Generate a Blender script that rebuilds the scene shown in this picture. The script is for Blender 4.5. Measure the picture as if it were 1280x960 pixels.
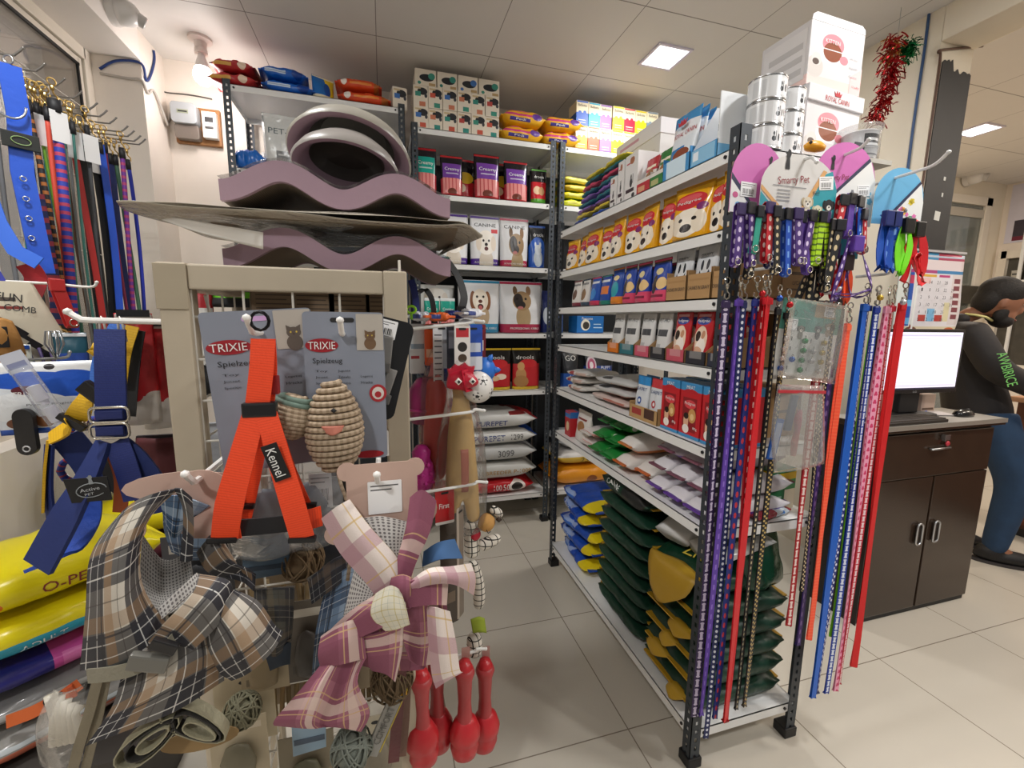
import bpy, bmesh, math, random
from mathutils import Vector, Matrix, noise
from mathutils.bvhtree import BVHTree
for o in list(bpy.data.objects): bpy.data.objects.remove(o)
SC = bpy.context.scene; COL = SC.collection
# ---------------------------------------------------------------- camera
cam = bpy.data.cameras.new('camera'); cam.sensor_width = 36; cam.lens = 36*547.4/1280; cam.clip_start = .02
camo = bpy.data.objects.new('camera', cam); COL.objects.link(camo); SC.camera = camo
_p, _y, _r = math.radians(8.39), math.radians(16.32), math.radians(.682)
_f = Vector((math.sin(_y)*math.cos(_p), math.cos(_y)*math.cos(_p), -math.sin(_p)))
_rt = Vector((math.cos(_y), -math.sin(_y), 0)); _u = _rt.cross(_f)
_R = _rt*math.cos(_r)+_u*math.sin(_r); _U = _u*math.cos(_r)-_rt*math.sin(_r)
camo.matrix_world = Matrix(((_R.x,_U.x,-_f.x,0),(_R.y,_U.y,-_f.y,0),(_R.z,_U.z,-_f.z,1.4),(0,0,0,1)))
# ---------------------------------------------------------------- world, light level
w = bpy.data.worlds.new('world'); SC.world = w; w.use_nodes = True
w.node_tree.nodes['Background'].inputs[0].default_value = (1,.98,.95,1)
w.node_tree.nodes['Background'].inputs[1].default_value = .26
vs = SC.view_settings
SC.display_settings.display_device = 'sRGB'
vs.view_transform = 'Standard'; vs.look = 'None'; vs.exposure = 0; vs.gamma = 1; vs.use_curve_mapping = False
CEIL = 2.84
LED_WATTS = 26
LEDS = [(1.53,2.31),(-.75,.95),(1.5,.5),(2.1,-.7),(-.8,-.8)]        # square panels of the shop; the last two are unseen, added for brightness
LEDS2 = [(4.3,2.4),(3.6,.4),(5.2,.8)]                                     # the room on the right
# ---------------------------------------------------------------- helpers
def lin(h):
    if not isinstance(h,str): return tuple(h)+(1,) if len(h)==3 else tuple(h)
    c=[int(h[i:i+2],16)/255 for i in (0,2,4)]
    return tuple(x/12.92 if x<=.04045 else ((x+.055)/1.055)**2.4 for x in c)+(1,)
_mc = {}
def nodes(name):
    m = bpy.data.materials.new(name); m.use_nodes = True
    return m, m.node_tree, m.node_tree.nodes['Principled BSDF']
def bumpnoise(nt, b, scale, strength, dist=.004):
    n = nt.nodes.new('ShaderNodeTexNoise'); n.inputs['Scale'].default_value = scale; n.inputs['Detail'].default_value = 3
    tc = nt.nodes.new('ShaderNodeTexCoord'); nt.links.new(tc.outputs['Object'], n.inputs['Vector'])
    bp = nt.nodes.new('ShaderNodeBump'); bp.inputs['Strength'].default_value = strength; bp.inputs['Distance'].default_value = dist
    nt.links.new(n.outputs[0], bp.inputs['Height']); nt.links.new(bp.outputs[0], b.inputs['Normal']); return n
def mat(col, rough=.5, metal=0, bump=0, scale=60, var=.06, emit=0):
    k = (col,rough,metal,bump,scale,var,emit)
    if k in _mc: return _mc[k]
    m, nt, b = nodes('mat_%s' % (col if isinstance(col,str) else 'c')); c = lin(col)
    b.inputs['Roughness'].default_value = rough; b.inputs['Metallic'].default_value = metal
    n = nt.nodes.new('ShaderNodeTexNoise'); n.inputs['Scale'].default_value = 14; n.inputs['Detail'].default_value = 2
    tc = nt.nodes.new('ShaderNodeTexCoord'); nt.links.new(tc.outputs['Object'], n.inputs['Vector'])
    mx = nt.nodes.new('ShaderNodeMix'); mx.data_type='RGBA'
    mx.inputs[6].default_value = tuple(x*(1-var) for x in c[:3])+(1,); mx.inputs[7].default_value = tuple(min(1,x*(1+var)) for x in c[:3])+(1,)
    nt.links.new(n.outputs[0], mx.inputs[0]); nt.links.new(mx.outputs[2], b.inputs['Base Color'])
    if bump: bumpnoise(nt, b, scale, bump)
    if emit: b.inputs['Emission Color'].default_value = c; b.inputs['Emission Strength'].default_value = emit
    _mc[k] = m; return m
def film(alpha=.25, tint='ffffff', rough=.08, bump=.25, scale=18, gloss=.55):
    k = ('film',alpha,tint,rough,bump,scale,gloss)
    if k in _mc: return _mc[k]
    m, nt, b = nodes('clear_film'); N = nt.nodes
    tr = N.new('ShaderNodeBsdfTransparent'); gl = N.new('ShaderNodeBsdfGlossy'); gl.inputs['Roughness'].default_value = rough
    df = N.new('ShaderNodeBsdfDiffuse'); df.inputs[0].default_value = lin(tint)
    fr = N.new('ShaderNodeFresnel'); fr.inputs[0].default_value = 1.35
    n = N.new('ShaderNodeTexNoise'); n.inputs['Scale'].default_value = scale; n.inputs['Detail'].default_value = 4; n.inputs['Distortion'].default_value = 1
    tc = N.new('ShaderNodeTexCoord'); nt.links.new(tc.outputs['Object'], n.inputs['Vector'])
    bp = N.new('ShaderNodeBump'); bp.inputs['Strength'].default_value = bump; bp.inputs['Distance'].default_value = .01
    nt.links.new(n.outputs[0], bp.inputs['Height'])
    for x in (gl, fr): nt.links.new(bp.outputs[0], x.inputs['Normal'])
    a = N.new('ShaderNodeMixShader'); a.inputs[0].default_value = alpha
    nt.links.new(tr.outputs[0], a.inputs[1]); nt.links.new(df.outputs[0], a.inputs[2])
    sc_ = N.new('ShaderNodeMath'); sc_.operation='MULTIPLY'; sc_.inputs[1].default_value=gloss; nt.links.new(fr.outputs[0], sc_.inputs[0])
    c = N.new('ShaderNodeMixShader'); nt.links.new(sc_.outputs[0], c.inputs[0]); nt.links.new(a.outputs[0], c.inputs[1]); nt.links.new(gl.outputs[0], c.inputs[2])
    nt.links.new(c.outputs[0], N['Material Output'].inputs[0]); _mc[k] = m; return m
def pmat(base, shapes=(), rough=.45, rep=None, bump=0, scale=60, metal=0, bdist=.004):
    """printed surface: rectangles ('r') and ellipses ('e') of colour in the object's UV; ('q') = rectangle mixed half"""
    k = (base,tuple(shapes),rough,rep,bump,scale,metal)
    if k in _mc: return _mc[k]
    m, nt, b = nodes('print_'+base); N, L = nt.nodes, nt.links
    b.inputs['Roughness'].default_value = rough; b.inputs['Metallic'].default_value = metal
    uv = N.new('ShaderNodeUVMap'); src = uv.outputs[0]
    if rep:
        mu = N.new('ShaderNodeVectorMath'); mu.operation='MULTIPLY'; mu.inputs[1].default_value=(rep[0],rep[1],1); L.new(src,mu.inputs[0])
        fr = N.new('ShaderNodeVectorMath'); fr.operation='FRACTION'; L.new(mu.outputs[0],fr.inputs[0]); src = fr.outputs[0]
    sx = N.new('ShaderNodeSeparateXYZ'); L.new(src, sx.inputs[0])
    prev = None; basec = lin(base)
    for s in shapes:
        t, u0, v0, u1, v1, c = s[:6]; alpha = s[6] if len(s)>6 else (.5 if t=='q' else 1)
        if t in 'rq':
            fs=[]
            for o, a, d in ((0,u0,u1),(1,v0,v1)):
                cm = N.new('ShaderNodeMath'); cm.operation='COMPARE'; L.new(sx.outputs[o], cm.inputs[0])
                cm.inputs[1].default_value=(a+d)/2; cm.inputs[2].default_value=abs(d-a)/2; fs.append(cm)
            f = N.new('ShaderNodeMath'); f.operation='MULTIPLY'; L.new(fs[0].outputs[0],f.inputs[0]); L.new(fs[1].outputs[0],f.inputs[1]); fo=f.outputs[0]
        else:
            ma = N.new('ShaderNodeVectorMath'); ma.operation='MULTIPLY_ADD'; L.new(src, ma.inputs[0])
            ma.inputs[1].default_value=(1/u1,1/v1,0); ma.inputs[2].default_value=(-u0/u1,-v0/v1,0)
            le = N.new('ShaderNodeVectorMath'); le.operation='LENGTH'; L.new(ma.outputs[0], le.inputs[0])
            f = N.new('ShaderNodeMath'); f.operation='LESS_THAN'; f.inputs[1].default_value=1; L.new(le.outputs['Value'], f.inputs[0]); fo=f.outputs[0]
        if alpha<1:
            g = N.new('ShaderNodeMath'); g.operation='MULTIPLY'; g.inputs[1].default_value=alpha; L.new(fo,g.inputs[0]); fo=g.outputs[0]
        mx = N.new('ShaderNodeMix'); mx.data_type='RGBA'; L.new(fo, mx.inputs[0])
        if prev: L.new(prev, mx.inputs[6])
        else: mx.inputs[6].default_value = basec
        mx.inputs[7].default_value = lin(c); prev = mx.outputs[2]
    if prev: L.new(prev, b.inputs['Base Color'])
    else: b.inputs['Base Color'].default_value = basec
    if bump: bumpnoise(nt, b, scale, bump, bdist)
    _mc[k] = m; return m

class G:
    """collects boxes, tubes, ribbons, sheets and lathes for ONE mesh"""
    def __init__(s): s.v=[]; s.f=[]; s.uv=[]
    def add(s, vs, fs, uvs=None):
        n=len(s.v); s.v+= [Vector(p) for p in vs]; s.f+=[[i+n for i in f] for f in fs]; s.uv+= uvs if uvs else [None]*len(fs); return s
    def box(s,x0,x1,y0,y1,z0,z1):
        return s.add([(x0,y0,z0),(x1,y0,z0),(x1,y1,z0),(x0,y1,z0),(x0,y0,z1),(x1,y0,z1),(x1,y1,z1),(x0,y1,z1)],
          [(0,3,2,1),(4,5,6,7),(0,1,5,4),(1,2,6,5),(2,3,7,6),(3,0,4,7)])
    def tube(s,pts,r,n=8,cap=True,closed=False,uvk=None):
        pts=[Vector(p) for p in pts]; rr = r if isinstance(r,(list,tuple)) else [r]*len(pts); N=len(pts)
        vs=[]; fs=[]; uvs=[]; prev=None; d=0; ds=[]
        for i,p in enumerate(pts):
            if i: d+=(p-pts[i-1]).length
            ds.append(d)
            a=pts[(i-1)%N] if (closed or i>0) else p; c=pts[(i+1)%N] if (closed or i<N-1) else p
            t=(c-a); t=t.normalized() if t.length>1e-9 else Vector((0,0,1))
            if prev is None: x=t.orthogonal().normalized()
            else: x=(prev-t*prev.dot(t)); x=x.normalized() if x.length>1e-6 else t.orthogonal().normalized()
            prev=x; y=t.cross(x)
            vs+=[p+(x*math.cos(2*math.pi*k/n)+y*math.sin(2*math.pi*k/n))*rr[i] for k in range(n)]
        M=N if closed else N-1
        for i in range(M):
            j=(i+1)%N
            for k in range(n):
                l=(k+1)%n; fs.append((i*n+k,i*n+l,j*n+l,j*n+k)); d1=ds[j] if j else ds[i]+.01
                uvs.append([(k/n,ds[i]),((k+1)/n,ds[i]),((k+1)/n,d1),(k/n,d1)])
        if cap and not closed:
            fs.append(tuple(range(n))[::-1]); fs.append(tuple(range((N-1)*n,N*n))); uvs+= [[(0,0)]*n]*2
        return s.add(vs,fs,uvs)
    def ribbon(s,pts,side,wd,th=.0015,closed=False):
        """strap: pts path, side = width direction (one vector or one per point); uv u across, v along in metres"""
        pts=[Vector(p) for p in pts]; N=len(pts); sd=[Vector(side)]*N if not isinstance(side,list) else [Vector(q) for q in side]
        wds = wd if isinstance(wd,list) else [wd]*N
        vs=[]; fs=[]; uvs=[]; d=0; ds=[]
        for i,p in enumerate(pts):
            if i: d+=(p-pts[i-1]).length
            ds.append(d)
            a=pts[(i-1)%N] if (closed or i>0) else p; c=pts[(i+1)%N] if (closed or i<N-1) else p
            t=(c-a).normalized(); e=sd[i]-t*sd[i].dot(t); e=e.normalized() if e.length>1e-6 else t.orthogonal(); n=t.cross(e).normalized()
            h=wds[i]/2; q=th/2
            vs+=[p-e*h-n*q,p+e*h-n*q,p+e*h+n*q,p-e*h+n*q]
        for i in range(N if closed else N-1):
            j=(i+1)%N; d1=ds[j] if j else ds[i]+.01
            for k in range(4):
                l=(k+1)%4; fs.append((i*4+k,i*4+l,j*4+l,j*4+k)); u=(0,1) if k==0 else ((1,0) if k==2 else (1,1) if k==1 else (0,0))
                uvs.append([(u[0],ds[i]),(u[1],ds[i]),(u[1],d1),(u[0],d1)])
        if not closed: fs+=[(3,2,1,0),tuple(range(4*N-4,4*N))]; uvs+=[[(0,0)]*4]*2
        return s.add(vs,fs,uvs)
    def lathe(s,prof,n=24,c=(0,0,0),sx=1,sy=1):
        vs=[];fs=[]; N=len(prof); cx,cy,cz=c
        for r,z in prof: vs+=[(cx+r*sx*math.cos(2*math.pi*k/n),cy+r*sy*math.sin(2*math.pi*k/n),cz+z) for k in range(n)]
        for i in range(N-1):
            for k in range(n): l=(k+1)%n; fs.append((i*n+k,i*n+l,(i+1)*n+l,(i+1)*n+k))
        if prof[0][0]>1e-6: fs.append(tuple(range(n))[::-1])
        if prof[-1][0]>1e-6: fs.append(tuple(range((N-1)*n,N*n)))
        return s.add(vs,fs)
    def sheet(s,rows,th=.002,sub=4,us=1,vs_=1):
        """smooth cloth through a grid of control points; uv in metres"""
        def cr(P,t):
            n=len(P)-1; i=min(int(t),n-1); f=t-i; g=lambda k:P[max(0,min(n,k))]
            a,b,c,d=g(i-1),g(i),g(i+1),g(i+2)
            return (b*2+(c-a)*f+(a*2-b*5+c*4-d)*f*f+(b*3-a-c*3+d)*f**3)*.5
        rows=[[Vector(p) for p in r] for r in rows]; nr=(len(rows)-1)*sub+1; nc=(len(rows[0])-1)*sub+1
        R1=[[cr(r,k/sub) for k in range(nc)] for r in rows]
        P=[[cr([R1[j][k] for j in range(len(rows))],i/sub) for k in range(nc)] for i in range(nr)]
        Lu=sum((rows[len(rows)//2][k+1]-rows[len(rows)//2][k]).length for k in range(len(rows[0])-1)); Lv=sum((rows[j+1][len(rows[0])//2]-rows[j][len(rows[0])//2]).length for j in range(len(rows)-1))
        nn=[[None]*nc for _ in range(nr)]
        for i in range(nr):
            for k in range(nc):
                du=P[i][min(k+1,nc-1)]-P[i][max(k-1,0)]; dv=P[min(i+1,nr-1)][k]-P[max(i-1,0)][k]; q=du.cross(dv)
                nn[i][k]=q.normalized() if q.length>1e-12 else Vector((0,-1,0))
        A=[P[i][k]+nn[i][k]*th/2 for i in range(nr) for k in range(nc)]; B=[P[i][k]-nn[i][k]*th/2 for i in range(nr) for k in range(nc)]
        n0=nr*nc; fs=[]; uvs=[]; U=lambda i,k:(k/(nc-1)*Lu*us,(1-i/(nr-1))*Lv*vs_)
        for i in range(nr-1):
            for k in range(nc-1):
                a,b,c,d=i*nc+k,i*nc+k+1,(i+1)*nc+k+1,(i+1)*nc+k; q=[U(i,k),U(i,k+1),U(i+1,k+1),U(i+1,k)]
                fs.append((a,b,c,d)); uvs.append(q); fs.append((d+n0,c+n0,b+n0,a+n0)); uvs.append(q[::-1])
        bd=[(0,k) for k in range(nc)]+[(i,nc-1) for i in range(1,nr)]+[(nr-1,k) for k in range(nc-2,-1,-1)]+[(i,0) for i in range(nr-2,0,-1)]
        for q in range(len(bd)):
            (i,k),(j,l)=bd[q],bd[(q+1)%len(bd)]; a=i*nc+k; b=j*nc+l; fs.append((b,a,a+n0,b+n0)); uvs.append([U(j,l),U(i,k),U(i,k),U(j,l)])
        return s.add(A+B,fs,uvs)
    def extrude(s,poly,y0,y1):
        """outline in x,z given thickness from y0 to y1 (n-gon)"""
        n=len(poly); vs=[(x,y0,z) for x,z in poly]+[(x,y1,z) for x,z in poly]
        return s.add(vs,[tuple(range(n)),tuple(range(2*n-1,n-1,-1))]+[(i,i+n,(i+1)%n+n,(i+1)%n) for i in range(n)])
    def xf(s,M):
        s.v=[M@p for p in s.v]; return s
    def mesh(s,name,mats,bevel=0,smooth=None,planar=False,solid=0):
        me=bpy.data.meshes.new(name); bm=bmesh.new(); V=[bm.verts.new(p) for p in s.v]; ul=bm.loops.layers.uv.new('UVMap'); 
        for f,u in zip(s.f,s.uv):
            try: fa=bm.faces.new([V[i] for i in f])
            except ValueError: continue
            if u:
                for l,q in zip(fa.loops,u): l[ul].uv=q
        if planar:
            xs=[p.x for p in s.v]; zs=[p.z for p in s.v]; x0,dx=min(xs),max(xs)-min(xs) or 1; z0,dz=min(zs),max(zs)-min(zs) or 1
            bm.normal_update()
            for fa in bm.faces:
                n=fa.normal
                for l in fa.loops:
                    p=l.vert.co; l[ul].uv=(-3 if (planar!='all' and abs(n.x)>.75) else (p.x-x0)/dx, 5 if (planar!='all' and abs(n.z)>.8) else (p.z-z0)/dz)
        if bevel: bmesh.ops.bevel(bm,geom=list(bm.edges),offset=bevel,segments=2,affect='EDGES',profile=.6,clamp_overlap=True)
        bmesh.ops.recalc_face_normals(bm,faces=list(bm.faces))
        sm = (smooth if smooth is not None else False)
        for fa in bm.faces: fa.smooth=bool(sm)
        bm.to_mesh(me); bm.free()
        me.materials.append(mats)
        if sm and sm is not True: me.set_sharp_from_angle(angle=math.radians(sm))
        return me
def empty(name,loc=(0,0,0),rz=0,rx=0,ry=0):
    o=bpy.data.objects.new(name,None); o.empty_display_size=.05; o.location=loc; o.rotation_euler=(rx,ry,rz); COL.objects.link(o); return o
def tag(o,label,cat,group=None,kind=None):
    o['label']=label; o['category']=cat
    if group: o['group']=group
    if kind: o['kind']=kind
    return o
def thing(name,label,cat,loc=(0,0,0),rz=0,group=None,rx=0,ry=0):
    return tag(empty(name,loc,rz,rx,ry),label,cat,group)
def put(name,me,parent=None,loc=(0,0,0),rot=(0,0,0),label=None):
    o=bpy.data.objects.new(name,me); o.location=loc; o.rotation_euler=rot; COL.objects.link(o)
    if parent: o.parent=parent
    if label: o['label']=label
    return o
def struct(name,me,parent=None):
    o=put(name,me,parent)
    if not parent: o['kind']='structure'
    return o
def dup(t,loc=None,rz=None,label=None,group=None):
    c=t.copy(); COL.objects.link(c)
    if loc is not None: c.location=loc
    if rz is not None: c.rotation_euler[2]=rz
    if label: c['label']=label
    if group: c['group']=group
    for ch in list(t.children):
        d=ch.copy(); COL.objects.link(d); d.parent=c
        for g in list(ch.children): e=g.copy(); COL.objects.link(e); e.parent=d
    return c
ORD=['first','second','third','fourth','fifth','sixth','seventh','eighth','ninth','tenth','eleventh','twelfth','thirteenth','fourteenth','fifteenth','sixteenth','seventeenth','eighteenth','nineteenth','twentieth']
_tc={}
def textflat(s,shear=0,sp=1):
    k=(s,shear,sp)
    if k not in _tc:
        cu=bpy.data.curves.new('t','FONT'); cu.body=s; cu.size=1; cu.resolution_u=2; cu.shear=shear; cu.space_character=sp; cu.align_x='CENTER'
        o=bpy.data.objects.new('t',cu); COL.objects.link(o); dg=bpy.context.evaluated_depsgraph_get()
        me=bpy.data.meshes.new_from_object(o.evaluated_get(dg)); bpy.data.objects.remove(o)
        V=[v.co.copy() for v in me.vertices]; F=[list(p.vertices) for p in me.polygons]
        x0=min(v.x for v in V);x1=max(v.x for v in V);y0=min(v.y for v in V);y1=max(v.y for v in V)
        _tc[k]=([((v.x-(x0+x1)/2),(v.y-(y0+y1)/2)) for v in V],F,x1-x0,y1-y0); bpy.data.meshes.remove(me)
    return _tc[k]
_lc={}
def lettering(parent,s,cx,cz,wd,ht,m,y=0,surf=None,rot=0,off=.0012,shear=0,bold=0,name='lettering',sp=1,key=None):
    """words in the part's x,z plane facing -y, ht tall and wd wide, laid on plane y or on the surface surf (a BVH)"""
    kk=(key,s,cx,cz,wd,ht,m.name,y,rot,off,shear,sp) if key else None
    if kk and kk in _lc: return put(name,_lc[kk],parent)
    P,F,W,Hh=textflat(s,shear,sp); g=G(); c,sn=math.cos(rot),math.sin(rot); vs=[]
    for px,py in P:
        a,b=px/W*wd,py/Hh*ht; x=cx+a*c-b*sn; z=cz+a*sn+b*c; yy=y
        if surf:
            h=surf.ray_cast(Vector((x,-5,z)),Vector((0,1,0)))
            yy=h[0].y if h[0] else (vs[-1][1]+off if vs else y)
        vs.append((x,yy-off,z))
    g.add(vs,F); me=g.mesh('lettering',m)
    if kk: _lc[kk]=me
    return put(name,me,parent)
def bvh(g): return BVHTree.FromPolygons([tuple(p) for p in g.v],g.f)
def ell(cx,cz,rx,rz,n=20,a0=0,a1=360):
    return [(cx+rx*math.cos(math.radians(a0+(a1-a0)*i/n)),cz+rz*math.sin(math.radians(a0+(a1-a0)*i/n))) for i in range(n+(0 if a1-a0==360 else 1))]
def rrect(w,h,r,n=4,cx=0,cz=0):
    o=[]
    for sx,sz,a in ((1,1,0),(-1,1,90),(-1,-1,180),(1,-1,270)):
        for i in range(n+1):
            t=math.radians(a+90*i/n); o.append((cx+sx*(w/2-r)+r*math.cos(t),cz+sz*(h/2-r)+r*math.sin(t)))
    return o
def barcode(parent,cx,cz,w,h,y,name='price_sticker',rot=0,lines=True):
    """white price sticker with printed lines and bars"""
    g=G(); g.extrude([(x,z) for x,z in rrect(w,h,.001,1)],-.0004,.0004); 
    sh=[('r',.08,.84,.9,.88,'555555'),('r',.08,.72,.7,.76,'555555')]
    if lines: sh+=[('r',.1+i*.06,.2,.1+i*.06+(.035 if i%3 else .02),.55,'222222') for i in range(13)]+[('r',.1,.08,.8,.14,'444444')]
    o=put(name,g.mesh('price_sticker',pmat('f2f2f2',sh,.5),planar='all'),parent,(cx,y,cz),(0,-rot,0)); return o

def gpouch(w,h,d,seed=0,taper=.06,wr=.003,nu=14,nv=18,seal=.1,full=2.6,lay=False):
    """stand-up pouch, base on z=0, front towards -y, pinched into a flat seal at the top"""
    g=G(); vs=[]; fs=[]; per=2*nu
    for j in range(nv+1):
        v=j/nv; z=v*h
        q=max(0,1-max(0,(v-.12)/(1-seal-.12)))if v>.12 else 1
        t=d/2*(q**.62 if q>0 else 0)+.0012
        ww=w/2*(1-taper*max(0,1-v/.9)) if not lay else w/2
        if v<.06: t*=.86+.14*v/.06; 
        for k in range(per):
            if k<=nu: u=-1+2*k/nu; s=-1
            else: u=1-2*(k-nu)/nu; s=1
            prof=max(0,1-abs(u)**full)**.5
            n=noise.noise(Vector((u*2.2+seed*7.1,v*3.4+s*5,seed*1.3)))*wr*(1 if v<1-seal else .4)*(1 if abs(u)<.98 else .2)
            n2=noise.noise(Vector((u*5+seed*3.3,v*7+s*9,seed*2.3+4)))*wr*.55
            vs.append((u*ww+n*.5,s*t*prof+(n+n2)*(1 if prof>.05 else .3)*(-s if s<0 else 1)*.9,z+.001+(0 if v<.9 else n*.6)))
    for j in range(nv):
        for k in range(per): l=(k+1)%per; fs.append((j*per+k,j*per+l,(j+1)*per+l,(j+1)*per+k))
    fs.append(tuple(range(per))[::-1]); fs.append(tuple(range(nv*per,nv*per+per)))
    return g.add(vs,fs)
def gsack(L,W,T,seed=0,wr=.006,nx=22,n=20,e=3.0,crimp=.07,py=.5):
    """sack lying on z=0: length x, width y, thickness z, ends drawn into flat crimps"""
    g=G(); vs=[]; fs=[]
    for i in range(nx+1):
        s=-1+2*i/nx; a=abs(s); k=max(0,1-max(0,(a-.35)/(1-crimp-.35))**3.2) if a<1-crimp else 0
        th=T/2*(k**.5)+.0015; wy=W/2*(1-.10*(1-k**.5) if k>0 else .9)
        for j in range(n):
            t=2*math.pi*j/n; c,sn=math.cos(t),math.sin(t)
            y=wy*abs(c)**(2/e)*(1 if c>=0 else -1); z=th*abs(sn)**(2/e)*(1 if sn>=0 else -1)
            q=noise.noise(Vector((s*3+seed*5.7,y/W*4,z/T*1.5+seed)))*wr+noise.noise(Vector((s*9+seed*2.7,y/W*9,z/T*4+seed)))*wr*.5
            zz=T/2+z+(q if k>.05 else q*1.3)
            vs.append((s*L/2+ (q*.8 if a>.9 else 0),y+q*(1 if c>=0 else -1),zz))
    a0=min(q[2] for q in vs); a1=max(q[2] for q in vs); vs=[(q[0],q[1],.0004+(q[2]-a0)/(a1-a0)*(T-.0008)) for q in vs]
    for i in range(nx):
        for j in range(n): l=(j+1)%n; fs.append((i*n+j,i*n+l,(i+1)*n+l,(i+1)*n+j))
    fs.append(tuple(range(n))[::-1]); fs.append(tuple(range(nx*n,nx*n+n)))
    return g.add(vs,fs)
_pc={}
def up(l): return (l[0],l[1],l[2]+.0012)
def pouch(name,label,cat,loc,rz,w,h,d,m,group=None,seed=0,texts=(),rx=0,ry=0,sealm=None,body='bag_body',full=2.6,wr=.003,taper=.06):
    """a filled pouch: body, folded top seal and the words printed on it"""
    k=(round(w,3),round(h,3),round(d,3),seed%4,m.name,full,taper)
    if k not in _pc:
        g=gpouch(w,h,d,seed%4,full=full,wr=wr,taper=taper); s=G()
        s.box(-w/2*.97,w/2*.97,-.0022,.0022,h*.95,h*.995)
        _pc[k]=(g.mesh(body,m,smooth=True,planar='all'),bvh(g),s.mesh('top_seal',sealm or m,bevel=.0008))
    me,sf,sl=_pc[k]
    t=thing(name,label,cat,up(loc),rz,group,rx,ry); put(body,me,t); put('top_seal',sl,t)
    for (s,cx,cz,wd,ht,tm) in texts: lettering(t,s,cx*w,cz*h,wd*w,ht*h,tm,surf=sf,key=k)
    return t
def sack(name,label,cat,loc,rz,L,W,T,m,group=None,seed=0,texts=(),rx=0,ry=0,endm=None,wr=.006,e=3.0,planar='all'):
    k=(round(L,3),round(W,3),round(T,3),seed%5,m.name,wr,e)
    if k not in _pc:
        g=gsack(L,W,T,seed%5,wr,e=e); s=G()
        s.box(-.012,.012,-W*.40,W*.40,T/2-.003,T/2+.003)
        _pc[k]=(g.mesh('sack_body',m,smooth=True,planar=planar),bvh(g),s.mesh('end_seam',endm or m,bevel=.001))
    me,sf,sl=_pc[k]
    t=thing(name,label,cat,up(loc),rz,group,rx,ry); put('sack_body',me,t); put('end_seam',sl,t,(-L/2,0,0)); put('end_seam',sl,t,(L/2,0,0))
    for (s,cx,cz,wd,ht,tm) in texts: lettering(t,s,cx*L,cz*T,wd*L,ht*T,tm,surf=sf,key=k,off=.002)
    return t
def carton(name,label,cat,loc,rz,w,h,d,m,group=None,texts=(),flap=None,rx=0,ry=0,toptab=False):
    """printed carton: body, glued top flap with its seam, words on the front (-y)"""
    k=('carton',round(w,3),round(h,3),round(d,3),m.name,toptab)
    if k not in _pc:
        g=G().box(-w/2,w/2,-d/2,d/2,0,h); s=G()
        s.box(-w/2+.002,w/2-.002,-d/2+.001,d*.2,h,h+.0012); s.box(-w/2+.004,w/2-.004,-d/2-.0009,-d/2,h*.93,h*.985)
        _pc[k]=(g.mesh('carton_body',m,bevel=.0012,planar=True),s.mesh('top_flap',flap or m))
    a,b=_pc[k]; t=thing(name,label,cat,up(loc),rz,group,rx,ry); put('carton_body',a,t); put('top_flap',b,t)
    for (s,cx,cz,wd,ht,tm) in texts: lettering(t,s,cx*w,cz*h,wd*w,ht*h,tm,y=-d/2,key=k)
    return t
WHITE=mat('e9e9e6',.45); BLACK=mat('101012',.5); STEEL=mat('b9bcc0',.3,1); INK=mat('1a1a1c',.6); REDI=mat('c4161c',.5)

# ---------------------------------------------------------------- the shop: floor, ceiling, walls, beams
def gridmat(name,base,line,T,ox,oy,wx,wy,rough,bump=0,mott=.05,spec=.5):
    m, nt, b = nodes(name); N,L=nt.nodes,nt.links; b.inputs['Roughness'].default_value=rough; b.inputs['Specular IOR Level'].default_value=spec
    ge=N.new('ShaderNodeNewGeometry'); sx=N.new('ShaderNodeSeparateXYZ'); L.new(ge.outputs['Position'],sx.inputs[0]); fs=[]
    for k,o,wd in ((0,ox,wx),(1,oy,wy)):
        a=N.new('ShaderNodeMath'); a.operation='SUBTRACT'; a.inputs[1].default_value=o-T/2; L.new(sx.outputs[k],a.inputs[0])
        d=N.new('ShaderNodeMath'); d.operation='FLOORED_MODULO'; d.inputs[1].default_value=T; L.new(a.outputs[0],d.inputs[0])
        c=N.new('ShaderNodeMath'); c.operation='COMPARE'; c.inputs[1].default_value=T/2; c.inputs[2].default_value=wd/2; L.new(d.outputs[0],c.inputs[0]); fs.append(c)
    mx=N.new('ShaderNodeMath'); mx.operation='MAXIMUM'; L.new(fs[0].outputs[0],mx.inputs[0]); L.new(fs[1].outputs[0],mx.inputs[1])
    no=N.new('ShaderNodeTexNoise'); no.inputs['Scale'].default_value=3; no.inputs['Detail'].default_value=5; L.new(ge.outputs['Position'],no.inputs['Vector'])
    c=lin(base); m1=N.new('ShaderNodeMix'); m1.data_type='RGBA'; L.new(no.outputs[0],m1.inputs[0])
    m1.inputs[6].default_value=tuple(x*(1-mott) for x in c[:3])+(1,); m1.inputs[7].default_value=tuple(min(1,x*(1+mott)) for x in c[:3])+(1,)
    m2=N.new('ShaderNodeMix'); m2.data_type='RGBA'; L.new(mx.outputs[0],m2.inputs[0]); L.new(m1.outputs[2],m2.inputs[6]); m2.inputs[7].default_value=lin(line)
    L.new(m2.outputs[2],b.inputs['Base Color'])
    bp=N.new('ShaderNodeBump'); bp.inputs['Strength'].default_value=.4; bp.inputs['Distance'].default_value=.002; bp.invert=True; L.new(mx.outputs[0],bp.inputs['Height']); L.new(bp.outputs[0],b.inputs['Normal'])
    return m
FLOORM=gridmat('floor_tiles','c6bfb2','857b6d',.598,.773,1.157,.004,.004,.22)
CEILM=gridmat('ceiling_boards','d9d5d0','8b8580',.6,-.592,2.60,.004,.006,.6,mott=.03)
WALLM=mat('ece3d8',.7,bump=.15,scale=9,var=.03); WALLC=mat('e6dcc8',.7,bump=.12,scale=9,var=.03); BEAMM=mat('ebe5de',.7,var=.02)
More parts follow.
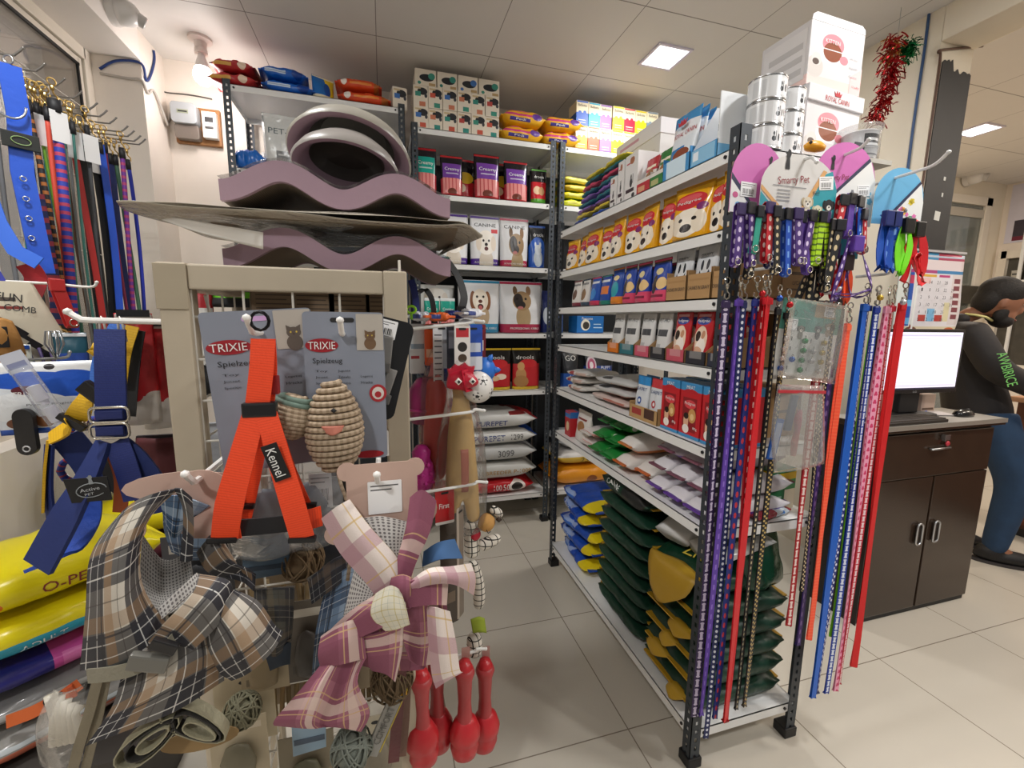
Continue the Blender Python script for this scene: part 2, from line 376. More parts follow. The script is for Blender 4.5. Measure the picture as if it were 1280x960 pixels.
struct('floor',G().box(-3,8,-2.5,4.2,-.1,0).mesh('floor',FLOORM))
struct('ceiling',G().box(-3,8,-2.5,4.2,CEIL,CEIL+.1).mesh('ceiling',CEILM))
struct('wall_back',G().box(-1.5,2.6,3.17,3.3,0,CEIL).mesh('wall_back',WALLM))
# left: the pillar, the beam above the shop window, sill wall under it
struct('wall_left',G().box(-1.56,-1.156,2.9,3.17,0,CEIL).box(-1.56,-1.26,-2.4,2.9,0,.93).mesh('wall_left',WALLM))
struct('trim_1',G().box(-1.56,-1.156,-2.4,2.9,2.69,CEIL).mesh('beam',BEAMM))
FR=mat('e4dccd',.35,var=.02); GLS=film(.16,'c9c0b2',.02,0)
wn=struct('window_1',G().box(-1.40,-1.365,-2.3,2.86,2.635,2.69).box(-1.40,-1.365,2.845,2.9,.93,2.69).box(-1.40,-1.365,-2.3,2.9,.93,.98).box(-1.40,-1.365,.9,.96,.93,2.65).mesh('window_frame',FR,bevel=.004))
struct('window_sash',G().box(-1.39,-1.375,-2.3,2.82,2.60,2.628).box(-1.39,-1.375,2.81,2.838,.985,2.63).mesh('sash',FR,bevel=.003),wn)
struct('window_pane',G().box(-1.386,-1.382,-2.3,2.82,.98,2.61).mesh('pane',GLS),wn)
struct('window_gasket',G().box(-1.381,-1.372,-2.3,2.815,2.588,2.60).box(-1.381,-1.372,2.80,2.81,.985,2.6).mesh('gasket',BLACK),wn)
# what lies beyond the shop window: a pale passage wall
struct('wall_passage',G().box(-2.5,-2.4,-2.4,3.2,0,CEIL).mesh('wall_passage',mat('b9aea0',.8,var=.05)))
# right: wall ending at the opening, beam over it
struct('wall_right',G().box(2.505,2.73,1.59,3.17,0,CEIL).mesh('wall_right',WALLC))
struct('trim_2',G().box(2.505,2.73,-2.4,1.59,2.69,CEIL).mesh('beam',WALLC,bevel=.006))
# black painted end of the wall, ragged at the top
g=G(); R=random.Random(3); top=[(2.735-.0135*i-(.003),2.585+.012*R.uniform(-1,1)+(.03 if i>9 else 0)) for i in range(16)]
g.extrude([(2.53,.0),(2.733,.0)]+top,1.586,1.592)
bp=put('painted_panel',g.mesh('painted_panel',mat('191a1c',.55,bump=.2,scale=8,var=.25))); bp['kind']='structure'; bp.name='trim_3'
STK=mat('cfcfc8',.6)
for i,(x,z,a,b) in enumerate(((2.655,2.105,.016,.02),(2.655,2.03,.012,.022),(2.64,1.93,.045,.05),(2.64,1.712,.02,.022))):
    g=G(); n=7 if i==3 else 4
    g.extrude([(x+a*.6*math.cos(6.283*k/n+.7),z+b*.6*math.sin(6.283*k/n+.7)) for k in range(n)],1.5845,1.586)
    tag(put('wall_sticker',g.mesh('wall_sticker',STK)),['small white square patch highest on the black wall end','small upright white patch second down on the black wall end','larger grey square sticker on the black wall end','round white dab low on the black wall end'][i],'sticker')
# the room on the right
struct('wall_far',G().box(2.6,5.36,3.17,3.3,0,CEIL).box(5.36,6.3,3.17,3.3,2.62,CEIL).box(6.0,6.3,3.17,3.3,0,2.62).mesh('wall_far',WALLC))
struct('wall_side',G().box(6.25,6.35,-2.4,3.17,0,CEIL).mesh('wall_side',mat('e9dfd3',.7,var=.03)))
d=struct('door_1',G().box(5.30,5.36,3.14,3.2,0,2.68).box(5.93,6.02,3.14,3.2,0,2.68).box(5.30,6.02,3.14,3.2,2.60,2.68).mesh('door_frame',FR,bevel=.004))
struct('door_pane',G().box(5.36,5.93,3.165,3.172,0,2.6).mesh('door_pane',film(.45,'8b9189',.05,0)),d)
struct('door_lock_plate',G().box(5.72,6.0,3.12,3.15,1.62,1.80).mesh('door_lock_plate',mat('8a857c',.4,1)),d)
struct('door_rail',G().box(5.36,5.93,3.15,3.17,2.48,2.56).box(5.36,5.93,3.15,3.17,1.69,1.715).mesh('door_rail',mat('b8b2a5',.4)),d)
struct('wall_beyond',G().box(5.0,6.4,3.9,4.0,0,CEIL).mesh('wall_beyond',mat('5a5b57',.8,var=.3)))
# display window and poster on the side wall of that room
w2=struct('window_2',G().box(6.19,6.25,.9,3.1,.95,1.0).box(6.19,6.25,.9,3.1,2.08,2.16).box(6.19,6.25,3.05,3.12,.95,2.16).box(6.19,6.25,1.9,1.95,.95,2.1).mesh('window_frame',FR,bevel=.004))
struct('window_backing',G().box(6.235,6.25,.9,3.1,1.0,2.1).mesh('backing',mat('4a463e',.7,var=.4)),w2)
# skirting
struct('baseboard_back',G().box(-1.156,2.5,3.155,3.17,0,.1).mesh('baseboard',mat('bdb3a4',.4)))
# ---------------------------------------------------------------- lamps of the room
def led(i,x,y):
    lab=['square white ceiling light above the right shelving','square white ceiling light left of the display stand','square ceiling light over the leash rack end','added unseen ceiling light behind the viewer on the right','added unseen ceiling light behind the viewer on the left','square ceiling light in the room beyond the black column','square ceiling light over the far counter','square ceiling light far right above the counter'][i]
    t=thing('ceiling_light',lab,'ceiling light',(x,y,CEIL),group='recessed ceiling lights')
    g=G(); g.box(-.105,.105,-.105,-.09,-.008,.0).box(-.105,.105,.09,.105,-.008,0).box(-.105,-.09,-.09,.09,-.008,0).box(.09,.105,-.09,.09,-.008,0)
    put('frame',g.mesh('frame',mat('d8d2e2',.4)),t)
    put('diffuser',G().box(-.09,.09,-.09,.09,-.005,-.001).mesh('diffuser',mat('ffffff',.4,emit=3)),t)
    l=bpy.data.lights.new('light',"AREA"); l.size=.18; l.energy=LED_WATTS*(.5,1,.72,1,1,1,1,1)[i]; l.color=(1,.99,.975) if i<5 else (1,.88,.76)
    o=bpy.data.objects.new('glow',l); o.location=(0,0,-.012); COL.objects.link(o); o.parent=t
for i,(x,y) in enumerate(LEDS+LEDS2): led(i,x,y)
t=thing('light_bulb','glowing white bulb in a holder hanging from the ceiling by the meter','light bulb',(-.88,2.9,CEIL))
put('holder',G().lathe([(0.055,0),(.055,-.012),(.03,-.02),(.026,-.05),(.03,-.055),(.03,-.075),(0,-.075)]).mesh('holder',mat('e3d6cf',.4),smooth=40),t)
put('neck',G().lathe([(.016,-.07),(.018,-.09),(.028,-.12),(.034,-.14),(.034,-.145)]).mesh('neck',mat('ece6e2',.4),smooth=40),t)
put('globe',G().lathe([(.034,-.143),(.042,-.16),(.046,-.18),(.041,-.205),(.025,-.222),(0,-.228)]).mesh('globe',mat('fff6f0',.4,emit=9),smooth=True),t)
l=bpy.data.lights.new('light','POINT'); l.shadow_soft_size=.05; l.energy=4; l.color=(1,.93,.9)
o=bpy.data.objects.new('glow',l); o.location=(.02,0,-.30); COL.objects.link(o); o.parent=t
# ---------------------------------------------------------------- meter board, camera, cables
t=thing('meter_board','brown wooden board with electricity meter and switch on the back wall','meter board',(-1.0,3.17,2.39))
put('board',G().box(-.115,.115,-.03,0,0,.2).mesh('board',mat('9a6a3c',.6,bump=.2,scale=30),bevel=.004),t)
g=G(); g.extrude(rrect(.125,.11,.02,4,-.045,.14),-.10,-.03); put('meter',g.mesh('meter',mat('a9adb0',.35),bevel=.006),t)
g=G(); g.extrude(rrect(.12,.075,.012,4,-.043,.048),-.075,-.03); put('meter_cover',g.mesh('meter_cover',mat('7a7068',.3),bevel=.005),t)
put('meter_display',G().box(-.075,-.02,-.102,-.1,.135,.155).mesh('meter_display',pmat('9aa08a',[('r',.1,.3,.9,.7,'333333')],.3),planar='all'),t)
put('breaker',G().box(.035,.105,-.07,-.03,.03,.17).box(.05,.09,-.078,-.07,.08,.1).mesh('breaker',pmat('e6e3de',[('r',.2,.6,.8,.8,'3a3a3c'),('r',.2,.35,.8,.42,'555555')],.4),planar='all'),t)
def cable(pts,r,m,label,name='cable',cat='cable'):
    # smooth through the points
    P=[Vector(p) for p in pts]; o=[]
    for i in range(len(P)-1):
        a=P[max(i-1,0)];b=P[i];c=P[i+1];d=P[min(i+2,len(P)-1)]
        for k in range(6):
            f=k/6; o.append((b*2+(c-a)*f+(a*2-b*5+c*4-d)*f*f+(b*3-a-c*3+d)*f**3)*.5)
    o.append(P[-1])
    return tag(put(name,G().tube(o,r,8).mesh(name,m,smooth=True)),label,cat)
BLU=mat('1f3b7a',.4)
cable([(-1.33,2.893,2.62),(-1.257,2.893,2.669),(-1.152,2.893,2.674),(-1.15,2.93,2.61),(-1.15,2.994,2.675),(-1.15,3.049,2.769),(-1.15,3.051,2.817)],.006,BLU,'blue cable looping under the left beam')
cable([(-1.33,2.893,2.60),(-1.214,2.893,2.594),(-1.156,2.893,2.595),(-1.148,2.93,2.55),(-1.15,3.011,2.592),(-1.135,3.1,2.46)],.006,mat('b9b2aa',.5),'pale grey cable sagging across the pillar to the meter')
cable([(-1.183,3.155,2.686),(-1.155,3.155,2.656),(-1.053,3.155,2.658),(-0.9819,3.155,2.656),(-0.9217,3.155,2.651)],.004,mat('55504c',.5),'thin dark wire above the meter board')
cable([(-1.167,3.155,2.477),(-1.142,3.15,2.508),(-1.126,3.15,2.561)],.006,mat('77716b',.5),'grey cable bent into the meter')
cable([(2.5,1.653,2.858),(2.5,1.651,2.694),(2.5,1.654,2.486),(2.5,1.655,2.307),(2.5,1.653,2.104),(2.5,1.656,1.992),(2.5,1.637,1.699)],.006,mat('274a78',.4),'blue cable running down the cream wall beside the black column')
cable([(2.775,1.583,2.711),(2.521,1.583,2.655),(2.488,1.583,2.636),(2.507,1.583,2.6),(2.507,1.583,2.2),(2.505,1.583,1.9),(2.505,1.583,1.3)],.005,mat('5a3d2c',.5),'twisted brown wire along the edge of the black column')
def dome(loc,rz,label,s=1):
    t=thing('security_camera',label,'security camera',loc,rz)
    put('base',G().lathe([(.055*s,0),(.055*s,.02*s),(.05*s,.03*s),(0,.03*s)],28).xf(Matrix.Rotation(math.pi/2,4,'X')).mesh('base',mat('d9d6d2',.35),smooth=35),t)
    g=G(); g.lathe([(.048*s,0),(.05*s,.03*s),(.047*s,.055*s),(.036*s,.075*s),(.02*s,.085*s),(0,.088*s)],28).xf(Matrix.Rotation(math.pi/2,4,'X')).xf(Matrix.Translation((0,-.02*s,0)))
    put('shell',g.mesh('shell',mat('e2e0dd',.3),smooth=True),t)
    M=Matrix.Translation((0.014*s,-.102*s,-.012*s))@Matrix.Rotation(math.radians(30),4,'Z')@Matrix.Rotation(math.pi/2+.35,4,'X')
    put('lens_ring',G().lathe([(.026*s,-.02*s),(.026*s,.016*s),(.022*s,.02*s),(.018*s,.016*s),(.018*s,.0)],24).xf(M).mesh('lens_ring',mat('c5c3c0',.3),smooth=35),t)
    put('lens',G().lathe([(.018*s,.004*s),(.018*s,.012*s),(.012*s,.018*s),(0,.02*s)],20).xf(M).mesh('lens',mat('0a0a0c',.1),smooth=35),t)
    return t
dome((-1.156,2.66,2.775),math.pi/2,'white dome security camera on the left beam',1.05)
dome((5.601,3.16,2.83),0,'small white security camera on the far wall above the door',1.3)
# poster in the far room
t=thing('poster','pale poster with small dark picture on the far side wall','poster',(6.249,2.7,2.24))
put('sheet',G().box(-.005,0,-.42,.42,0,.58).mesh('poster_sheet',mat('d6d3e0',.4)),t)
put('picture',G().box(-.007,-.005,.05,.36,.03,.22).mesh('picture',mat('3a3440',.5,var=.4)),t)
put('red_band',G().box(-.008,-.005,.02,.36,.02,.06).mesh('red_band',mat('6e1f36',.5)),t)
for s,z,wd in (('Every bite','.40',.20),('Vital nutrition','.36',.26)):
    o=lettering(t,s,0,0,wd,.03,INK,name='lettering'); o.rotation_euler=(0,0,-math.pi/2); o.location=(-.006,.16,float(z))
# tinsel decoration hanging from the ceiling
t=thing('tinsel_garland','red tinsel streamer with green flower hanging from the ceiling','decoration',(2.33,1.66,CEIL))
put('string',G().tube([(0,0,0),(0,0,-.13)],.0012,5).mesh('string',mat('aaaaaa',.4)),t)
R=random.Random(5)
def tins(n,pts,m,nm,sp,L0):
    g=G()
    for i in range(n):
        f=R.random(); k=min(int(f*(len(pts)-1)),len(pts)-2); q=f*(len(pts)-1)-k
        c=Vector(pts[k]).lerp(Vector(pts[k+1]),q); dv=Vector((R.gauss(0,1),R.gauss(0,1),R.gauss(-.4,.8))).normalized()
        L=L0*R.uniform(.6,1.2); s=Vector((R.gauss(0,1),R.gauss(0,1),R.gauss(0,1))); c=c+Vector((R.gauss(0,sp),R.gauss(0,sp),R.gauss(0,sp)))
        g.ribbon([c,c+dv*L*.5,c+dv*L+Vector((0,0,-L*.2))],s,.0055,.0004)
    put(nm,g.mesh(nm,m),t)
tins(620,[(-.02,0,-.13),(-.03,0,-.2),(-.01,0,-.26),(-.02,0,-.34),(-.05,0,-.43),(-.09,0,-.5)],mat('a81c22',.2,.8),'red_tinsel',.016,.035)
tins(60,[(-.03,0,-.14),(-.03,0,-.24)],mat('c9a254',.2,.9),'gold_tinsel',.014,.03)
tins(220,[(.055,-.01,-.15),(.06,-.01,-.19)],mat('10733c',.2,.7),'green_flower',.016,.03)

# ---------------------------------------------------------------- slotted-angle shelving
POSTM=mat('3b4147',.45,.3,var=.1); SHELFM=mat('e4e4e2',.4,var=.02)
def angle_post(h,sx,sy,wd=.036,th=.0022):
    """L section with real slots; the corner at the origin, flanges towards sx and sy"""
    g=G(); cols=[0,wd*.40,wd*.66,wd]; zs=[0]; z=.03
    while z<h-.03: zs+=[z,z+.014]; z+=.03
    zs.append(h)
    for ax in (0,1):
        s=sx if ax==0 else sy
        for i in range(len(zs)-1):
            hole=(i%2==1)
            for k in range(3):
                if hole and k==1: continue
                a,b=cols[k]*s,cols[k+1]*s; lo,hi=min(a,b),max(a,b); q0,q1=(0,th*(sy if ax==0 else sx)); q0,q1=min(q0,q1),max(q0,q1)
                if ax==0: g.box(lo,hi,q0,q1,zs[i],zs[i+1])
                else: g.box(q0,q1,lo,hi,zs[i],zs[i+1])
    return g
BOLT=G().tube([(0,-.0035,0),(0,.004,0)],.005,8).mesh('bolt',mat('2a2a2c',.4,.6))
def rack(name,label,x0,x1,y0,y1,h,levels,lipdir,group):
    t=thing(name,label,'shelving rack',(x0,y0,0),group=group); W=x1-x0; D=y1-y0
    for px,py,sx,sy in ((0,0,1,1),(W,0,-1,1),(0,D,1,-1),(W,D,-1,-1)):
        p=put('post',angle_post(h,sx,sy).mesh('post',POSTM),t,(px,py,0))
        put('foot',G().box(-.006 if sx>0 else -.044,.044 if sx>0 else .006,-.006 if sy>0 else -.044,.044 if sy>0 else .006,0,.035).mesh('foot',BLACK,bevel=.004),p)
    for z in levels:
        e=.004; g=G(); g.box(e,W-e,e,D-e,z-.003,z)
        for a in ((e,W-e,e,e+.002),(e,W-e,D-e-.002,D-e)): g.box(a[0],a[1],a[2],a[3],z-.032,z)
        for a in (e,W-e-.002): g.box(a,a+.002,e,D-e,z-.032,z)
        s=put('shelf',g.mesh('shelf',SHELFM),t)
        for x in (.05,W-.05): put('bolt',BOLT,s,(x,.0035,z-.016))
        if D>1:
            for y in (.05,D-.05): put('bolt',BOLT,s,(.0035,y,z-.016),(0,0,-math.pi/2))
    return t
LV=[2.565,2.166,1.75,1.33,.93,.2]; MV=[2.477,2.125,1.73,1.312,.937,.215]
AV=[1.85,1.648,1.465,1.27,1.037,.795,.13]
YB=2.72
rack('shelving_rack','tall dark slotted-angle shelving rack by the meter with red bags on top',-.745,.150,YB,3.14,2.585,LV,0,'slotted angle shelving racks')
rack('shelving_rack','dark slotted-angle rack in the middle of the back wall holding cat litter cartons',.184,1.066,YB,3.14,2.50,MV,0,'slotted angle shelving racks')
rack('shelving_rack','dark slotted-angle rack in the back right corner with cat treat cartons on top',1.092,1.98,YB,3.14,2.50,MV,0,'slotted angle shelving racks')
rack('shelving_rack','long low slotted-angle rack crossing the shop with leashes hung on its near end',.885,1.31,.985,2.21,1.90,AV,0,'slotted angle shelving racks')
# dark sheets behind the racks; the left one stands in for shelf shadow
for x0,x1,lab in ((-.42,.12,'dark sheet standing in for shelf shadow in the left rack'),(.2,1.06,'dark sheet behind the middle rack'),(1.10,1.97,'dark sheet behind the corner rack')):
    tag(put('dark_sheet',G().box(x0,x1,3.15,3.158,.1,2.42 if x0>0 else 2.5).mesh('dark_sheet',mat('1c2024',.6,var=.15))),lab,'dark sheet')

# ---------------------------------------------------------------- goods on the racks against the wall
YF=YB+.012
Lz=LV; Mz=MV
RED=pmat('b3262b',[('r',.05,.35,.5,.62,'d9a44a'),('e',.75,.5,.10,.3,'f1d8c0'),('r',-9,.0,9,.08,'7d1418')],.35,bump=.5,scale=25,bdist=.01)
BLUEB=pmat('1464c8',[('r',.1,.35,.55,.6,'cfe0f2'),('e',.8,.5,.12,.35,'0b3f96'),('q',-9,.42,9,.5,'0a3f9a')],.3,bump=.5,scale=25,bdist=.01)
ORG=pmat('d8481f',[('e',.17,.55,.07,.3,'f6efe6'),('r',.3,.4,.8,.6,'e88a3a'),('r',.85,-9,1.2,9,'b05d20')],.35,bump=.5,scale=25,bdist=.01)
gl='packets on top of the left rack'
for i,(px0,px1,z,sd,lab,mm) in enumerate((
  (267,322,0,0,'red foil bag lying at the left end of the left rack top, lower of two',RED),
  (270,320,.064,1,'red foil bag lying at the left end of the left rack top, upper of two',RED),
  (323,372,0,2,'red foil bag behind the blue bags on the left rack top',RED),
  (330,388,0,3,'blue bag on the left rack top, lower of the two stacked',BLUEB),
  (328,382,.064,4,'blue bag on the left rack top, upper of the two stacked',BLUEB),
  (424,486,0,1,'orange bag on the left rack top, lower of the two stacked',ORG),
  (422,474,.064,2,'orange bag on the left rack top, upper of the two stacked',ORG))):
    x0,x1={267:(-0.8037,-0.5879),270:(-0.787,-0.6018),323:(-0.6247,-0.4245),330:(-0.5636,-0.3311),328:(-0.5759,-0.3648),424:(-0.1889,0.0684),422:(-0.2027,0.0179)}[px0]
    sack('food_bag',lab,'food bag',((x0+x1)/2,2.82 if i!=2 else 2.99,Lz[0]+z),.05*(sd-2),x1-x0,.19,.062 if i!=2 else .12,mm,gl,sd,rx=0)
CONE=pmat('1b6fc0',[('r',.55,-9,9,9,'f0cf2a'),('e',.6,.45,.14,.3,'1b4ea0'),('r',-9,0,9,.2,'e8dfc0')],.3,bump=.4,scale=20)
pouch('food_pouch','small blue and yellow pouch standing between the blue and orange bags','pouch',(-0.2792,2.80,Lz[0]),.5,.12,.125,.07,CONE,None,2)
def litter(px,w,h,c1,c2,big=False):
    if big: return pmat('e6dccb',[('e',.55,.5,.34,.22,'23262b'),('e',.78,.62,.16,.2,c1),('e',.2,.16,.08,.1,c1),('r',.65,.03,.95,.2,'b99b6b')],.5)
    return pmat('e6dccb',[('e',.62,.74,.34,.17,'25272c'),('r',.12,.5,.5,.72,c1),('r',.08,.84,.5,.95,'c9b48d'),('r',.4,.04,.82,.26,c2),('e',.85,.55,.1,.1,'3a3c42')],.5)
CL=['3d6fb5','c8553f','3a8f7d','b9463e','2f8a7f','c97a5a']
bx=[0.2006,0.2836,0.3658,0.4496,0.5325,0.6169,0.7029]
for r in range(2):
    for i in range(6):
        w=bx[i+1]-bx[i]-.002; h=.112
        carton('litter_carton','cream litter carton, %s from left, %s row on the middle rack top'%(ORD[i],('bottom','second')[r]),'carton',((bx[i]+bx[i+1])/2,YF+.1+.003*((i*7+r*3)%4),Mz[0]+r*.1145),0,w,h,.2,litter(0,w,h,CL[(i*5+r*2)%6],CL[(i*3+r*4+1)%6]),'cat litter cartons on the middle rack')
tx=[0.2089,0.334,0.4532,0.5756,0.7062]
for i in range(4):
    w=tx[i+1]-tx[i]-.006
    carton('litter_carton','larger cream carton in the topmost row of the middle rack, %s from left'%ORD[i],'carton',((tx[i]+tx[i+1])/2,YF+.1,Mz[0]+.229),0,w,.085,.18,litter(0,w,.085,CL[(i*2+2)%6],CL[i],True),'cat litter cartons on the middle rack')
carton('litter_carton','single cream cat litter carton at the right end of the left rack top','carton',(0.1198,2.80,Lz[0]),.15,.08,.115,.1,litter(0,.08,.11,CL[0],CL[0]),None)
YEL=pmat('e6ac12',[('r',-.1,.52,.75,.66,'c93a7e'),('r',.15,.22,.62,.42,'3a2a86'),('e',.78,.6,.12,.22,'5a2f8e'),('r',.02,.80,.6,.88,'c93a7e')],.35,bump=.6,scale=30,bdist=.008)
yx=(0.7134,0.9894,1.242)
for i in range(4):
    c=i%2; r=i//2
    sack('treat_pack','yellow treat pack with pink stripe, %s of the %s pile beside the litter cartons'%(('lower','upper')[r],('left','right')[c]),'treat pack',((yx[c]+yx[c+1])/2+.006*r,2.82-.01*r,Mz[0]+r*.088+.002),.06-.1*c,yx[c+1]-yx[c]-.004,.17,.092,YEL,'yellow treat packs',i,texts=(('Pedi',-.1,.32,.22,.12,WHITE),))
# cat treat cartons on the corner rack
def treat(c): return pmat('e9dcbb',[('r',-9,-9,9,.52,c),('e',.3,.52,.14,.07,c),('e',.7,.53,.13,.08,c),('r',.2,.2,.8,.23,'f2ead2'),('q',.2,.1,.8,.13,'f2ead2')],.45)
tc1=['e8a51c','e2602a','a978c8','e8d21c','d9a01c','c07a30']; tc2=['2a5ec0','28a9c8','9a68bd','e6d41c','bf1f3e','e6d41c','7c8fa0']
SCR=mat('4a4030',.6)
ux=[1.202+.0845*i for i in range(9)]
for i in range(6):
    carton('treat_carton','%s treat carton, %s from the left in the corner rack lower row'%(['orange yellow','orange red','purple','yellow','amber','brown'][i],ORD[i]),'carton',(ux[i]+.042,YF+.07,Mz[0]),0,.082,.142,.12,treat(tc1[i]),'cat treat cartons on the corner rack',texts=(('Bellotta',0,.82,.7,.1,SCR),))
for i in range(7):
    carton('treat_carton','%s cat treat carton, %s from the left in the upper row of the corner rack'%(['blue','cyan','purple','yellow','red','yellow','grey'][i],ORD[i]),'carton',(ux[i]+.042+.002*(i%2),YF+.07+.004*(i%3),Mz[0]+.1435),0,.082,.142,.12,treat(tc2[i]),'cat treat cartons on the corner rack',texts=(('Bellotta',0,.82,.7,.1,SCR),))
# second shelf of the middle rack: treat pouches
def creamy(c): return pmat('17131a',[('r',-9,-9,9,.42,'b23a44'),('r',.10,.02,.90,.44,'d98a86'),('r',.2,.05,.24,.44,'b84a4c'),('r',.34,.05,.38,.44,'b84a4c'),('r',.5,.05,.54,.44,'b84a4c'),('r',.66,.05,.7,.44,'b84a4c'),('e',.5,.1,.2,.09,'6a2f22'),('r',-9,-9,9,.05,'a81c24'),('r',.1,.44,.92,.80,c),('q',.25,.54,.8,.57,'f0f0f0')],.25,bump=.25,scale=25)
cp=[(518,546,'12998a','teal',.265,0),(552,579,'6b3a94','purple',.24,.01),(594,625,'6f3c99','purple',.265,0),(632,661,'6f3c99','purple',.25,.01)]
xs=[(0.1983,0.3277),(0.3559,0.485),(0.5583,0.7135),(0.7493,0.9003)]
for i,(a,b,c,n,h,dy) in enumerate(cp):
    x0,x1=xs[i]
    pouch('treat_pouch','black treat pouch with %s label, %s from the left on the middle rack second shelf'%(n,ORD[i]),'treat pouch',((x0+x1)/2,YF+.04+dy,Mz[1]),0,x1-x0+.006,h,.06,creamy(c),'creamy treat pouches',i,texts=(('Creamy',.02,.66,.66,.10,WHITE),),rx=-.06)
for i,(xa,yy) in enumerate(((0.5141,2.86),(0.7552,2.86))):
    pouch('treat_pouch',['red treat pouch half hidden behind the second and third creamy pouches','red treat pouch half hidden between the two right creamy pouches'][i],'treat pouch',(xa,yy,Mz[1]),.15,.13,.25,.05,pmat('17131a',[('r',-9,-9,9,.45,'b8202a'),('e',.5,.55,.4,.14,'d8b02a'),('e',.3,.3,.2,.1,'f0d8b0')],.25,bump=.3,scale=25),None,i)
pouch('treat_pouch','red and green treat pouch at the right end of the middle rack second shelf','treat pouch',(0.9744,YF+.05,Mz[1]),0,.105,.215,.06,pmat('1a1416',[('r',-9,-9,9,.62,'c4202a'),('e',.35,.38,.22,.12,'e8c9a4'),('e',.62,.36,.18,.12,'c99a6a'),('r',-9,-9,9,.14,'4f9a2a')],.25,bump=.3,scale=25),None,1,texts=(('drools',0,.78,.6,.08,WHITE),))
# third shelf: canine bags
def face(kind,cx,cy,r):
    if kind=='white': return [('e',cx,cy-r*1.5,r*.9,r*1.0,'cfc4b4'),('e',cx,cy,r*1.25,r*.95,'efe9df'),('e',cx-r*.95,cy-.05*r,r*.35,r*.6,'e2d6c6'),('e',cx+r*.95,cy-.05*r,r*.35,r*.6,'e2d6c6'),('e',cx-r*.35,cy+r*.15,r*.13,r*.1,'1c1512'),('e',cx+r*.35,cy+r*.15,r*.13,r*.1,'1c1512'),('e',cx,cy-r*.15,r*.2,r*.13,'1c1512'),('e',cx,cy-r*.48,r*.25,r*.16,'5a2020')]
    if kind=='frenchie': return [('e',cx+.1*r,cy-r*1.5,r*.8,r*1.1,'a8906c'),('e',cx-.7*r,cy+r*.95,r*.24,r*.42,'6a5138'),('e',cx+.75*r,cy+r*.95,r*.26,r*.45,'8a6a4c'),('e',cx,cy,r*1.0,r*.9,'9a7d58'),('e',cx-.4*r,cy+.1*r,r*.5,r*.6,'2a2320'),('e',cx-r*.2,cy-r*.35,r*.55,r*.38,'221c1a'),('e',cx+r*.4,cy+r*.2,r*.13,r*.12,'0e0b0a'),('e',cx-r*.5,cy+r*.2,r*.13,r*.12,'0e0b0a'),('e',cx-.2*r,cy-r*.62,r*.3,r*.13,'b06a68')]
    if kind=='retriever': return [('e',cx,cy-r*1.4,r*.95,r*1.1,'b9a284'),('e',cx-r*.8,cy-.05*r,r*.35,r*.85,'7a4a2c'),('e',cx+r*.8,cy-.05*r,r*.35,r*.85,'8a5a38'),('e',cx,cy,r*.85,r*1.0,'e6dccb'),('e',cx,cy-.3*r,r*.5,r*.55,'f0e8da'),('e',cx-r*.35,cy+r*.3,r*.13,r*.11,'1c1512'),('e',cx+r*.35,cy+r*.3,r*.13,r*.11,'1c1512'),('e',cx,cy-r*.12,r*.22,r*.16,'5a2f24'),('e',cx,cy-r*.6,r*.32,r*.25,'4a1c18'),('e',cx,cy-r*.68,r*.2,r*.2,'c06a68')]
CANT=mat('26262a',.5)
x3=[(0.3185,0.5199),(0.5299,0.7194),(0.7195,0.9112)]
for i,(k,c) in enumerate((('white','4b2a86'),('white','4b2a86'),('frenchie','b02a4a'))):
    x0,x1=x3[i]
    pouch('dog_food_bag',['white dog food bag half hidden by the pink scratcher','white dog food bag with a fluffy white dog and purple band','white dog food bag with a dark faced dog, narrow, above the big dog bags'][i],'dog food bag',((x0+x1)/2,YF+.05,Mz[2]),0,x1-x0,.30,.08,pmat('dfe0e2',[('r',-9,-9,9,.13,c)]+face(k,.52,.46,.26)+[('r',.7,.66,.92,.74,'c8343c')] if i<2 else [('r',-9,-9,9,.13,c)]+face(k,.55,.45,.26),.3,bump=.3,scale=20),'canine food bags',i,texts=(('CANINE',0,.82,.72,.07,CANT),('ROUNDED FOR KIDS',.02,.06,.75,.03,WHITE)))
pouch('cat_food_bag','blue and black cat food bag with a silver cat at the right end','cat food bag',(0.9729,YF+.06,Mz[2]),0,.115,.27,.08,pmat('14161c',[('e',.5,.3,.55,.42,'1b56b4'),('r',-9,-9,9,.12,'1b56b4'),('e',.5,.22,.26,.2,'b9c2cc'),('e',.5,.42,.2,.12,'c9d0d8'),('e',.36,.54,.06,.06,'c9d0d8'),('e',.64,.54,.06,.06,'c9d0d8')],.3,bump=.3,scale=20),None,2,texts=(('drools',.05,.78,.6,.08,WHITE),))
# fourth shelf
for i in range(2):
    x0=(0.2434,0.3404)[i]
    pouch('treat_pouch','teal labelled treat pouch on the fourth shelf, %s of the pair'%('left','right')[i],'treat pouch',(x0+.045,YF+.03,Mz[3]),0,.092,.21,.045,pmat('e8ecec',[('r',-9,.42,9,.92,'159a86'),('r',.05,.02,.95,.42,'e08a86'),('r',.2,.02,.26,.42,'c4575a'),('r',.42,.02,.48,.42,'c4575a'),('r',.66,.02,.72,.42,'c4575a')],.25,bump=.2,scale=25),'teal treat pouches on the fourth shelf',i,texts=(('Creamy',.02,.68,.7,.1,WHITE),))
pouch('dog_food_bag','white dog food bag behind the teal treat pouches','dog food bag',(0.3296,2.90,Mz[3]),0,.24,.30,.09,pmat('dcdcd8',face('white',.5,.7,.25),.3,bump=.4,scale=20),None,1)
x4=[(0.4561,0.7332),(0.7225,1.021)]
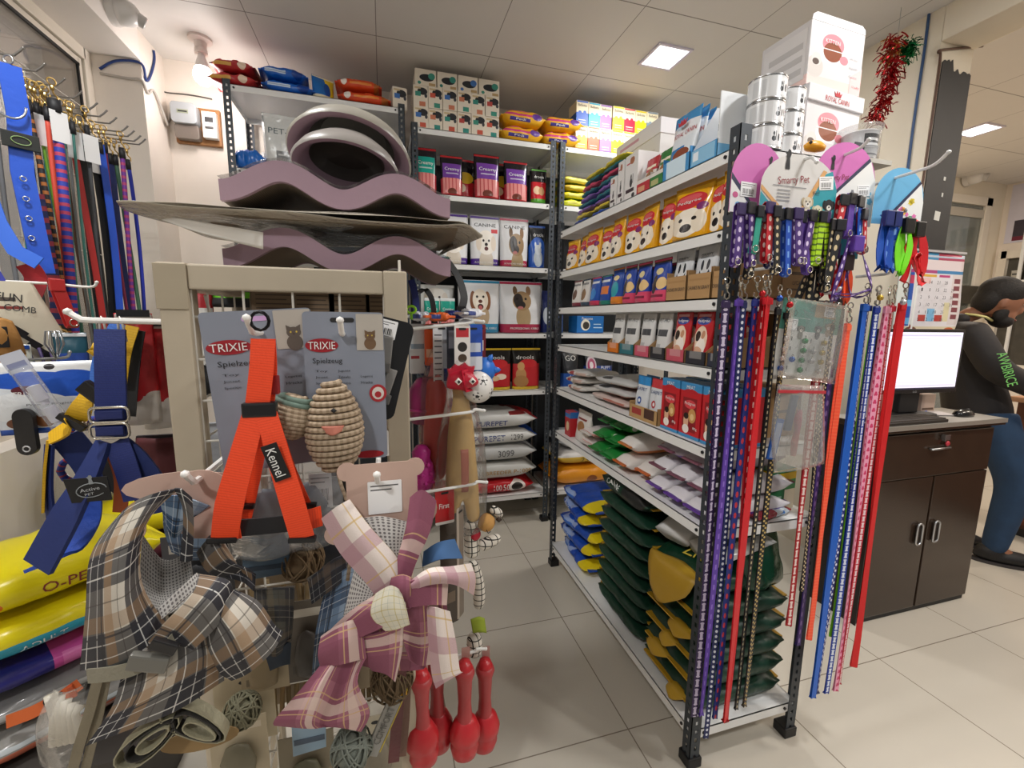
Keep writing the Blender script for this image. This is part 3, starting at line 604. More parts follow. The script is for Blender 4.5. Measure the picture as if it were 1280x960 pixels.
for i,(k,c) in enumerate((('retriever','2a86ae'),('frenchie','a82448'))):
    x0,x1=x4[i]
    pouch('dog_food_bag',['big white dog food bag with a brown and white dog above a blue band','big white dog food bag with a dark faced dog above a red band'][i],'dog food bag',((x0+x1)/2,YF+.07,Mz[3]),0,x1-x0,.33,.13,pmat('d9dadc',face(k,.5,.62,.21)+[('r',-9,-9,9,.17,c)],.3,bump=.5,scale=14,bdist=.01),'canine food bags',i+2,texts=(('PROFESSIONAL KIBBLE',.05,.09,.66,.04,WHITE),),wr=.006)
pouch('cat_food_bag','dark blue bag at the right end of the fourth shelf','cat food bag',(1.062,2.84,Mz[3]),0,.08,.28,.07,pmat('1a2a6a',[('e',.5,.4,.3,.2,'c9d0d8')],.3,bump=.3,scale=20),None,2)
# fifth shelf
for i in range(3):
    x0,x1=((0.4143,0.6021),(0.6074,0.8081),(0.8081,1.011))[i]
    pouch('dog_food_bag','black and red dog food bag, %s from the left on the fifth shelf'%ORD[i],'dog food bag',((x0+x1)/2,YF+.05,Mz[4]),0,x1-x0,.275,.08,pmat('15120f',[('r',.04,.08,.96,.62,'b8242a'),('e',.55,.63,.3,.1,'c4262c'),('r',-9,-9,9,.07,'d9b52a')]+([('e',.62,.32,.18,.07,'e8d6c0'),('e',.4,.28,.16,.06,'d8b890')] if i!=2 else [('e',.3,.36,.17,.16,'b98a58'),('e',.3,.56,.12,.1,'c99a66'),('e',.3,.2,.24,.14,'a87a4a')]),.3,bump=.3,scale=20),'red and black dog food bags',i,texts=(('drools',-.05,.78,.6,.09,WHITE),))
# bottom shelf: pile of sacks
SW=pmat('cfcfcb',[],.4,bump=.5,scale=12,bdist=.01)
zz=Mz[5]+.002; cx=0.5898
sk=[('red sack with white numerals at the bottom of the pile',pmat('c01f28',[('e',.83,.5,.09,.38,'f0e6e0'),('e',.83,.5,.06,.26,'26201e'),('r',.3,.44,.7,.5,'a81820')],.35,bump=.4,scale=12),.10,(('100',.13,.5,.08,.4,WHITE),('50',.22,.5,.07,.42,WHITE)),.68,None),
 ('pale grey sack lettered in gold, second from the bottom of the pile',SW,.125,(('BREEDER P-1000',.22,.45,.46,.22,mat('b98a3a',.5)),),.70,None),
 ('pale grey sack with a handwritten number, in the middle of the pile',pmat('c6c7c6',[],.4,bump=.6,scale=10,bdist=.012),.115,(('3099',.19,.5,.16,.38,mat('5a5a5c',.6)),),.70,None),
 ('white sack with blue end, second from the top of the pile',pmat('d9d9d6',[],.35,bump=.5,scale=12,bdist=.01),.105,(('PUREPET',.03,.48,.30,.36,mat('1c3a86',.5)),('1299',.30,.5,.12,.36,mat('5a5a5c',.6))),.70,mat('1d55b8',.4,bump=.5,scale=20)),
 ('white sack with red end, topmost of the pile',pmat('d9d9d6',[('r',.72,.8,.9,.95,'8e2a2c')],.35,bump=.5,scale=12,bdist=.01),.12,(('PUREPET',.05,.38,.30,.28,mat('1c3a86',.5)),),.70,mat('c0222a',.4,bump=.5,scale=20))]
for i,(lab,m,T,tx_,L,em) in enumerate(sk):
    t=sack('food_sack',lab,'sack',(cx+.045+(.0 if i else -.01),2.92,zz),0,L,.36,T,m,'sacks on the bottom of the middle rack',i,tx_,endm=em,e=3.6)
    if em:
        g=G(); g.lathe([(.006,-.06),(.03,-.03),(.045,.02),(.05,.05)],12).xf(Matrix.Translation((L/2-.045,0,T*.54))@Matrix.Rotation(-math.pi/2,4,'Y')@Matrix.Diagonal((1.0,3.2,1,1)))
        put('gathered_end',g.mesh('gathered_end',em,smooth=True),t)
    zz+=T+.002
# left rack second shelf
pouch('food_bag','white crinkled bag with grey lettering standing on the left rack second shelf','food bag',(-0.4796,2.80,Lz[1]),.12,.22,.30,.08,pmat('d2d4d2',[('r',.28,.12,.8,.38,'77797a'),('q',.32,.3,.76,.33,'f0f0f0')],.25,bump=.7,scale=14,bdist=.012),None,1,texts=(('PET-PRO',.06,.72,.86,.1,mat('5c6a70',.5)),),wr=.008,rx=.05)
sack('plastic_bundle','crumpled blue plastic bundle at the left end of the left rack second shelf','plastic bundle',(-0.6806+.015,2.83,Lz[1]),.1,.15,.15,.115,mat('1d63b8',.25,bump=.9,scale=30,var=.15),None,2,wr=.014)
sack('plastic_bundle','white crumpled plastic bundle behind the blue one on the left rack','plastic bundle',(-0.6531,3.0,Lz[1]),0,.14,.16,.17,mat('dedede',.25,bump=.9,scale=30),None,3,wr=.014)
sack('plastic_bundle','white crumpled plastic bundle under the lettered white bag','plastic bundle',(-0.3835,2.90,Lz[1]),0,.16,.2,.10,mat('e0dedc',.25,bump=.9,scale=30),None,1,wr=.014)
pouch('food_bag','blue bag showing above the wrapped round beds','food bag',(-0.2433,2.88,Lz[1]),0,.17,.26,.09,BLUEB,None,1)
pouch('food_bag','purple bag at the right end of the left rack second shelf','food bag',(0.0791,2.88,Lz[1]),0,.09,.23,.07,mat('6a4a98',.3,bump=.4),None,2)
# corner rack, seen between the posts
for i in range(4):
    sack('food_bag','yellow bag lying in the pile on the corner rack second shelf, %s from the bottom'%ORD[i],'food bag',(1.10+.135,2.84,Mz[1]+i*.047),.05*i,.24,.2,.05,pmat(['cfd21c','e0d21c','c9a81c','e6dc5a'][i],[('r',.2,.3,.7,.6,'e8e26a'),('r',-9,.0,9,.14,'6a8a2a')],.35,bump=.5,scale=25),'yellow bags on the corner rack',i)
t=carton('treat_carton','blue carton of dog biscuits lying on the corner rack fourth shelf','carton',(1.359,YF+.09,Mz[3]),0,.2,.115,.14,pmat('1668b0',[('e',.32,.48,.17,.33,'e8e2d0'),('e',.34,.45,.12,.22,'3a352c'),('r',.62,.3,.95,.36,'bcd6ea'),('r',.62,.5,.9,.55,'bcd6ea'),('r',.02,.0,.98,.06,'0c4a86')],.4),None,texts=(('Pawsome',-.12,.86,.4,.16,WHITE),))
pouch('food_bag','dark blue bag at the left end of the corner rack fourth shelf','food bag',(1.14,YF+.04,Mz[3]),0,.05,.12,.05,mat('2a4a80',.3,bump=.4),None,2)
pouch('dog_food_bag','black and blue dog food bag at the left of the corner rack fifth shelf','dog food bag',(1.23,YF+.06,Mz[4]),0,.14,.26,.09,pmat('16181e',[('r',-9,-9,9,.38,'1b4a96'),('e',.7,.2,.2,.1,'8a7a6a')],.3,bump=.4,scale=20),None,0,texts=(('GO',0,.78,.55,.14,WHITE),('Adult',.1,.3,.4,.07,WHITE)))
pouch('dog_food_bag','blue dog food bag with a round pink emblem on the corner rack fifth shelf','dog food bag',(1.461,YF+.08,Mz[4]),0,.23,.24,.11,pmat('1a3f8e',[('r',-9,.6,9,9,'14161c'),('e',.22,.62,.16,.26,'d8c6ce'),('e',.22,.62,.12,.19,'b8456e'),('e',.22,.62,.06,.1,'f0e0e4')],.3,bump=.4,scale=20),None,1,texts=(('PUPPY',.2,.55,.34,.09,WHITE),))
z0=Mz[5]+.002
for i,(lab,c,T,sh) in enumerate((('orange sack at the bottom of the corner rack pile','e0901c',.15,[('e',.6,.3,.08,.2,'8a4a1c')]),('white and yellow sack with a handwritten price above the orange one','d8b03a',.12,[('r',-9,.55,9,9,'d6d2cc')]),('grey sack on top of the corner rack pile','b9bcbe',.10,[]))):
    sack('food_sack',lab,'sack',(1.37,2.92,z0),0,.50-.06*i,.34,T,pmat(c,sh,.35,bump=.5,scale=12,bdist=.01),'sacks on the corner rack',i,texts=(('2339',.05,.35,.3,.34,mat('6a5a20',.6)),) if i==1 else ()); z0+=T+.002

# ---------------------------------------------------------------- goods on the long rack, facing the aisle (towards -x)
XF=.897; RZ=-math.pi/2; DK=mat('2b2b2e',.5); WT=WHITE
def A(z): return AV[z]
# --- top: sachets, small cartons, trays, pouch boxes, cans, kitten cartons
sc=['1f4fa6','e0c83a','7a5ab0','17707c','8a62b8','17707c','d0466a','17707c','e6d23a']
R=random.Random(9)
for c in range(2):
    for k in range(9):
        y0=(1.985,1.80)[c]-.006*k
        sack('sachet','%s flat sachet, %s from the bottom of the %s sachet stack'%(['blue','yellow','purple','teal','lilac','dark teal','pink','deep teal','bright yellow'][k],ORD[k],('far','near')[c]),'sachet',(XF+.085+.004*k,y0,A(0)+k*.025),RZ+R.uniform(-.04,.04),.165,.15,.024,pmat(sc[k],[('q',-9,.7,9,.95,'ffffff',.12)],.3,bump=.4,scale=30),'sachet stacks on the long rack',k+c,wr=.004)
def catbox(): return pmat('e3e1df',[('e',.5,.38,.10,.10,'2a2a2c'),('e',.5,.5,.05,.06,'2a2a2c'),('r',.62,.36,.66,.56,'2a2a2c'),('r',.1,.18,.75,.26,'3a2a30'),('e',.7,.1,.12,.05,'3a3a3c'),('r',.1,.8,.6,.83,'b03a44'),('e',.55,.86,.18,.08,'a86a4a')],.4)
for i,(a,b,h) in enumerate(((1.692,1.644,.115),(1.640,1.597,.16),(1.592,1.505,.165))):
    carton('food_carton',['low white carton next to the coloured sachet stacks','white carton with black cat outline, narrow, next to the sachets','white carton with black cat outline and open round top'][i],'carton',(XF+.06+.004*i,(a+b)/2,A(0)),RZ,a-b,h,.11,catbox(),'white cat food cartons on the long rack')
t=thing('food_carton','large white food carton standing behind the small cartons on the long rack','carton',(1.17,1.80,A(0)+.0012),RZ+.0)
put('carton_body',G().box(-.17,.17,-.09,.09,0,.345).mesh('carton_body',pmat('e6e4e2',[('r',.1,.55,.4,.6,'c8a0a4'),('r',.1,.4,.5,.44,'c9b6b6'),('r',.55,.3,.9,.7,'d9d4d2')],.45),bevel=.002,planar=True),t)
put('lid',G().box(-.174,.174,-.094,.094,.29,.35).mesh('lid',pmat('efedf0',[('r',.1,.4,.55,.6,'d8a8b8')],.45),bevel=.003,planar=True),t)
put('end_print',G().add([(-.171,-.07,.03),(-.171,.07,.03),(-.171,.07,.27),(-.171,-.07,.27)],[(0,1,2,3)],[[(0,0),(1,0),(1,1),(0,1)]]).mesh('end_print',pmat('e6e2e2',[('e',.5,.55,.3,.25,'d8909c'),('e',.5,.5,.18,.14,'8a4a34'),('r',.1,.1,.9,.16,'b9a0a4'),('r',.1,.85,.9,.9,'c04050')],.45)),t)
# red and green trays of cat food sachets
for i,(y,z,c,lab) in enumerate(((1.452,0,'b8323a','red and white tray of cat food sachets'),(1.37,0,'2f7a3a','green and white tray of cat food sachets'))):
    t=thing('sachet_tray',lab+' on the long rack top','tray',(XF+.07,y,A(0)+.0012),RZ)
    g=G(); g.box(-.04,.04,-.062,.06,0,.002).box(-.04,.04,-.064,-.062,0,.05).box(-.04,.04,.06,.062,0,.09).box(-.042,-.04,-.064,.062,0,.06).box(.04,.042,-.064,.062,0,.06)
    put('tray',g.mesh('tray',pmat('dfd9d2',[('r',-9,.0,9,.42,c),('q',.1,.1,.6,.3,'f2d8a0')],.4),planar='all'),t)
    for k in range(5):
        s=gpouch(.074,.12+.008*k,.014,k,nv=10,nu=8); 
        put('sachet',s.mesh('sachet',pmat('dcd8d2',[('r',-9,.6,9,9,c),('e',.5,.45,.3,.2,'9a6a3a'),('r',.15,.68,.85,.76,'f0e4cc'),('r',.1,.1,.8,.2,c)],.3),smooth=True,planar='all'),t,(0,-.045+.021*k,.004),(-.16,0,0))
for i,y in enumerate((1.45,1.38)):
    pouch('cat_food_pouch',['red cat food pouch standing behind the red tray','brown and cream cat food pouch standing behind the green tray'][i],'cat food pouch',(XF+.2,y,A(0)),RZ,.10,.19,.04,pmat(['b02a34','9a7048'][i],[('r',.1,.3,.9,.55,'e6d8c0'),('e',.5,.7,.25,.1,'e8c44a'),('e',.45,.42,.2,.1,'7a4a2a')],.3,bump=.3),None,i)
# hanging pouch boxes
RCR=mat('b8323c',.5)
RCP=pmat('dfe6ec',[('r',-9,.72,9,9,'3d8cc4'),('e',.5,.72,.7,.13,'e6eaee'),('e',.3,.8,.18,.04,'b8cfe0'),('r',.04,.25,.62,.45,'2f7fc0'),('e',.5,.33,.3,.09,'8a4a34'),('r',.5,.12,.95,.26,'cfe2ef'),('r',.0,.0,1,.1,'a8d0e8')],.25,bump=.25)
t=thing('pouch_display','pale blue display box of large cat food pouches on the long rack top','display box',(XF+.055,1.262,A(0)+.0012),RZ)
g=G(); g.box(-.066,.066,-.055,-.053,0,.055).box(-.066,.066,.053,.055,0,.12).box(-.066,-.064,-.055,.055,0,.07).box(.064,.066,-.055,.055,0,.07).box(-.066,.066,-.055,.055,0,.002)
put('tray',g.mesh('tray',pmat('cfe4f0',[('r',.0,.0,.14,9,'3f8ec6'),('r',.86,.0,1,9,'3f8ec6')],.4),planar='all'),t)
for k in range(4):
    gp=gpouch(.126-.005*k,.19+.004*(k%2),.03,k); o=put('pouch',gp.mesh('pouch',RCP,smooth=True,planar='all'),t,(0,-.035+.026*k,.004),(-.10,0,0))
    if k<2:
        sf=bvh(gp); lettering(o,'ROYAL CANIN',0,.128,.105,.014,RCR,surf=sf); c=G(); c.extrude([(-.016,.147),(.016,.147),(.022,.162),(.012,.155),(.006,.166),(0,.156),(-.006,.166),(-.012,.155),(-.022,.162)],-.02,-.0185); put('crown',c.mesh('crown',RCR),o)
t=thing('display_box','open blue and white display box tipped against the cans','display box',(XF+.065,1.138,A(0)+.0012),RZ)
g=G(); g.box(-.055,.055,-.062,-.060,0,.05).box(-.055,.055,-.062,.06,0,.002).box(-.057,-.055,-.062,.06,0,.05).box(-.055,.055,.058,.06,0,.06)
put('base',g.mesh('base',pmat('4a97ca',[('r',.05,.12,.9,.8,'8cc0e0'),('r',.1,.3,.3,.7,'e8f0f6')],.4),planar='all'),t)
g=G(); g.add([(-.055,-.058,.05),(-.055,.058,.05),(-.02,.058,.165),(-.02,-.01,.165)],[(0,1,2,3)]).add([(-.055,.058,.05),(.053,.058,.05),(.053,.058,.17),(-.02,.058,.165)],[(0,1,2,3)])
put('inner_wall',g.mesh('inner_wall',mat('eceef0',.5)),t)
g=G(); g.extrude([(.052,0),(.056,0),(.056,.17),(.052,.17)],-.062,.06); put('side_wall',g.mesh('side_wall',pmat('dfe2e4',[('r',-9,0,9,.22,'6aaad4'),('r',.2,.4,.5,.5,'555555')],.5),planar='all'),t)
# cans
def can(label,loc,rz,r,h,grp,wrap='d9dadb'):
    k=('can',r,h,wrap)
    if k not in _pc:
        b=G(); n=28; vs=[];fs=[];uv=[]
        for j,(z) in enumerate((.0045,h-.0045)): vs+=[(r*math.sin(2*math.pi*i/n),-r*math.cos(2*math.pi*i/n),z) for i in range(n+1)]
        for i in range(n): fs.append((i,i+1,n+2+i,n+1+i)); uv.append([(i/n,0),((i+1)/n,0),((i+1)/n,1),(i/n,1)])
        b.add(vs,fs,uv)
        m=pmat(wrap,[('r',.02,.1,.14,.9,'e9e9ea'),('e',.05,.38,.020,.13,'3c4046'),('e',.05,.62,.010,.10,'3c4046'),('r',.066,.3,.073,.75,'3c4046'),('e',.10,.45,.011,.18,'4a4e55'),('e',.125,.5,.008,.2,'4a4e55'),('r',.15,.2,.23,.3,'26262a'),('r',.15,.55,.24,.62,'a84a54'),('r',.15,.38,.22,.42,'8a8c90'),('r',.3,.15,.45,.8,'c2c4c6'),('r',.8,.1,.92,.85,'c6c8ca')],.25)
        rim=lambda z,s:[(r*.94,z),(r*1.012,z),(r*1.02,z+s*.0022),(r*1.0,z+s*.005)]
        l=G().lathe([(0,h-.004),(r*.8,h-.004),(r*.86,h-.0015),(r*.90,h-.004),(r*.94,h-.003),(r*.96,h),(r*1.02,h-.001),(r*1.02,h-.003),(r*.995,h-.0055)],28)
        q=G().lathe([(0,.002),(r*.9,.002),(r*.96,0.0),(r*1.02,.001),(r*1.02,.003),(r*.995,.0055)],28)
        _pc[k]=(b.mesh('can_label',m,smooth=True),l.mesh('lid',mat('c2c3c4',.25,1),smooth=40),q.mesh('bottom_rim',mat('c2c3c4',.25,1),smooth=40))
    a,b,c=_pc[k]; t=thing('food_can',label,'can',loc,rz,grp); put('can_label',a,t); put('lid',b,t); put('bottom_rim',c,t); return t
for c,(x,y,rz) in enumerate(((1.0,1.03,-.5),(1.103,1.06,-.45))):
    for k in range(3):
        can('white cat food tin, %s of the %s stack of three'%(('bottom','middle','top')[k],('left','right')[c]),(x,y,A(0)+.0015+k*.0602),rz+.1*k,.0465 if c==0 else .0435,.06,'stacked white tins on the long rack')
t=thing('can_pack','two tins wrapped in film at the right end of the long rack top','can pack',(1.36,1.04,A(0)+.002))
put('tray',G().box(-.058,.06,-.055,.055,0,.003).box(-.06,-.058,-.055,.055,0,.012).box(.06,.062,-.055,.055,0,.012).box(-.06,.06,-.057,-.055,0,.012).mesh('tray',mat('b5b0a6',.6)),t)
for k in range(2):
    put('tin',G().lathe([(0,0),(.045,0),(.047,.002),(.045,.005),(.045,.04),(.047,.043),(.045,.045),(0,.043)],28,(0,0,.004+k*.046)).mesh('tin',pmat('d5d6d8',[('r',.2,.2,.9,.75,'1c1c1e') if k else ('r',.1,.3,.8,.6,'8a8c90'),('r',.3,.35,.7,.5,'cfcfcf')],.3),smooth=40,planar='all'),t)
put('film',G().lathe([(.050,.004),(.0505,.05),(.050,.096),(.056,.11)],20,(0,0,0)).mesh('film',film(.06),smooth=True),t)
# kitten cartons: a display-topped lower one, a plain upper one
PK='e58a94'
KB=[('r',-9,0,9,.16,'f0cfc8'),('e',.42,.70,.2,.16,PK),('r',.2,.40,.64,.58,'ece8e8'),('e',.42,.58,.17,.15,'8a4a30'),('r',.2,.605,.64,.62,'f0e8e8'),('e',.64,.5,.08,.07,PK),('e',.12,.3,.15,.17,'cfc8c2'),('e',.14,.42,.09,.1,'d9d4ce'),('e',.13,.38,.06,.05,'5a4a44'),('r',.74,.62,.9,.65,'c9ccd0'),('r',.72,.48,.9,.5,'c9ccd0'),('r',.72,.34,.9,.36,'c9ccd0')]
def kitten(label,loc,rz,w,h,d,banner):
    t=thing('kitten_food_carton',label,'carton',loc,rz)
    put('carton_body',G().box(-w/2,w/2,-d/2,d/2,0,h).mesh('carton_body',pmat('d9d5d5',KB,.4),bevel=.003,planar=True),t)
    put('side_print',G().box(-w/2-.0012,-w/2,-d/2+.01,d/2-.01,h*.1,h*.9).mesh('side_print',mat('e2dedc',.5)),t)
    for q,(a,b) in enumerate(((.2,.35),(.40,.55),(.6,.82))):
        put('side_text',G().box(-w/2-.0018,-w/2-.0012,-d/2+.02,d/2-.03,h*a,h*(a+.1)).mesh('side_text',pmat('d6d2d0',[('r',-9,-9,9,9,'c6c2c0')],.5)),t)
    g=G(); g.add([(w/2-.045,-d/2-.0006,0),(w/2,-d/2-.0006,0),(w/2,-d/2-.0006,h*.45),(w/2-.045,-d/2-.0006,h*.28)],[(0,1,2,3)]); put('pink_panel',g.mesh('pink_panel',mat('f0c6c4',.45)),t)
    lettering(t,'KITTEN',-.02*w/.2,h*.735,w*.27,h*.06,WHITE,y=-d/2-.0004)
    for q in range(3): lettering(t,('40 days','Health','Taste')[q],w*.33,h*(.56-.14*q),w*.16,h*.035,mat('a9adb4',.5),y=-d/2-.0004)
    lettering(t,'12 x 85g',w*.40,h*.12,w*.14,h*.04,mat('c05a64',.5),y=-d/2-.0008)
    if banner:
        put('banner',G().box(-w/2-.004,w/2+.004,-d/2-.006,d/2+.004,h-.006,h+.036).mesh('banner',mat('dad8d9',.45),bevel=.002),t)
        lettering(t,'ROYAL CANIN',0,h+.008,w*.44,.014,RCR,y=-d/2-.006)
        c=G(); c.extrude([(-.012,h+.018),(.012,h+.018),(.017,h+.030),(.009,h+.024),(.005,h+.033),(0,h+.025),(-.005,h+.033),(-.009,h+.024),(-.017,h+.030)],-d/2-.0072,-d/2-.006); put('crown',c.mesh('crown',RCR),t)
    return t
kitten('white and pink kitten food carton with crown banner, lower of two on the long rack',(1.275,1.14,A(0)+.0015),.10,.235,.178,.15,True)
t=kitten('white and pink kitten food carton stacked on top, nearest the ceiling',(1.265,1.145,A(0)+.2165),.05,.215,.165,.16,False)
g=G(); g.extrude([(-.107,.165),(.107,.165),(.104,.178),(.09,.186),(-.09,.186),(-.104,.178)],-.08,-.078); put('raised_flap',g.mesh('raised_flap',mat('ecebec',.5)),t)
for q in range(3):
    g=G(); g.add([(.108,-.05+.03*q,.09),(.108,-.02+.03*q,.05),(.165,.0+.02*q,.15+.01*q)],[(0,1,2)]); put('torn_flap',g.mesh('torn_flap',mat('f0f0f0',.5)),t)
# --- first shelf: yellow pouches with a white dog
PEDF=pmat('e2a414',[('e',.5,.30,.40,.26,'efe6d6'),('e',.22,.30,.14,.2,'e6d9c4'),('e',.78,.30,.14,.2,'e6d9c4'),('e',.5,.2,.15,.075,'1a1412'),('e',.34,.36,.055,.035,'1a1412'),('e',.68,.36,.055,.035,'1a1412'),('e',.45,.70,.42,.15,'c42a34'),('e',.45,.76,.3,.06,'d85a60'),('r',.0,.88,1,1,'f0c030'),('e',.8,.56,.12,.07,'7a2a6a'),('r',-9,-9,9,.035,'b8860c')],.22,bump=.35,scale=24,bdist=.006)
for i,((a,b),h,d) in enumerate(zip([(2.158,2.035),(2.035,1.94),(1.937,1.80),(1.796,1.704),(1.704,1.60),(1.60,1.49),(1.486,1.378),(1.376,1.286),(1.282,1.125),(1.12,1.062),(1.062,1.012)],(.145,.15,.155,.15,.16,.16,.16,.165,.165,.16,.165),(.06,.06,.06,.06,.06,.06,.06,.05,.07,.05,.05))):
    wd=max(a-b,.085)
    pouch('dog_treat_pouch','yellow dog treat pouch with white dog, %s from the far end of the upper shelf'%ORD[i],'dog treat pouch',(XF+.035+.01*(i%2),(a+b)/2,A(1)),RZ+(.08,-.1,.02,.12,-.06)[i%5],wd*1.02,h,d,PEDF,'yellow pouches on the long rack',i,texts=(('Pedigree',-.04,.69,.6,.07,WT),))
for i,y in enumerate((1.98,1.85,1.66,1.5,1.36,1.18)):
    pouch('dog_treat_pouch','yellow dog treat pouch in the back row, %s from the far end'%ORD[i],'dog treat pouch',(XF+.13,y,A(1)),RZ,.12,.168,.06,PEDF,'yellow pouches on the long rack',i+2)
# --- second shelf
HS=.145
KIB=[('e',.5,.38,.26,.24,'45484e'),('e',.5,.55,.2,.13,'d6d6d6'),('e',.36,.62,.06,.1,'2c2e33'),('e',.64,.62,.06,.1,'2c2e33'),('e',.42,.44,.03,.02,'e8e8e8'),('e',.58,.44,.03,.02,'e8e8e8'),('r',.2,.75,.8,.78,'8a8c90'),('r',.2,.82,.7,.84,'a0a2a6')]
PB=[(2.072,1.972),(1.967,1.882),(1.871,1.778),(1.775,1.683),(1.680,1.585),(1.582,1.495),(1.493,1.398),(1.392,1.285),(1.279,1.178),(1.174,1.07),(1.066,.99)]
sp=[('e0dcd6',[('e',.5,.45,.25,.2,'6a4a3a'),('r',.1,.78,.9,.86,'8a8a8a'),('r',-9,-9,9,.14,'7a2a3a')],'white pouch with a brown dog'),('dcd8d2',[('e',.5,.42,.28,.22,'8a6a4a'),('r',.1,.78,.9,.86,'8a8a8a'),('r',-9,-9,9,.14,'3a4a5a')],'white pouch with a tan dog'),
 ('1c4fa8',[('e',.5,.4,.3,.2,'3a86d0'),('r',.1,.76,.9,.84,'e0e4ea'),('r',-9,-9,9,.16,'c43a5a')],'blue pouch with a pink foot'),('1c46a0',[('r',.1,.35,.9,.62,'d87a3a'),('r',.1,.76,.9,.84,'e0e4ea'),('r',-9,-9,9,.14,'1f7a6a')],'blue pouch with an orange panel'),
 ('234a9c',[('e',.5,.4,.3,.22,'2aa0b0'),('r',-9,-9,9,.2,'d8822a'),('e',.5,.72,.25,.07,'e8d49a')],'blue pouch with orange foot')]+[('26449c',[('r',-9,-9,9,.26,'d4486a'),('e',.35,.4,.16,.22,'2c1c18'),('e',.7,.42,.24,.14,'e6c48a'),('e',.5,.7,.2,.08,'e0d09a'),('r',.15,.1,.85,.16,'7a1f3a'),('r',-9,.9,9,9,'5a4638')],'blue and pink gravy pouch')]*3
for i,(c,sh,nm) in enumerate(sp):
    a,b=PB[i]; wd=a-b
    pouch('dog_food_pouch','%s, %s from the far end of the second shelf'%(nm,ORD[i]),'dog food pouch',(XF+.03,(a+b)/2,A(2)),RZ-.05,wd,HS-.02 if i<4 else HS+.0,.05,pmat(c,sh,.25,bump=.25,scale=26),'pouches on the second shelf of the long rack',i)
    for k in (1,2): pouch('dog_food_pouch','%s, %s behind the %s of the second shelf front'%(nm,('one','two')[k-1],ORD[i]),'dog food pouch',(XF+.03+.055*k,(a+b)/2,A(2)),RZ,wd,HS-.01,.05,pmat(c,sh,.25,bump=.25,scale=26),'pouches on the second shelf of the long rack',i+k)
KBOX=pmat('b08a5c',[('r',.08,.5,.92,.56,'a67f52')],.7)
for i in range(3):
    a,b=PB[8+i]; wd=a-b-.002
    t=thing('pouch_box','kraft box of silver gravy pouches, %s from the far end of the second shelf'%ORD[i],'box',(XF+.09,(a+b)/2,A(2)+.0012),RZ,'kraft boxes of gravy pouches')
    g=G(); g.box(-wd/2,wd/2,-.085,-.083,0,.075).box(-wd/2,wd/2,.083,.085,0,.11).box(-wd/2,-wd/2+.002,-.085,.085,0,.09).box(wd/2-.002,wd/2,-.085,.085,0,.09).box(-wd/2,wd/2,-.085,.085,0,.002)
    put('kraft_box',g.mesh('kraft_box',KBOX,planar='all'),t)
    lettering(t,'CHUNKS IN GRAVY',0,.034,wd*.92,.011,DK,y=-.085,key='kraft')
    for k in range(4):
        gp=gpouch(wd*.92,.155,.035,k+i); o=put('pouch',gp.mesh('pouch',pmat('cdcfd2',KIB,.22,bump=.3,scale=26),smooth=True,planar='all'),t,(0,-.06+.036*k,.003),(-.04,0,0))
        if k==0: lettering(o,'GRAVY',0,.128,wd*.5,.008,DK,surf=bvh(gp))
# --- third shelf: PET-PRO and red pouches in their trays
PC=[(1.656,1.562),(1.558,1.452),(1.448,1.352),(1.348,1.259),(1.255,1.161),(1.157,1.065),(1.061,.99)]
for i,(a,b) in enumerate(PC):
    wd=a-b-.004; pp=i<4; tc=['d8761c','2c6e78','c8566c','26262c','c05060','26262e','2c3040'][i]
    t=thing('pouch_tray','tray of %s pouches, %s front, %s from far end of third shelf'%('silver' if pp else 'red dog food',['orange','teal','pink','black','rose','black','navy'][i],ORD[i]),'tray',(XF+.08,(a+b)/2,A(3)+.0012),RZ,'pouch trays on the third shelf')
    g=G(); g.box(-wd/2,wd/2,-.078,-.076,0,.04).box(-wd/2,wd/2,.076,.078,0,.09).box(-wd/2,wd/2,-.078,.078,0,.002)
    put('tray',g.mesh('tray',pmat(tc,[('r',.2,.2,.8,.5,'e0dcd8',.25)],.5),planar='all'),t)
    for s in (-1,1):
        g=G(); g.extrude([(-.078,0),(.078,0),(.078,.09),(-.02,.085),(-.078,.04)],-.001,.001); g.xf(Matrix.Translation((s*(wd/2-.001),0,0))@Matrix.Rotation(math.pi/2,4,'Z')); put('tray_side',g.mesh('tray_side',mat('b08c60',.7)),t)
    for k in range(3):
        gp=gpouch(wd*.9,.155,.036,k+i); 
        m=pmat('d4d4d2',[('r',.18,.47,.84,.62,'4a4c50'),('q',.3,.2,.55,.3,'8a8c8e')],.3,bump=.35,scale=26) if pp else pmat('b8262c',[('e',.5,.42,.34,.3,'e6cdb4'),('e',.58,.3,.22,.2,'f0e6dc'),('e',.36,.52,.12,.1,'2a1a16'),('e',.62,.55,.1,.08,'c08a6a'),('e',.45,.2,.25,.12,'d8a88a'),('e',.5,.82,.36,.08,'3a4a9a'),('q',.15,.9,.8,.95,'f0d0d0')],.25,bump=.3,scale=26)
        o=put('pouch',gp.mesh('pouch',m,smooth=True,planar='all'),t,(0,-.055+.04*k,.003),(-.05,0,0))
        if pp and k==0: lettering(o,'PET-PRO',0,.128,wd*.66,.012,mat('5a5c60',.5),surf=bvh(gp))
        if not pp and k==0: lettering(o,'Pedigree',0,.127,wd*.56,.012,WT,surf=bvh(gp))
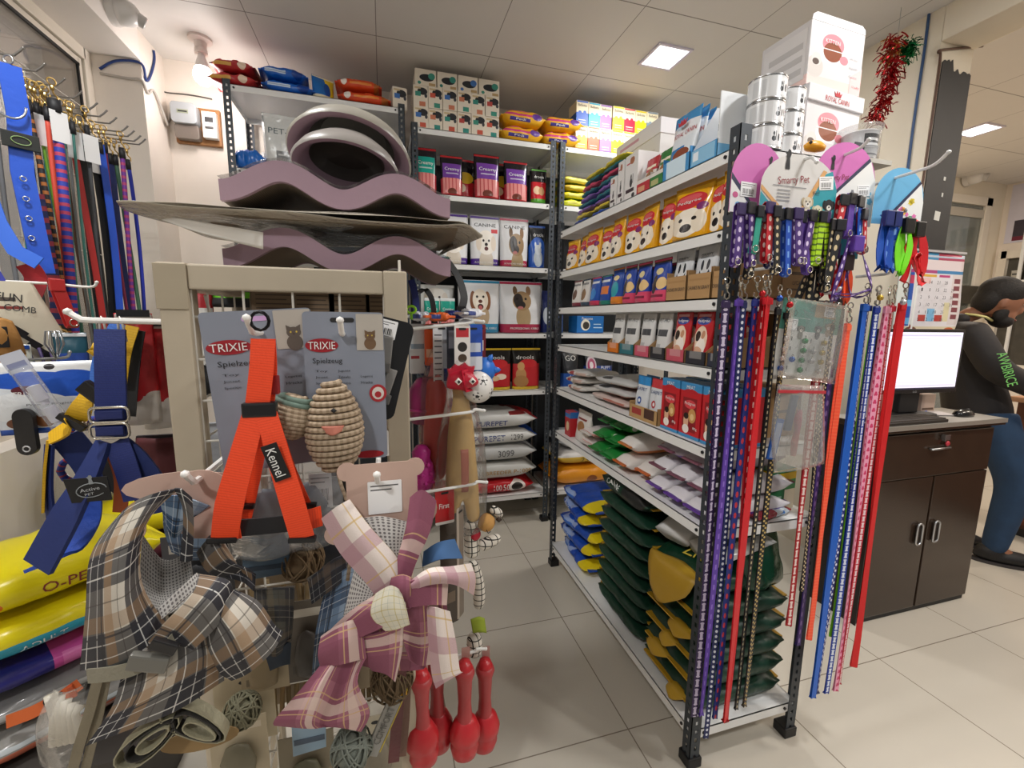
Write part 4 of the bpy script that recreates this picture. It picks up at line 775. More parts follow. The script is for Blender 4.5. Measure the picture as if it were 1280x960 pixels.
# --- fourth shelf
STR=pmat('bdbcba',[('r',.42,.05,.95,.3,'b5664e'),('r',.45,.05,.47,.3,'bdbcba'),('r',.52,.05,.54,.3,'bdbcba'),('r',.59,.05,.61,.3,'bdbcba'),('r',.66,.05,.68,.3,'bdbcba'),('r',.73,.05,.75,.3,'bdbcba'),('r',.8,.05,.82,.3,'bdbcba'),('r',.87,.05,.89,.3,'bdbcba'),('e',.3,.8,.12,.1,'3a3a3c')],.3,bump=.5,scale=16)
def flat(nm,lab,y,x,z,L,W,T,m,grp,seed,rz=0,texts=()): return sack(nm,lab,'food bag',(x,y,z),RZ+rz,L,W,T,m,grp,seed,texts,wr=.005)
for i in range(3): flat('food_bag','white flat bag at the fourth shelf far end, %s from bottom'%ORD[i],2.05+.02*(i%2),XF+.14,A(4)+.0375*i,.18,.22,.036,pmat('d6d2cc',[('r',.5,.2,.9,.7,'c4a89c'),('e',.3,.5,.1,.3,'a04a4a')],.3,bump=.5,scale=18),'white flat bags on the long rack',i,.1*i)
for i in range(3): flat('food_bag','grey bag with rust striped edge on the fourth shelf, %s from bottom'%ORD[i],1.69-.015*i,XF+.15,A(4)+.0415*i,.34-.02*i,.24,.04,STR if i!=0 else pmat('c9b4ac',[('r',.4,.2,.9,.6,'b06a5a')],.3,bump=.5,scale=16),'striped grey bags on the long rack',i,.06*i)
t=thing('pouch_tray','kraft tray with small white and red pouches standing on the fourth shelf','tray',(XF+.06,1.375,A(4)+.0012),RZ)
g=G(); g.box(-.09,.09,-.055,-.053,0,.05).box(-.09,.09,.053,.055,0,.08).box(-.09,-.088,-.055,.055,0,.06).box(.088,.09,-.055,.055,0,.06); put('tray',g.mesh('tray',pmat('b4905f',[('r',.1,.2,.45,.5,'a03a34'),('r',.55,.15,.9,.6,'4a2f24')],.7),planar='all'),t)
for k in range(4):
    w_=.085; gp=gpouch(w_,.155,.03,k); o=put('pouch',gp.mesh('pouch',pmat('d2d6da',[('r',-9,.78,9,9,['2f86c4','c23a40'][k%2]),('e',.45,.4,.16,.09,['1d4f9c','b8343c'][k%2]),('e',.45,.4,.08,.045,'f0f0f0'),('r',-9,-9,9,.14,'b03038')],.3,bump=.3),smooth=True,planar='all'),t,(-.045+.09*(k%2),-.03+.035*(k//2),.003),(-.05,0,0))
    if k<2: lettering(o,'DASPET',0,.107,.06,.012,mat('24407a',.5),surf=bvh(gp))
MB=[('r',-9,.86,9,9,'3f8cc0'),('e',.5,.80,.40,.10,'b8202a'),('r',.02,.05,.98,.82,'c01f28'),('r',.14,.12,.82,.74,'8a1820'),('e',.5,.62,.28,.08,'d8444c'),('e',.62,.42,.18,.13,'c99858'),('e',.62,.40,.09,.06,'e8c890'),('e',.34,.30,.12,.16,'e0b090'),('e',.34,.40,.12,.06,'2a1a16'),('e',.34,.16,.16,.08,'f0e8e0'),('r',-9,-9,9,.06,'3f8cc0')]
for i,(a,b) in enumerate([(1.274,1.18),(1.176,1.078),(1.074,.995)]):
    carton('dog_treat_carton','red and blue meat jerky carton, %s from the far end of the fourth shelf'%ORD[i],'carton',(XF+.05,(a+b)/2,A(4)),RZ,a-b-.003,.172,.08,pmat('c01f28',MB,.35),'red meat jerky cartons',texts=(('MEAT',0,.93,.4,.06,WT),('Pedigree',0,.63,.5,.07,WT),('80g',.3,.2,.2,.06,WT)))
    carton('dog_treat_carton','red and blue meat jerky carton behind the %s of the front row'%ORD[i],'carton',(XF+.14,(a+b)/2,A(4)),RZ,a-b-.003,.172,.08,pmat('c01f28',MB,.35),'red meat jerky cartons')
# --- fifth shelf: bags of sticks lying with their ends to the aisle
carton('dog_treat_carton','small red and blue carton at the far end of the fifth shelf','carton',(XF+.05,2.08,A(5)),RZ,.07,.13,.06,pmat('b8262c',[('r',-9,.75,9,9,'2a6ab0'),('e',.5,.4,.25,.2,'e0c8a0')],.35),None)
pouch('food_bag','white pouch with a brown patch standing beside the small red carton','food bag',(XF+.06,1.955,A(5)),RZ,.15,.155,.07,pmat('d8d4ce',[('e',.5,.5,.25,.16,'a8764a'),('r',.2,.7,.8,.76,'8a3a34')],.3,bump=.6,scale=20),None,2)
def stick(lab,y,x,z,L,W,T,c,sh,grp,seed,rz=0,txt=None,tm=None):
    # a long bag pointing into the shelf: its narrow end faces the aisle
    t=sack('treat_bag',lab,'treat bag',(x+L/2,y,z),rz,L,W,T,pmat(c,sh,.3,bump=.5,scale=18),grp,seed,wr=.005)
    if txt:
        o=lettering(t,txt,0,0,W*.4,T*.3,tm or DK); o.rotation_euler=(math.radians(-35),0,-math.pi/2); o.location=(-L/2+.045,0,T*.80)
    return t
for i,(y,z) in enumerate(((1.86,0),(1.855,.049))): stick('white and pink stick bag on the fifth shelf beside the green ones, %s'%('lower','upper')[i],y,XF+.02,A(5)+z,.28,.13,.048,'d8d0cc',[('r',.0,.2,.3,.6,'c88a80')],'stick bags on the long rack',i)
for i,(y,z) in enumerate(((1.74,0),(1.625,0),(1.735,.0635),(1.62,.0635),(1.73,.127),(1.615,.127))):
    stick('dark green stick bag on the fifth shelf, %s of the green pile'%['lower far','lower near','middle far','middle near','upper far','upper near'][i],y,XF+.005+.02*(i//2),A(5)+z,.34,.108,.062,'1f7a34',[('r',.1,.3,.25,.7,'4aa84a'),('r',.3,-9,9,9,'10321c'),('e',.16,.5,.04,.2,'e0e8dc')],'green stick bags on the long rack',i)
for i,(y,z,c,k) in enumerate(((1.51,0,'c8642a','OUT'),(1.50,.0765,'c8763a','OUT'),(1.392,.0,'c8642a','OUT'))):
    stick('white bag with orange edge and printed end on the fifth shelf, %s'%['bottom','top','near'][i],y,XF+.005+.015*i,A(5)+z,.30,.11,.075,'dcd6d0',[('r',-9,-9,9,.28,c),('e',.5,.5,.1,.2,'b85a34')],'orange edged bags on the long rack',i,txt=k)
for i,(y,z) in enumerate(((1.275,0),(1.17,0),(1.068,0),(1.28,.0675),(1.175,.0675),(1.07,.0675),(1.25,.135),(1.12,.135))):
    stick('white bag with purple stripe on the fifth shelf, %s in the %s layer'%(['far','middle','near','far','middle','near','far','near'][i],['bottom','bottom','bottom','middle','middle','middle','top','top'][i]),y,XF+.005+.012*(i//3),A(5)+z,.32,.10,.066,'d8d4d8' if i<6 else 'b9aeb8',[('r',-9,-9,9,.4,'5f3a94')] if i<3 else [('r',-9,-9,.2,.3,'6a4a9c'),('r',-9,.0,9,.12,'7a4a5a')],'purple striped bags on the long rack',i,txt='SIX' if i>2 else None)
# --- bottom shelf: blue bags, tall pile of green sacks, opened sacks
for i in range(5):
    sack('food_bag','blue dog food bag with yellow end, %s from the bottom of its pile'%ORD[i],'food bag',(XF+.19,1.99+.02*(i%2),A(6)+.0765*i),RZ+.12*(i%3-1),.36,.32,.075,pmat('1f4aa8',[('e',.3,.5,.14,.3,'2f6ac8'),('r',.8,-9,9,9,'e0c81c'),('q',.1,.6,.5,.8,'c9d8ea')],.3,bump=.6,scale=16,bdist=.01),'blue bags on the long rack',i,texts=(('drools',-.22,.5,.24,.4,WT),) if i in (1,3) else (),wr=.012)
GRN=pmat('123526',[('q',.1,.3,.4,.6,'1a4a34')],.42,bump=.5,scale=14,bdist=.012,)
z0=A(6)+.002
for i in range(8):
    t=sack('food_sack','dark green sack in the tall pile, %s from the bottom'%ORD[i],'sack',(XF+.21,1.53+.012*(i%2),z0),RZ+.02*(i%3-1),.39,.37,.063,GRN,'dark green sacks on the long rack',i,endm=mat('b48c24',.4,bump=.5,scale=20),wr=.008,e=3.4); z0+=.0645
sack('food_sack','dark green sack with pale lettering crowning the tall pile','sack',(XF+.20,1.53,z0),RZ-.04,.38,.36,.10,pmat('123526',[('r',.6,-9,9,9,'b48c24',.0),('e',.75,.6,.2,.5,'1d1f1e')],.35,bump=.6,scale=12,bdist=.012),None,2,texts=(('CANINE',-.14,.62,.30,.22,WT),),endm=mat('b48c24',.4),wr=.01)
z0=A(6)+.002
for i in range(5):
    t=sack('food_sack','dark green sack in the near pile by the rack end, %s from the bottom'%ORD[i],'sack',(XF+.205,1.172,z0),.0,.36,.30,.0755,GRN,'near pile of dark green sacks',i+1,endm=mat('b48c24',.4),wr=.008,e=3.4)
    # yellow mouth of the sack folded over towards the aisle
    q=-.07+.055*((i*2)%3); w_=.05+.02*(i%2); z_=.035
    g=G(); g.sheet([[(-.168,q-w_,z_),(-.172,q,z_+.012),(-.168,q+w_,z_)],[(-.188,q-w_*.9,z_+.004),(-.196,q+.01,z_+.008),(-.188,q+w_*.8,z_-.004)],[(-.203,q-w_*.5,z_-.012),(-.208,q+.01,z_-.02),(-.203,q+w_*.7,z_-.014)],[(-.206,q-w_*.1,z_-.028),(-.207,q+.01,z_-.034),(-.206,q+w_*.35,z_-.026)]],.002,3)
    put('yellow_mouth',g.mesh('yellow_mouth',mat('b8922a',.4,bump=.5,scale=18),smooth=True),t); z0+=.0775
t=sack('food_sack','opened dark green sack with yellow lining and lettering on top of the near pile','sack',(XF+.19,1.18,z0),.1,.32,.28,.09,pmat('123a28',[],.3,bump=.6,scale=12,bdist=.012),None,3,wr=.012)
g=G(); g.sheet([[(-.15,-.13,.06),(-.155,-.03,.09),(-.15,.08,.06)],[(-.19,-.12,.08),(-.20,-.02,.07),(-.19,.09,.085)],[(-.212,-.10,.02),(-.215,-.0,.0),(-.21,.08,.04)],[(-.216,-.02,-.05),(-.216,.02,-.065),(-.214,.06,-.03)]],.002,3)
put('yellow_lining',g.mesh('yellow_lining',mat('b8922a',.4,bump=.5,scale=18),smooth=True),t)
o=lettering(t,'ZK',0,0,.07,.05,mat('c8b43a',.5)); o.rotation_euler=(-math.pi/2+.5,0,-math.pi/2+.3); o.location=(-.08,0,.096)
for i in range(2):
    pouch('food_bag',['white and copper food pouch leaning on the opened green sacks','silver food pouch lying over the opened green sacks'][i],'food bag',(XF+.07+.02*i,(1.25,1.115)[i],(z0+.122,z0+.118)[i]),RZ+.25-.3*i,.16,.22,.05,pmat('cfcfcd',[('e',.25,.55,.16,.3,'b0683a'),('r',.5,.3,.8,.8,'4a4c4e')] if i==0 else [('r',.2,.3,.7,.5,'4a5a54'),('q',.2,.6,.8,.75,'3a7ab0')],.2,bump=.6,scale=16),None,i+1,rx=-1.28,wr=.008)
# things seen through the near end
pouch('food_sack','large dark green sack slumped upright inside the near end of the long rack','sack',(1.19,1.09,A(6)+.395),.15,.22,.255,.12,pmat('14402c',[('r',-9,.7,9,9,'15181a'),('e',.7,.76,.08,.05,'b9bdb8')],.25,bump=.6,scale=12,bdist=.012),None,1,wr=.012,rx=-.12)
t=carton('parcel_box','brown cardboard parcel box under the fifth shelf at the near end','box',(1.235,1.245,A(6)+.46),.3,.12,.12,.1,pmat('a8814f',[('r',.1,.55,.6,.6,'6a4a2a'),('r',.6,.2,.9,.4,'7a5a34'),('q',.0,.46,1,.54,'c8a878')],.7),None,texts=(('ROYAL',.1,.3,.5,.16,mat('5a3a20',.6)),))
carton('food_carton','green and yellow carton on the fifth shelf at the near end','carton',(1.215,1.10,A(5)),.12,.125,.135,.1,pmat('1d6a3c',[('r',.6,-9,9,.5,'e8e0c8'),('r',.6,.5,9,.75,'2f8a4a'),('r',-9,.75,9,9,'d8b41c'),('e',.3,.8,.3,.14,'d8b41c'),('q',.1,.3,.5,.36,'c8e0c8')],.4),None)
carton('food_carton','dark blue carton beside the green and yellow one','carton',(1.09,1.12,A(5)),0,.07,.15,.1,pmat('1a2350',[('r',.2,.6,.8,.7,'c0c8e0')],.4),None)
sack('treat_bag','silver and red sachet lying in front of the green and yellow carton','treat bag',(1.15,1.025,A(5)),.2,.14,.05,.028,pmat('8a2a34',[('r',.5,-9,.95,9,'b9c2c8'),('r',.6,.3,.8,.7,'2a6ab0')],.25,bump=.5,scale=30),None,1)
for i,(z,c,lab) in enumerate(((2,'a3804f','brown carton inside the near end of the second shelf'),(3,'a8824e','brown carton inside the near end of the third shelf'),(4,'9c7a4c','brown carton inside the near end of the fourth shelf'))):
    carton('parcel_box',lab,'box',(1.21,1.17,A(z)),.08,.15,.155,.2,pmat(c,[('r',.2,.5,.7,.56,'5a4228'),('r',.2,.2,.8,.24,'6a4f30')],.7),None,texts=(('LICATOR',.1,.35,.5,.08,mat('4a3420',.6)),))

# ---------------------------------------------------------------- near end of the long rack: hooks, cards, collars, leashes
def hook(label,pts,r=.0032,m=None,group=None,tip=True,plate=None):
    """peg hook: bent rod, rounded tip, small back plate"""
    t=thing('display_hook',label,'hook',pts[0],0,group); p0=Vector(pts[0])
    P=[Vector(p)-p0 for p in pts]; o=[]
    for i in range(len(P)-1):
        a=P[max(i-1,0)];b=P[i];c=P[i+1];d=P[min(i+2,len(P)-1)]
        for k in range(4):
            f=k/4; o.append(b.lerp(c,f) if i==0 else (b*2+(c-a)*f+(a*2-b*5+c*4-d)*f*f+(b*3-a-c*3+d)*f**3)*.5)
    o.append(P[-1]); mm=m or mat('d9d9d6',.35,.2)
    put('rod',G().tube(o,r,8).mesh('rod',mm,smooth=40),t)
    if tip: put('tip',G().lathe([(0,-r*1.3),(r*1.1,-r*.7),(r*1.3,0),(r*1.1,r*.7),(0,r*1.3)],10,tuple(P[-1])).mesh('tip',mm,smooth=True),t)
    if plate:
        ax,w,h=plate; g=G()
        if ax=='y': g.box(-w/2,w/2,-.002,.004,-h/2,h/2)
        else: g.box(-.003,.003,-w/2,w/2,-h/2,h/2)
        put('back_plate',g.mesh('back_plate',mm,bevel=.001),t)
    return t
WEB=lambda base,dot=None,pitch=.02,kind='dot',rough=.5:pmat(base,{'dot':[('e',.5,.5,.22,.28,dot)],'bone':[('r',.3,.25,.7,.75,dot),('e',.5,.2,.3,.12,dot),('e',.5,.8,.3,.12,dot)],'dash':[('r',.35,.2,.65,.7,dot)],'stud':[('e',.3,.3,.2,.22,dot),('e',.7,.75,.2,.22,dot)],'heart':[('e',.36,.6,.2,.16,dot),('e',.64,.6,.2,.16,dot),('e',.5,.42,.22,.2,dot)],'stripe':[('r',-9,.1,9,.42,dot)],'rib':[('r',-9,0,9,.35,dot,.35)]}[kind] if dot else (),rough,(1,1/pitch),bump=.15,scale=300)
HW=mat('c9c4b8',.25,1); GOLD=mat('b99a5a',.3,1)
def clip(parent,x,y,z,s=1,m=HW,rot=0):
    """trigger clip hung in a loop: ring, swivel and hook"""
    g=G(); g.tube([(.009*s*math.cos(a*.5236),0,.009*s*math.sin(a*.5236)) for a in range(12)],.0018*s,6,closed=True)
    g.lathe([(.0035*s,-.010*s),(.0045*s,-.014*s),(.0045*s,-.02*s),(.003*s,-.022*s)],8)
    g.tube([(0,0,-.02*s),(.002*s,0,-.03*s),(.009*s,0,-.036*s),(.009*s,0,-.046*s),(0,0,-.052*s),(-.007*s,0,-.046*s),(-.006*s,0,-.036*s)],.0022*s,6)
    return put('clip',g.mesh('clip',m,smooth=40),parent,(x,y,z),(0,0,rot))
def leash(label,x,y,z0,z1,m,wd=.016,group=None,sway=0,dx=0,two=True,seed=0,ang=0,gap=.010,cl=HW,clz=.05,name='leash',cat='leash'):
    """webbing leash hung double: down, round the loop at the foot, up again"""
    t=thing(name,label,cat,(x,y,z0),0,group); R=random.Random(seed); L=z0-z1; n=14
    ph=R.uniform(0,6); w=lambda f:sway*math.sin(f*4+ph)
    P=[(dx*f+w(f),gap/2*math.sin(f*5+ph)*.4,-clz-(L-clz)*f) for f in [i/n for i in range(n+1)]]
    if two:
        bot=Vector(P[-1]); P+=[tuple(bot+Vector((.004,.006,-.006))),tuple(bot+Vector((.008,gap,0)))]
        P+=[(dx*f+w(f)*.8+.008,gap+.004*math.sin(f*6),-clz-(L-clz)*f) for f in [1-i/n for i in range(1,n+1)]]
    sd=[Vector((math.cos(ang+.25*math.sin(i*.5+ph)),math.sin(ang+.25*math.sin(i*.5+ph)),0)) for i in range(len(P))]
    put('strap',G().ribbon(P,sd,wd,.0018).mesh('strap',m,smooth=30),t)
    if cl: clip(t,P[0][0],P[0][1],-.002,.9,cl,ang)
    k=G(); k.box(-wd*.6+P[0][0],wd*.6+P[0][0],P[0][1]-.004,P[0][1]+.004,-clz-.02,-clz-.004); put('stitched_end',k.mesh('stitched_end',m,bevel=.001),t)
    return t
def collar(label,x,y,z,h,m,wd=.02,group=None,ang=0,bk='111114',dx=0,name='dog_collar'):
    """collar hung flat: a closed strap with its plastic buckle and ring"""
    t=thing(name,label,'collar',(x,y,z),ang,group); g=.007; P=[]
    for i in range(9): P.append((dx*(i/8),-g,-h*i/8))
    P.append((dx,0,-h-.006))
    for i in range(9): P.append((dx*(1-i/8),g,-h*(1-i/8)))
    P.append((0,0,.006))
    put('strap',G().ribbon(P,(1,0,0),wd,.002,closed=True).mesh('strap',m,smooth=40),t)
    put('buckle',G().box(-wd*.62,wd*.62,-g-.005,-g+.003,-.022,.006).mesh('buckle',mat(bk,.35),bevel=.002),t,(dx*.0,0,0))
    r=G(); r.tube([(.008*math.cos(a*.5236),0,.008*math.sin(a*.5236)) for a in range(12)],.0014,6,closed=True); put('ring',r.mesh('ring',HW,smooth=True),t,(dx,-g-.004,-h+.006))
    return t
gh='hooks on the rack end'
hook('white hook holding the grey and teal card on the rack end',[(1.012,.972,1.80),(1.012,.90,1.80),(1.012,.882,1.795),(1.012,.872,1.783)],.004,group=gh)
hook('white hook holding the pink bone pattern card on the rack end',[(1.165,.972,1.83),(1.165,.90,1.835),(1.165,.88,1.84),(1.165,.868,1.85)],.004,group=gh)
hook('long white hook holding the blue card at the right of the rack end',[(1.315,.972,1.78),(1.315,.85,1.785),(1.315,.81,1.79),(1.315,.785,1.81)],.004,group=gh)
hook('white hook for the left row of leashes on the rack end',[(.93,.978,1.535),(.93,.90,1.535),(.93,.885,1.545)],.004,group=gh)
hook('white hook for the middle leashes on the rack end',[(1.15,.978,1.48),(1.15,.90,1.48),(1.15,.885,1.49)],.004,group=gh)
hook('white hook for the right row of leashes on the rack end',[(1.33,.978,1.535),(1.33,.90,1.535),(1.33,.885,1.545)],.004,group=gh)
# header cards
CARDB=mat('d9d6d2',.4)
def fan(w,h,top,n=16):
    o=[(-w/2,0),(w/2,0),(w/2,h-top)]
    for i in range(1,n): a=math.pi*i/n; o.append((w/2*math.cos(a),h-top+top*math.sin(a)))
    return o+[(-w/2,h-top)]
def decal(parent,nm,poly,y,m,off=.0008): 
    g=G(); g.add([(x,y-off,z) for x,z in poly],[tuple(range(len(poly)))]); return put(nm,g.mesh(nm,m),parent)
DOGS=[(-.006,0),(.006,0),(.005,.014),(.004,.022),(.007,.03),(.005,.038),(-.001,.04),(-.004,.034),(-.009,.032),(-.006,.028),(-.004,.02),(-.006,.01)]
def puppy(t,cx,cz,s,c1,c2,y):
    decal(t,'puppy_ear',ell(cx-s*.8,cz+s*.1,s*.35,s*.6,12),y,mat(c2,.5)); decal(t,'puppy_ear',ell(cx+s*.8,cz+s*.1,s*.35,s*.6,12),y,mat(c2,.5))
    decal(t,'puppy_body',ell(cx,cz-s*1.3,s*.75,s*1.0,14),y,mat(c1,.5),.001); decal(t,'puppy_head',ell(cx,cz,s*.85,s*.85,16),y,mat(c1,.5),.0014)
    decal(t,'puppy_muzzle',ell(cx,cz-s*.3,s*.42,s*.36,12),y,mat('f0ebe0',.5),.0018)
    for e in (-1,1): decal(t,'puppy_eye',ell(cx+e*s*.35,cz+s*.15,s*.11,s*.13,8),y,INK,.0022)
    decal(t,'puppy_nose',ell(cx,cz-s*.2,s*.16,s*.11,8),y,INK,.0024)
def card(label,x,y,z,w,h,top,m,rz=0,ry=0):
    t=thing('header_card',label,'header card',(x,y,z),rz,None,0,ry); g=G(); g.extrude(fan(w,h,top),-.0006,.0006); put('card',g.mesh('card',m),t); return t
PINK=mat('cf6fb4',.4); NAVY=mat('232a4a',.5); TEAL=mat('2a9aa8',.4); ORN=mat('d9a468',.4)
def smarty(t,cx,cz,s,y,c):
    decal(t,'dog_emblem',[(cx+a*s,cz+b*s+.010*s) for a,b in DOGS],y,INK,.001)
    lettering(t,'Smarty Pet',cx+.02*s,cz-.012*s,.085*s,.02*s,c,y=y-.0004,rot=.12)
t=card('pink fan card with a small dog emblem, leftmost on the rack end',.895,.925,1.665,.17,.165,.085,PINK,.06)
decal(t,'white_panel',[(-.085,0),(.0,0),(-.085,.075)],-.0006,WHITE); decal(t,'navy_band',[(-.085,.075),(-.085,.09),(.012,0),(0,0)],-.0006,NAVY,.001); smarty(t,.035,.10,.8,-.0006,mat('8a1f3a',.5)); barcode(t,-.03,.055,.05,.034,-.002)
for i,(a,b,c) in enumerate(((-.06,.018,'6ab0d8'),(-.035,.012,'d8a03a'),(-.07,.04,'c85a8a'))): decal(t,'print_spot',ell(a,b,.009,.007,10),-.0006,mat(c,.5),.0012)
t=card('grey card with orange chevron, puppies and teal side, hung in front of the pink ones',1.005,.905,1.665,.24,.145,.08,CARDB,.0)
decal(t,'teal_panel',[(.12,.0),(.04,.0),(.03,.02),(.075,.105),(.10,.115),(.12,.07)],-.0006,TEAL); decal(t,'teal_corner',[(-.12,0),(-.06,0),(-.12,.05)],-.0006,TEAL)
decal(t,'orange_band',[(-.12,.055),(-.12,.066),(-.03,0),(-.045,0)],-.0006,ORN,.001); decal(t,'orange_band',[(-.005,0),(.01,0),(.082,.112),(.07,.115)],-.0006,ORN,.001)
smarty(t,-.045,.095,1.15,-.0006,mat('8a1f2a',.5))
decal(t,'printed_line',[(-.085,.066),(.02,.066),(.02,.068),(-.085,.068)],-.0006,mat('8a8a8c',.5),.001)
for i in range(4): decal(t,'printed_line',[(-.07,.056-.008*i),(-.03,.056-.008*i),(-.03,.059-.008*i),(-.07,.059-.008*i)],-.0006,mat('9a9a9c',.5),.001)
lettering(t,'WHY?',.052,.058,.022,.011,INK,y=-.001); barcode(t,.082,.085,.046,.032,-.002,rot=.12)
puppy(t,.028,.034,.017,'d8cdb8','b9a888',-.0008); puppy(t,.062,.018,.015,'e0d8c0','c9bc9a',-.001); puppy(t,.098,.032,.018,'2a2a2c','1a1a1c',-.001)
def bones(t,w,h,n,seed,tri):
    R=random.Random(seed); k=0
    while k<n:
        a,b=R.uniform(-w/2+.01,w/2-.01),R.uniform(.01,h-.015)
        if not tri(a,b): continue
        c=R.choice(['e070b0','2aa06a','e0c83a','6ab8d8','e8a83a','7a7a80']); r=R.uniform(.005,.009); q=R.uniform(0,6)
        if k%3: decal(t,'print_spot',[(a+r*(1+.25*math.cos(5*i*.524))*math.cos(i*.524+q),b+r*(1+.25*math.cos(5*i*.524))*math.sin(i*.524+q)) for i in range(12)],-.0006,mat(c,.5),.0012)
        else: decal(t,'print_spot',[(a-r,b),(a+r,b+.002),(a+r,b+.0035),(a-r,b+.0015)],-.0006,mat('5a5a60',.5),.0012)
        k+=1
t=card('large pink card with white animal pattern corner, second hook of the rack end',1.175,.925,1.66,.205,.205,.10,PINK,-.04)
decal(t,'white_panel',[(.1025,0),(-.03,0),(-.05,.055),(.08,.165),(.1025,.115)],-.0006,WHITE); decal(t,'navy_band',[(-.05,.055),(.08,.165),(.074,.172),(-.056,.06)],-.0006,NAVY,.001)
smarty(t,-.045,.125,.9,-.0006,mat('8a1f3a',.5)); bones(t,.2,.12,22,4,lambda a,b:a>-.03+.0 and b<.02+a*.9+.05); barcode(t,.065,.09,.042,.028,-.002,rot=.1)
t=card('pale blue card with animal pattern corner on the long right hook',1.335,.895,1.665,.155,.145,.08,mat('6ab0d8',.4),-.12)
decal(t,'white_panel',[(.0775,0),(-.03,0),(-.03,.01),(.065,.108),(.0775,.06)],-.0006,WHITE); decal(t,'navy_band',[(-.03,.01),(.065,.108),(.06,.113),(-.036,.016)],-.0006,NAVY,.001); bones(t,.15,.085,16,7,lambda a,b:a>-.02 and b<a*.9+.03)
t=thing('rubber_duck_toy','orange yellow beak of a toy peeping over the pink cards','toy',(1.10,.958,1.855)); put('beak',G().lathe([(0,-.012),(.03,-.006),(.034,.004),(.02,.014),(0,.018)],16,sy=.5).mesh('beak',mat('e6a01c',.35),smooth=True),t); put('eye',G().lathe([(0,-.005),(.005,0),(0,.005)],10,(-.028,-.012,.006)).mesh('eye',INK,smooth=True),t)
t=thing('rubber_duck_toy','teal card pack behind the purple harness with dark panel','card pack',(1.245,.955,1.58)); t.name='card_pack'; put('pack',G().box(-.045,.045,-.004,.004,0,.14).mesh('pack',pmat('1f8aa0',[('r',.2,.45,.85,.8,'163a5a')],.3),bevel=.002,planar=True),t)
# collars in the upper row
PUR=WEB('4a2a78','d8c8e8',.022,'dot'); PUR2=WEB('5a3a9a',None); REDW=WEB('c01f2c','f0d8d0',.022,'dot'); BLK=WEB('17171a','d8c49a',.018,'dot'); NVY=WEB('1a2458','d0d4e8',.018,'dot'); BLUW=WEB('1c50b8','7aa8e8',.03,'dash'); NEON=WEB('b4e01c','5a7a1a',.014,'stripe'); ORW=WEB('ff5a2a',None); BLU2=WEB('1550b4',None)
gc='collars on the rack end cards'
cs=[(.818,1.672,.135,PUR,'purple collar with pale dots, leftmost of the upper row',.018),(.842,1.675,.14,PUR,'purple collar with pale dots, second of the upper row',.02),(.866,1.668,.10,WEB('2aa08a'),'short teal collar behind the red one',.014),(.878,1.66,.15,BLK,'black collar with cream dots beside the red collar',.018),(.898,1.68,.13,REDW,'bright red collar with pale print hanging to its ring',.022),(.916,1.672,.15,BLK,'black dotted collar just right of the red collar',.016),(.935,1.668,.13,NVY,'navy dotted collar in the upper row',.018),(.955,1.67,.15,BLUW,'royal blue collar swinging to the right',.02),(.982,1.672,.125,PUR,'purple collar under the dog emblem card, left one',.02),(1.005,1.668,.14,PUR2,'plain violet collar bent to the right',.016),(1.032,1.672,.125,PUR,'purple collar under the puppies, right one',.022),(1.062,1.67,.12,NEON,'neon green collar, left of the pair',.016),(1.082,1.672,.125,NEON,'neon green collar, right of the pair',.016),(1.10,1.655,.15,BLK,'black collar with cream dots right of the green pair',.018),(1.122,1.655,.17,WEB('17171a','d8c49a',.026,'dot'),'black collar with large cream dots beside the harness',.022)]
for i,(x,z,h,m,l,wd) in enumerate(cs): collar(l,x,.895-.004*(i%3),z,h,m,wd,gc,.15*math.sin(i*2.1),'1a1a20' if i%4 else '3a2a5a',.02*math.sin(i*1.7)+(.03 if i in (7,9) else 0))
# harnesses on the second and third hooks
def harness(label,x,y,z,m,loops,wd,name='dog_harness',group=None,bk='3a2a5a'):
    t=thing(name,label,'harness',(x,y,z),0,group)
    for k,(pts,ang) in enumerate(loops):
        sd=[Vector((math.cos(ang+.3*math.sin(i)),math.sin(ang+.3*math.sin(i)),.12*math.sin(i*1.3))) for i in range(len(pts)*4)]
        P=[Vector(p) for p in pts]; o=[]
        for i in range(len(P)):
            a,b,c,d=P[i-1],P[i],P[(i+1)%len(P)],P[(i+2)%len(P)]
            for q in range(4):
                f=q/4; o.append((b*2+(c-a)*f+(a*2-b*5+c*4-d)*f*f+(b*3-a-c*3+d)*f**3)*.5)
        put('strap',G().ribbon(o,sd,wd,.002,closed=True).mesh('strap',m,smooth=40),t)
    put('buckle',G().box(-.017,.017,-.014,.002,-.02,.02).mesh('buckle',mat(bk,.35),bevel=.003),t,(0,-.004,-.012)); return t
for i,(x,z,c,l) in enumerate(((1.142,1.72,REDW,'red strap collar hanging above the purple harness'),(1.168,1.725,PUR2,'purple strap above the purple harness'),(1.196,1.72,BLUW,'blue strap collar right of the purple one'),(1.215,1.69,REDW,'thin red strap at the right above the harness'))): collar(l,x,.90,z,.10,c,.022,gc,.1*i,'222226',.015*(i-1))
harness('large purple harness with pale dots hanging open on the rack end',1.178,.885,1.615,PUR,[([(-.012,0,0),(-.045,-.01,-.08),(-.055,-.004,-.145),(-.02,.012,-.15),(.012,.01,-.06)],0),([(.008,0,0),(.05,-.006,-.07),(.07,-.01,-.13),(.03,.01,-.14),(.004,.012,-.05)],.4),([(-.05,-.006,-.14),(.01,-.014,-.138),(.066,-.008,-.125),(.01,.004,-.146)],1.2)],.013,bk='5a3a9a')
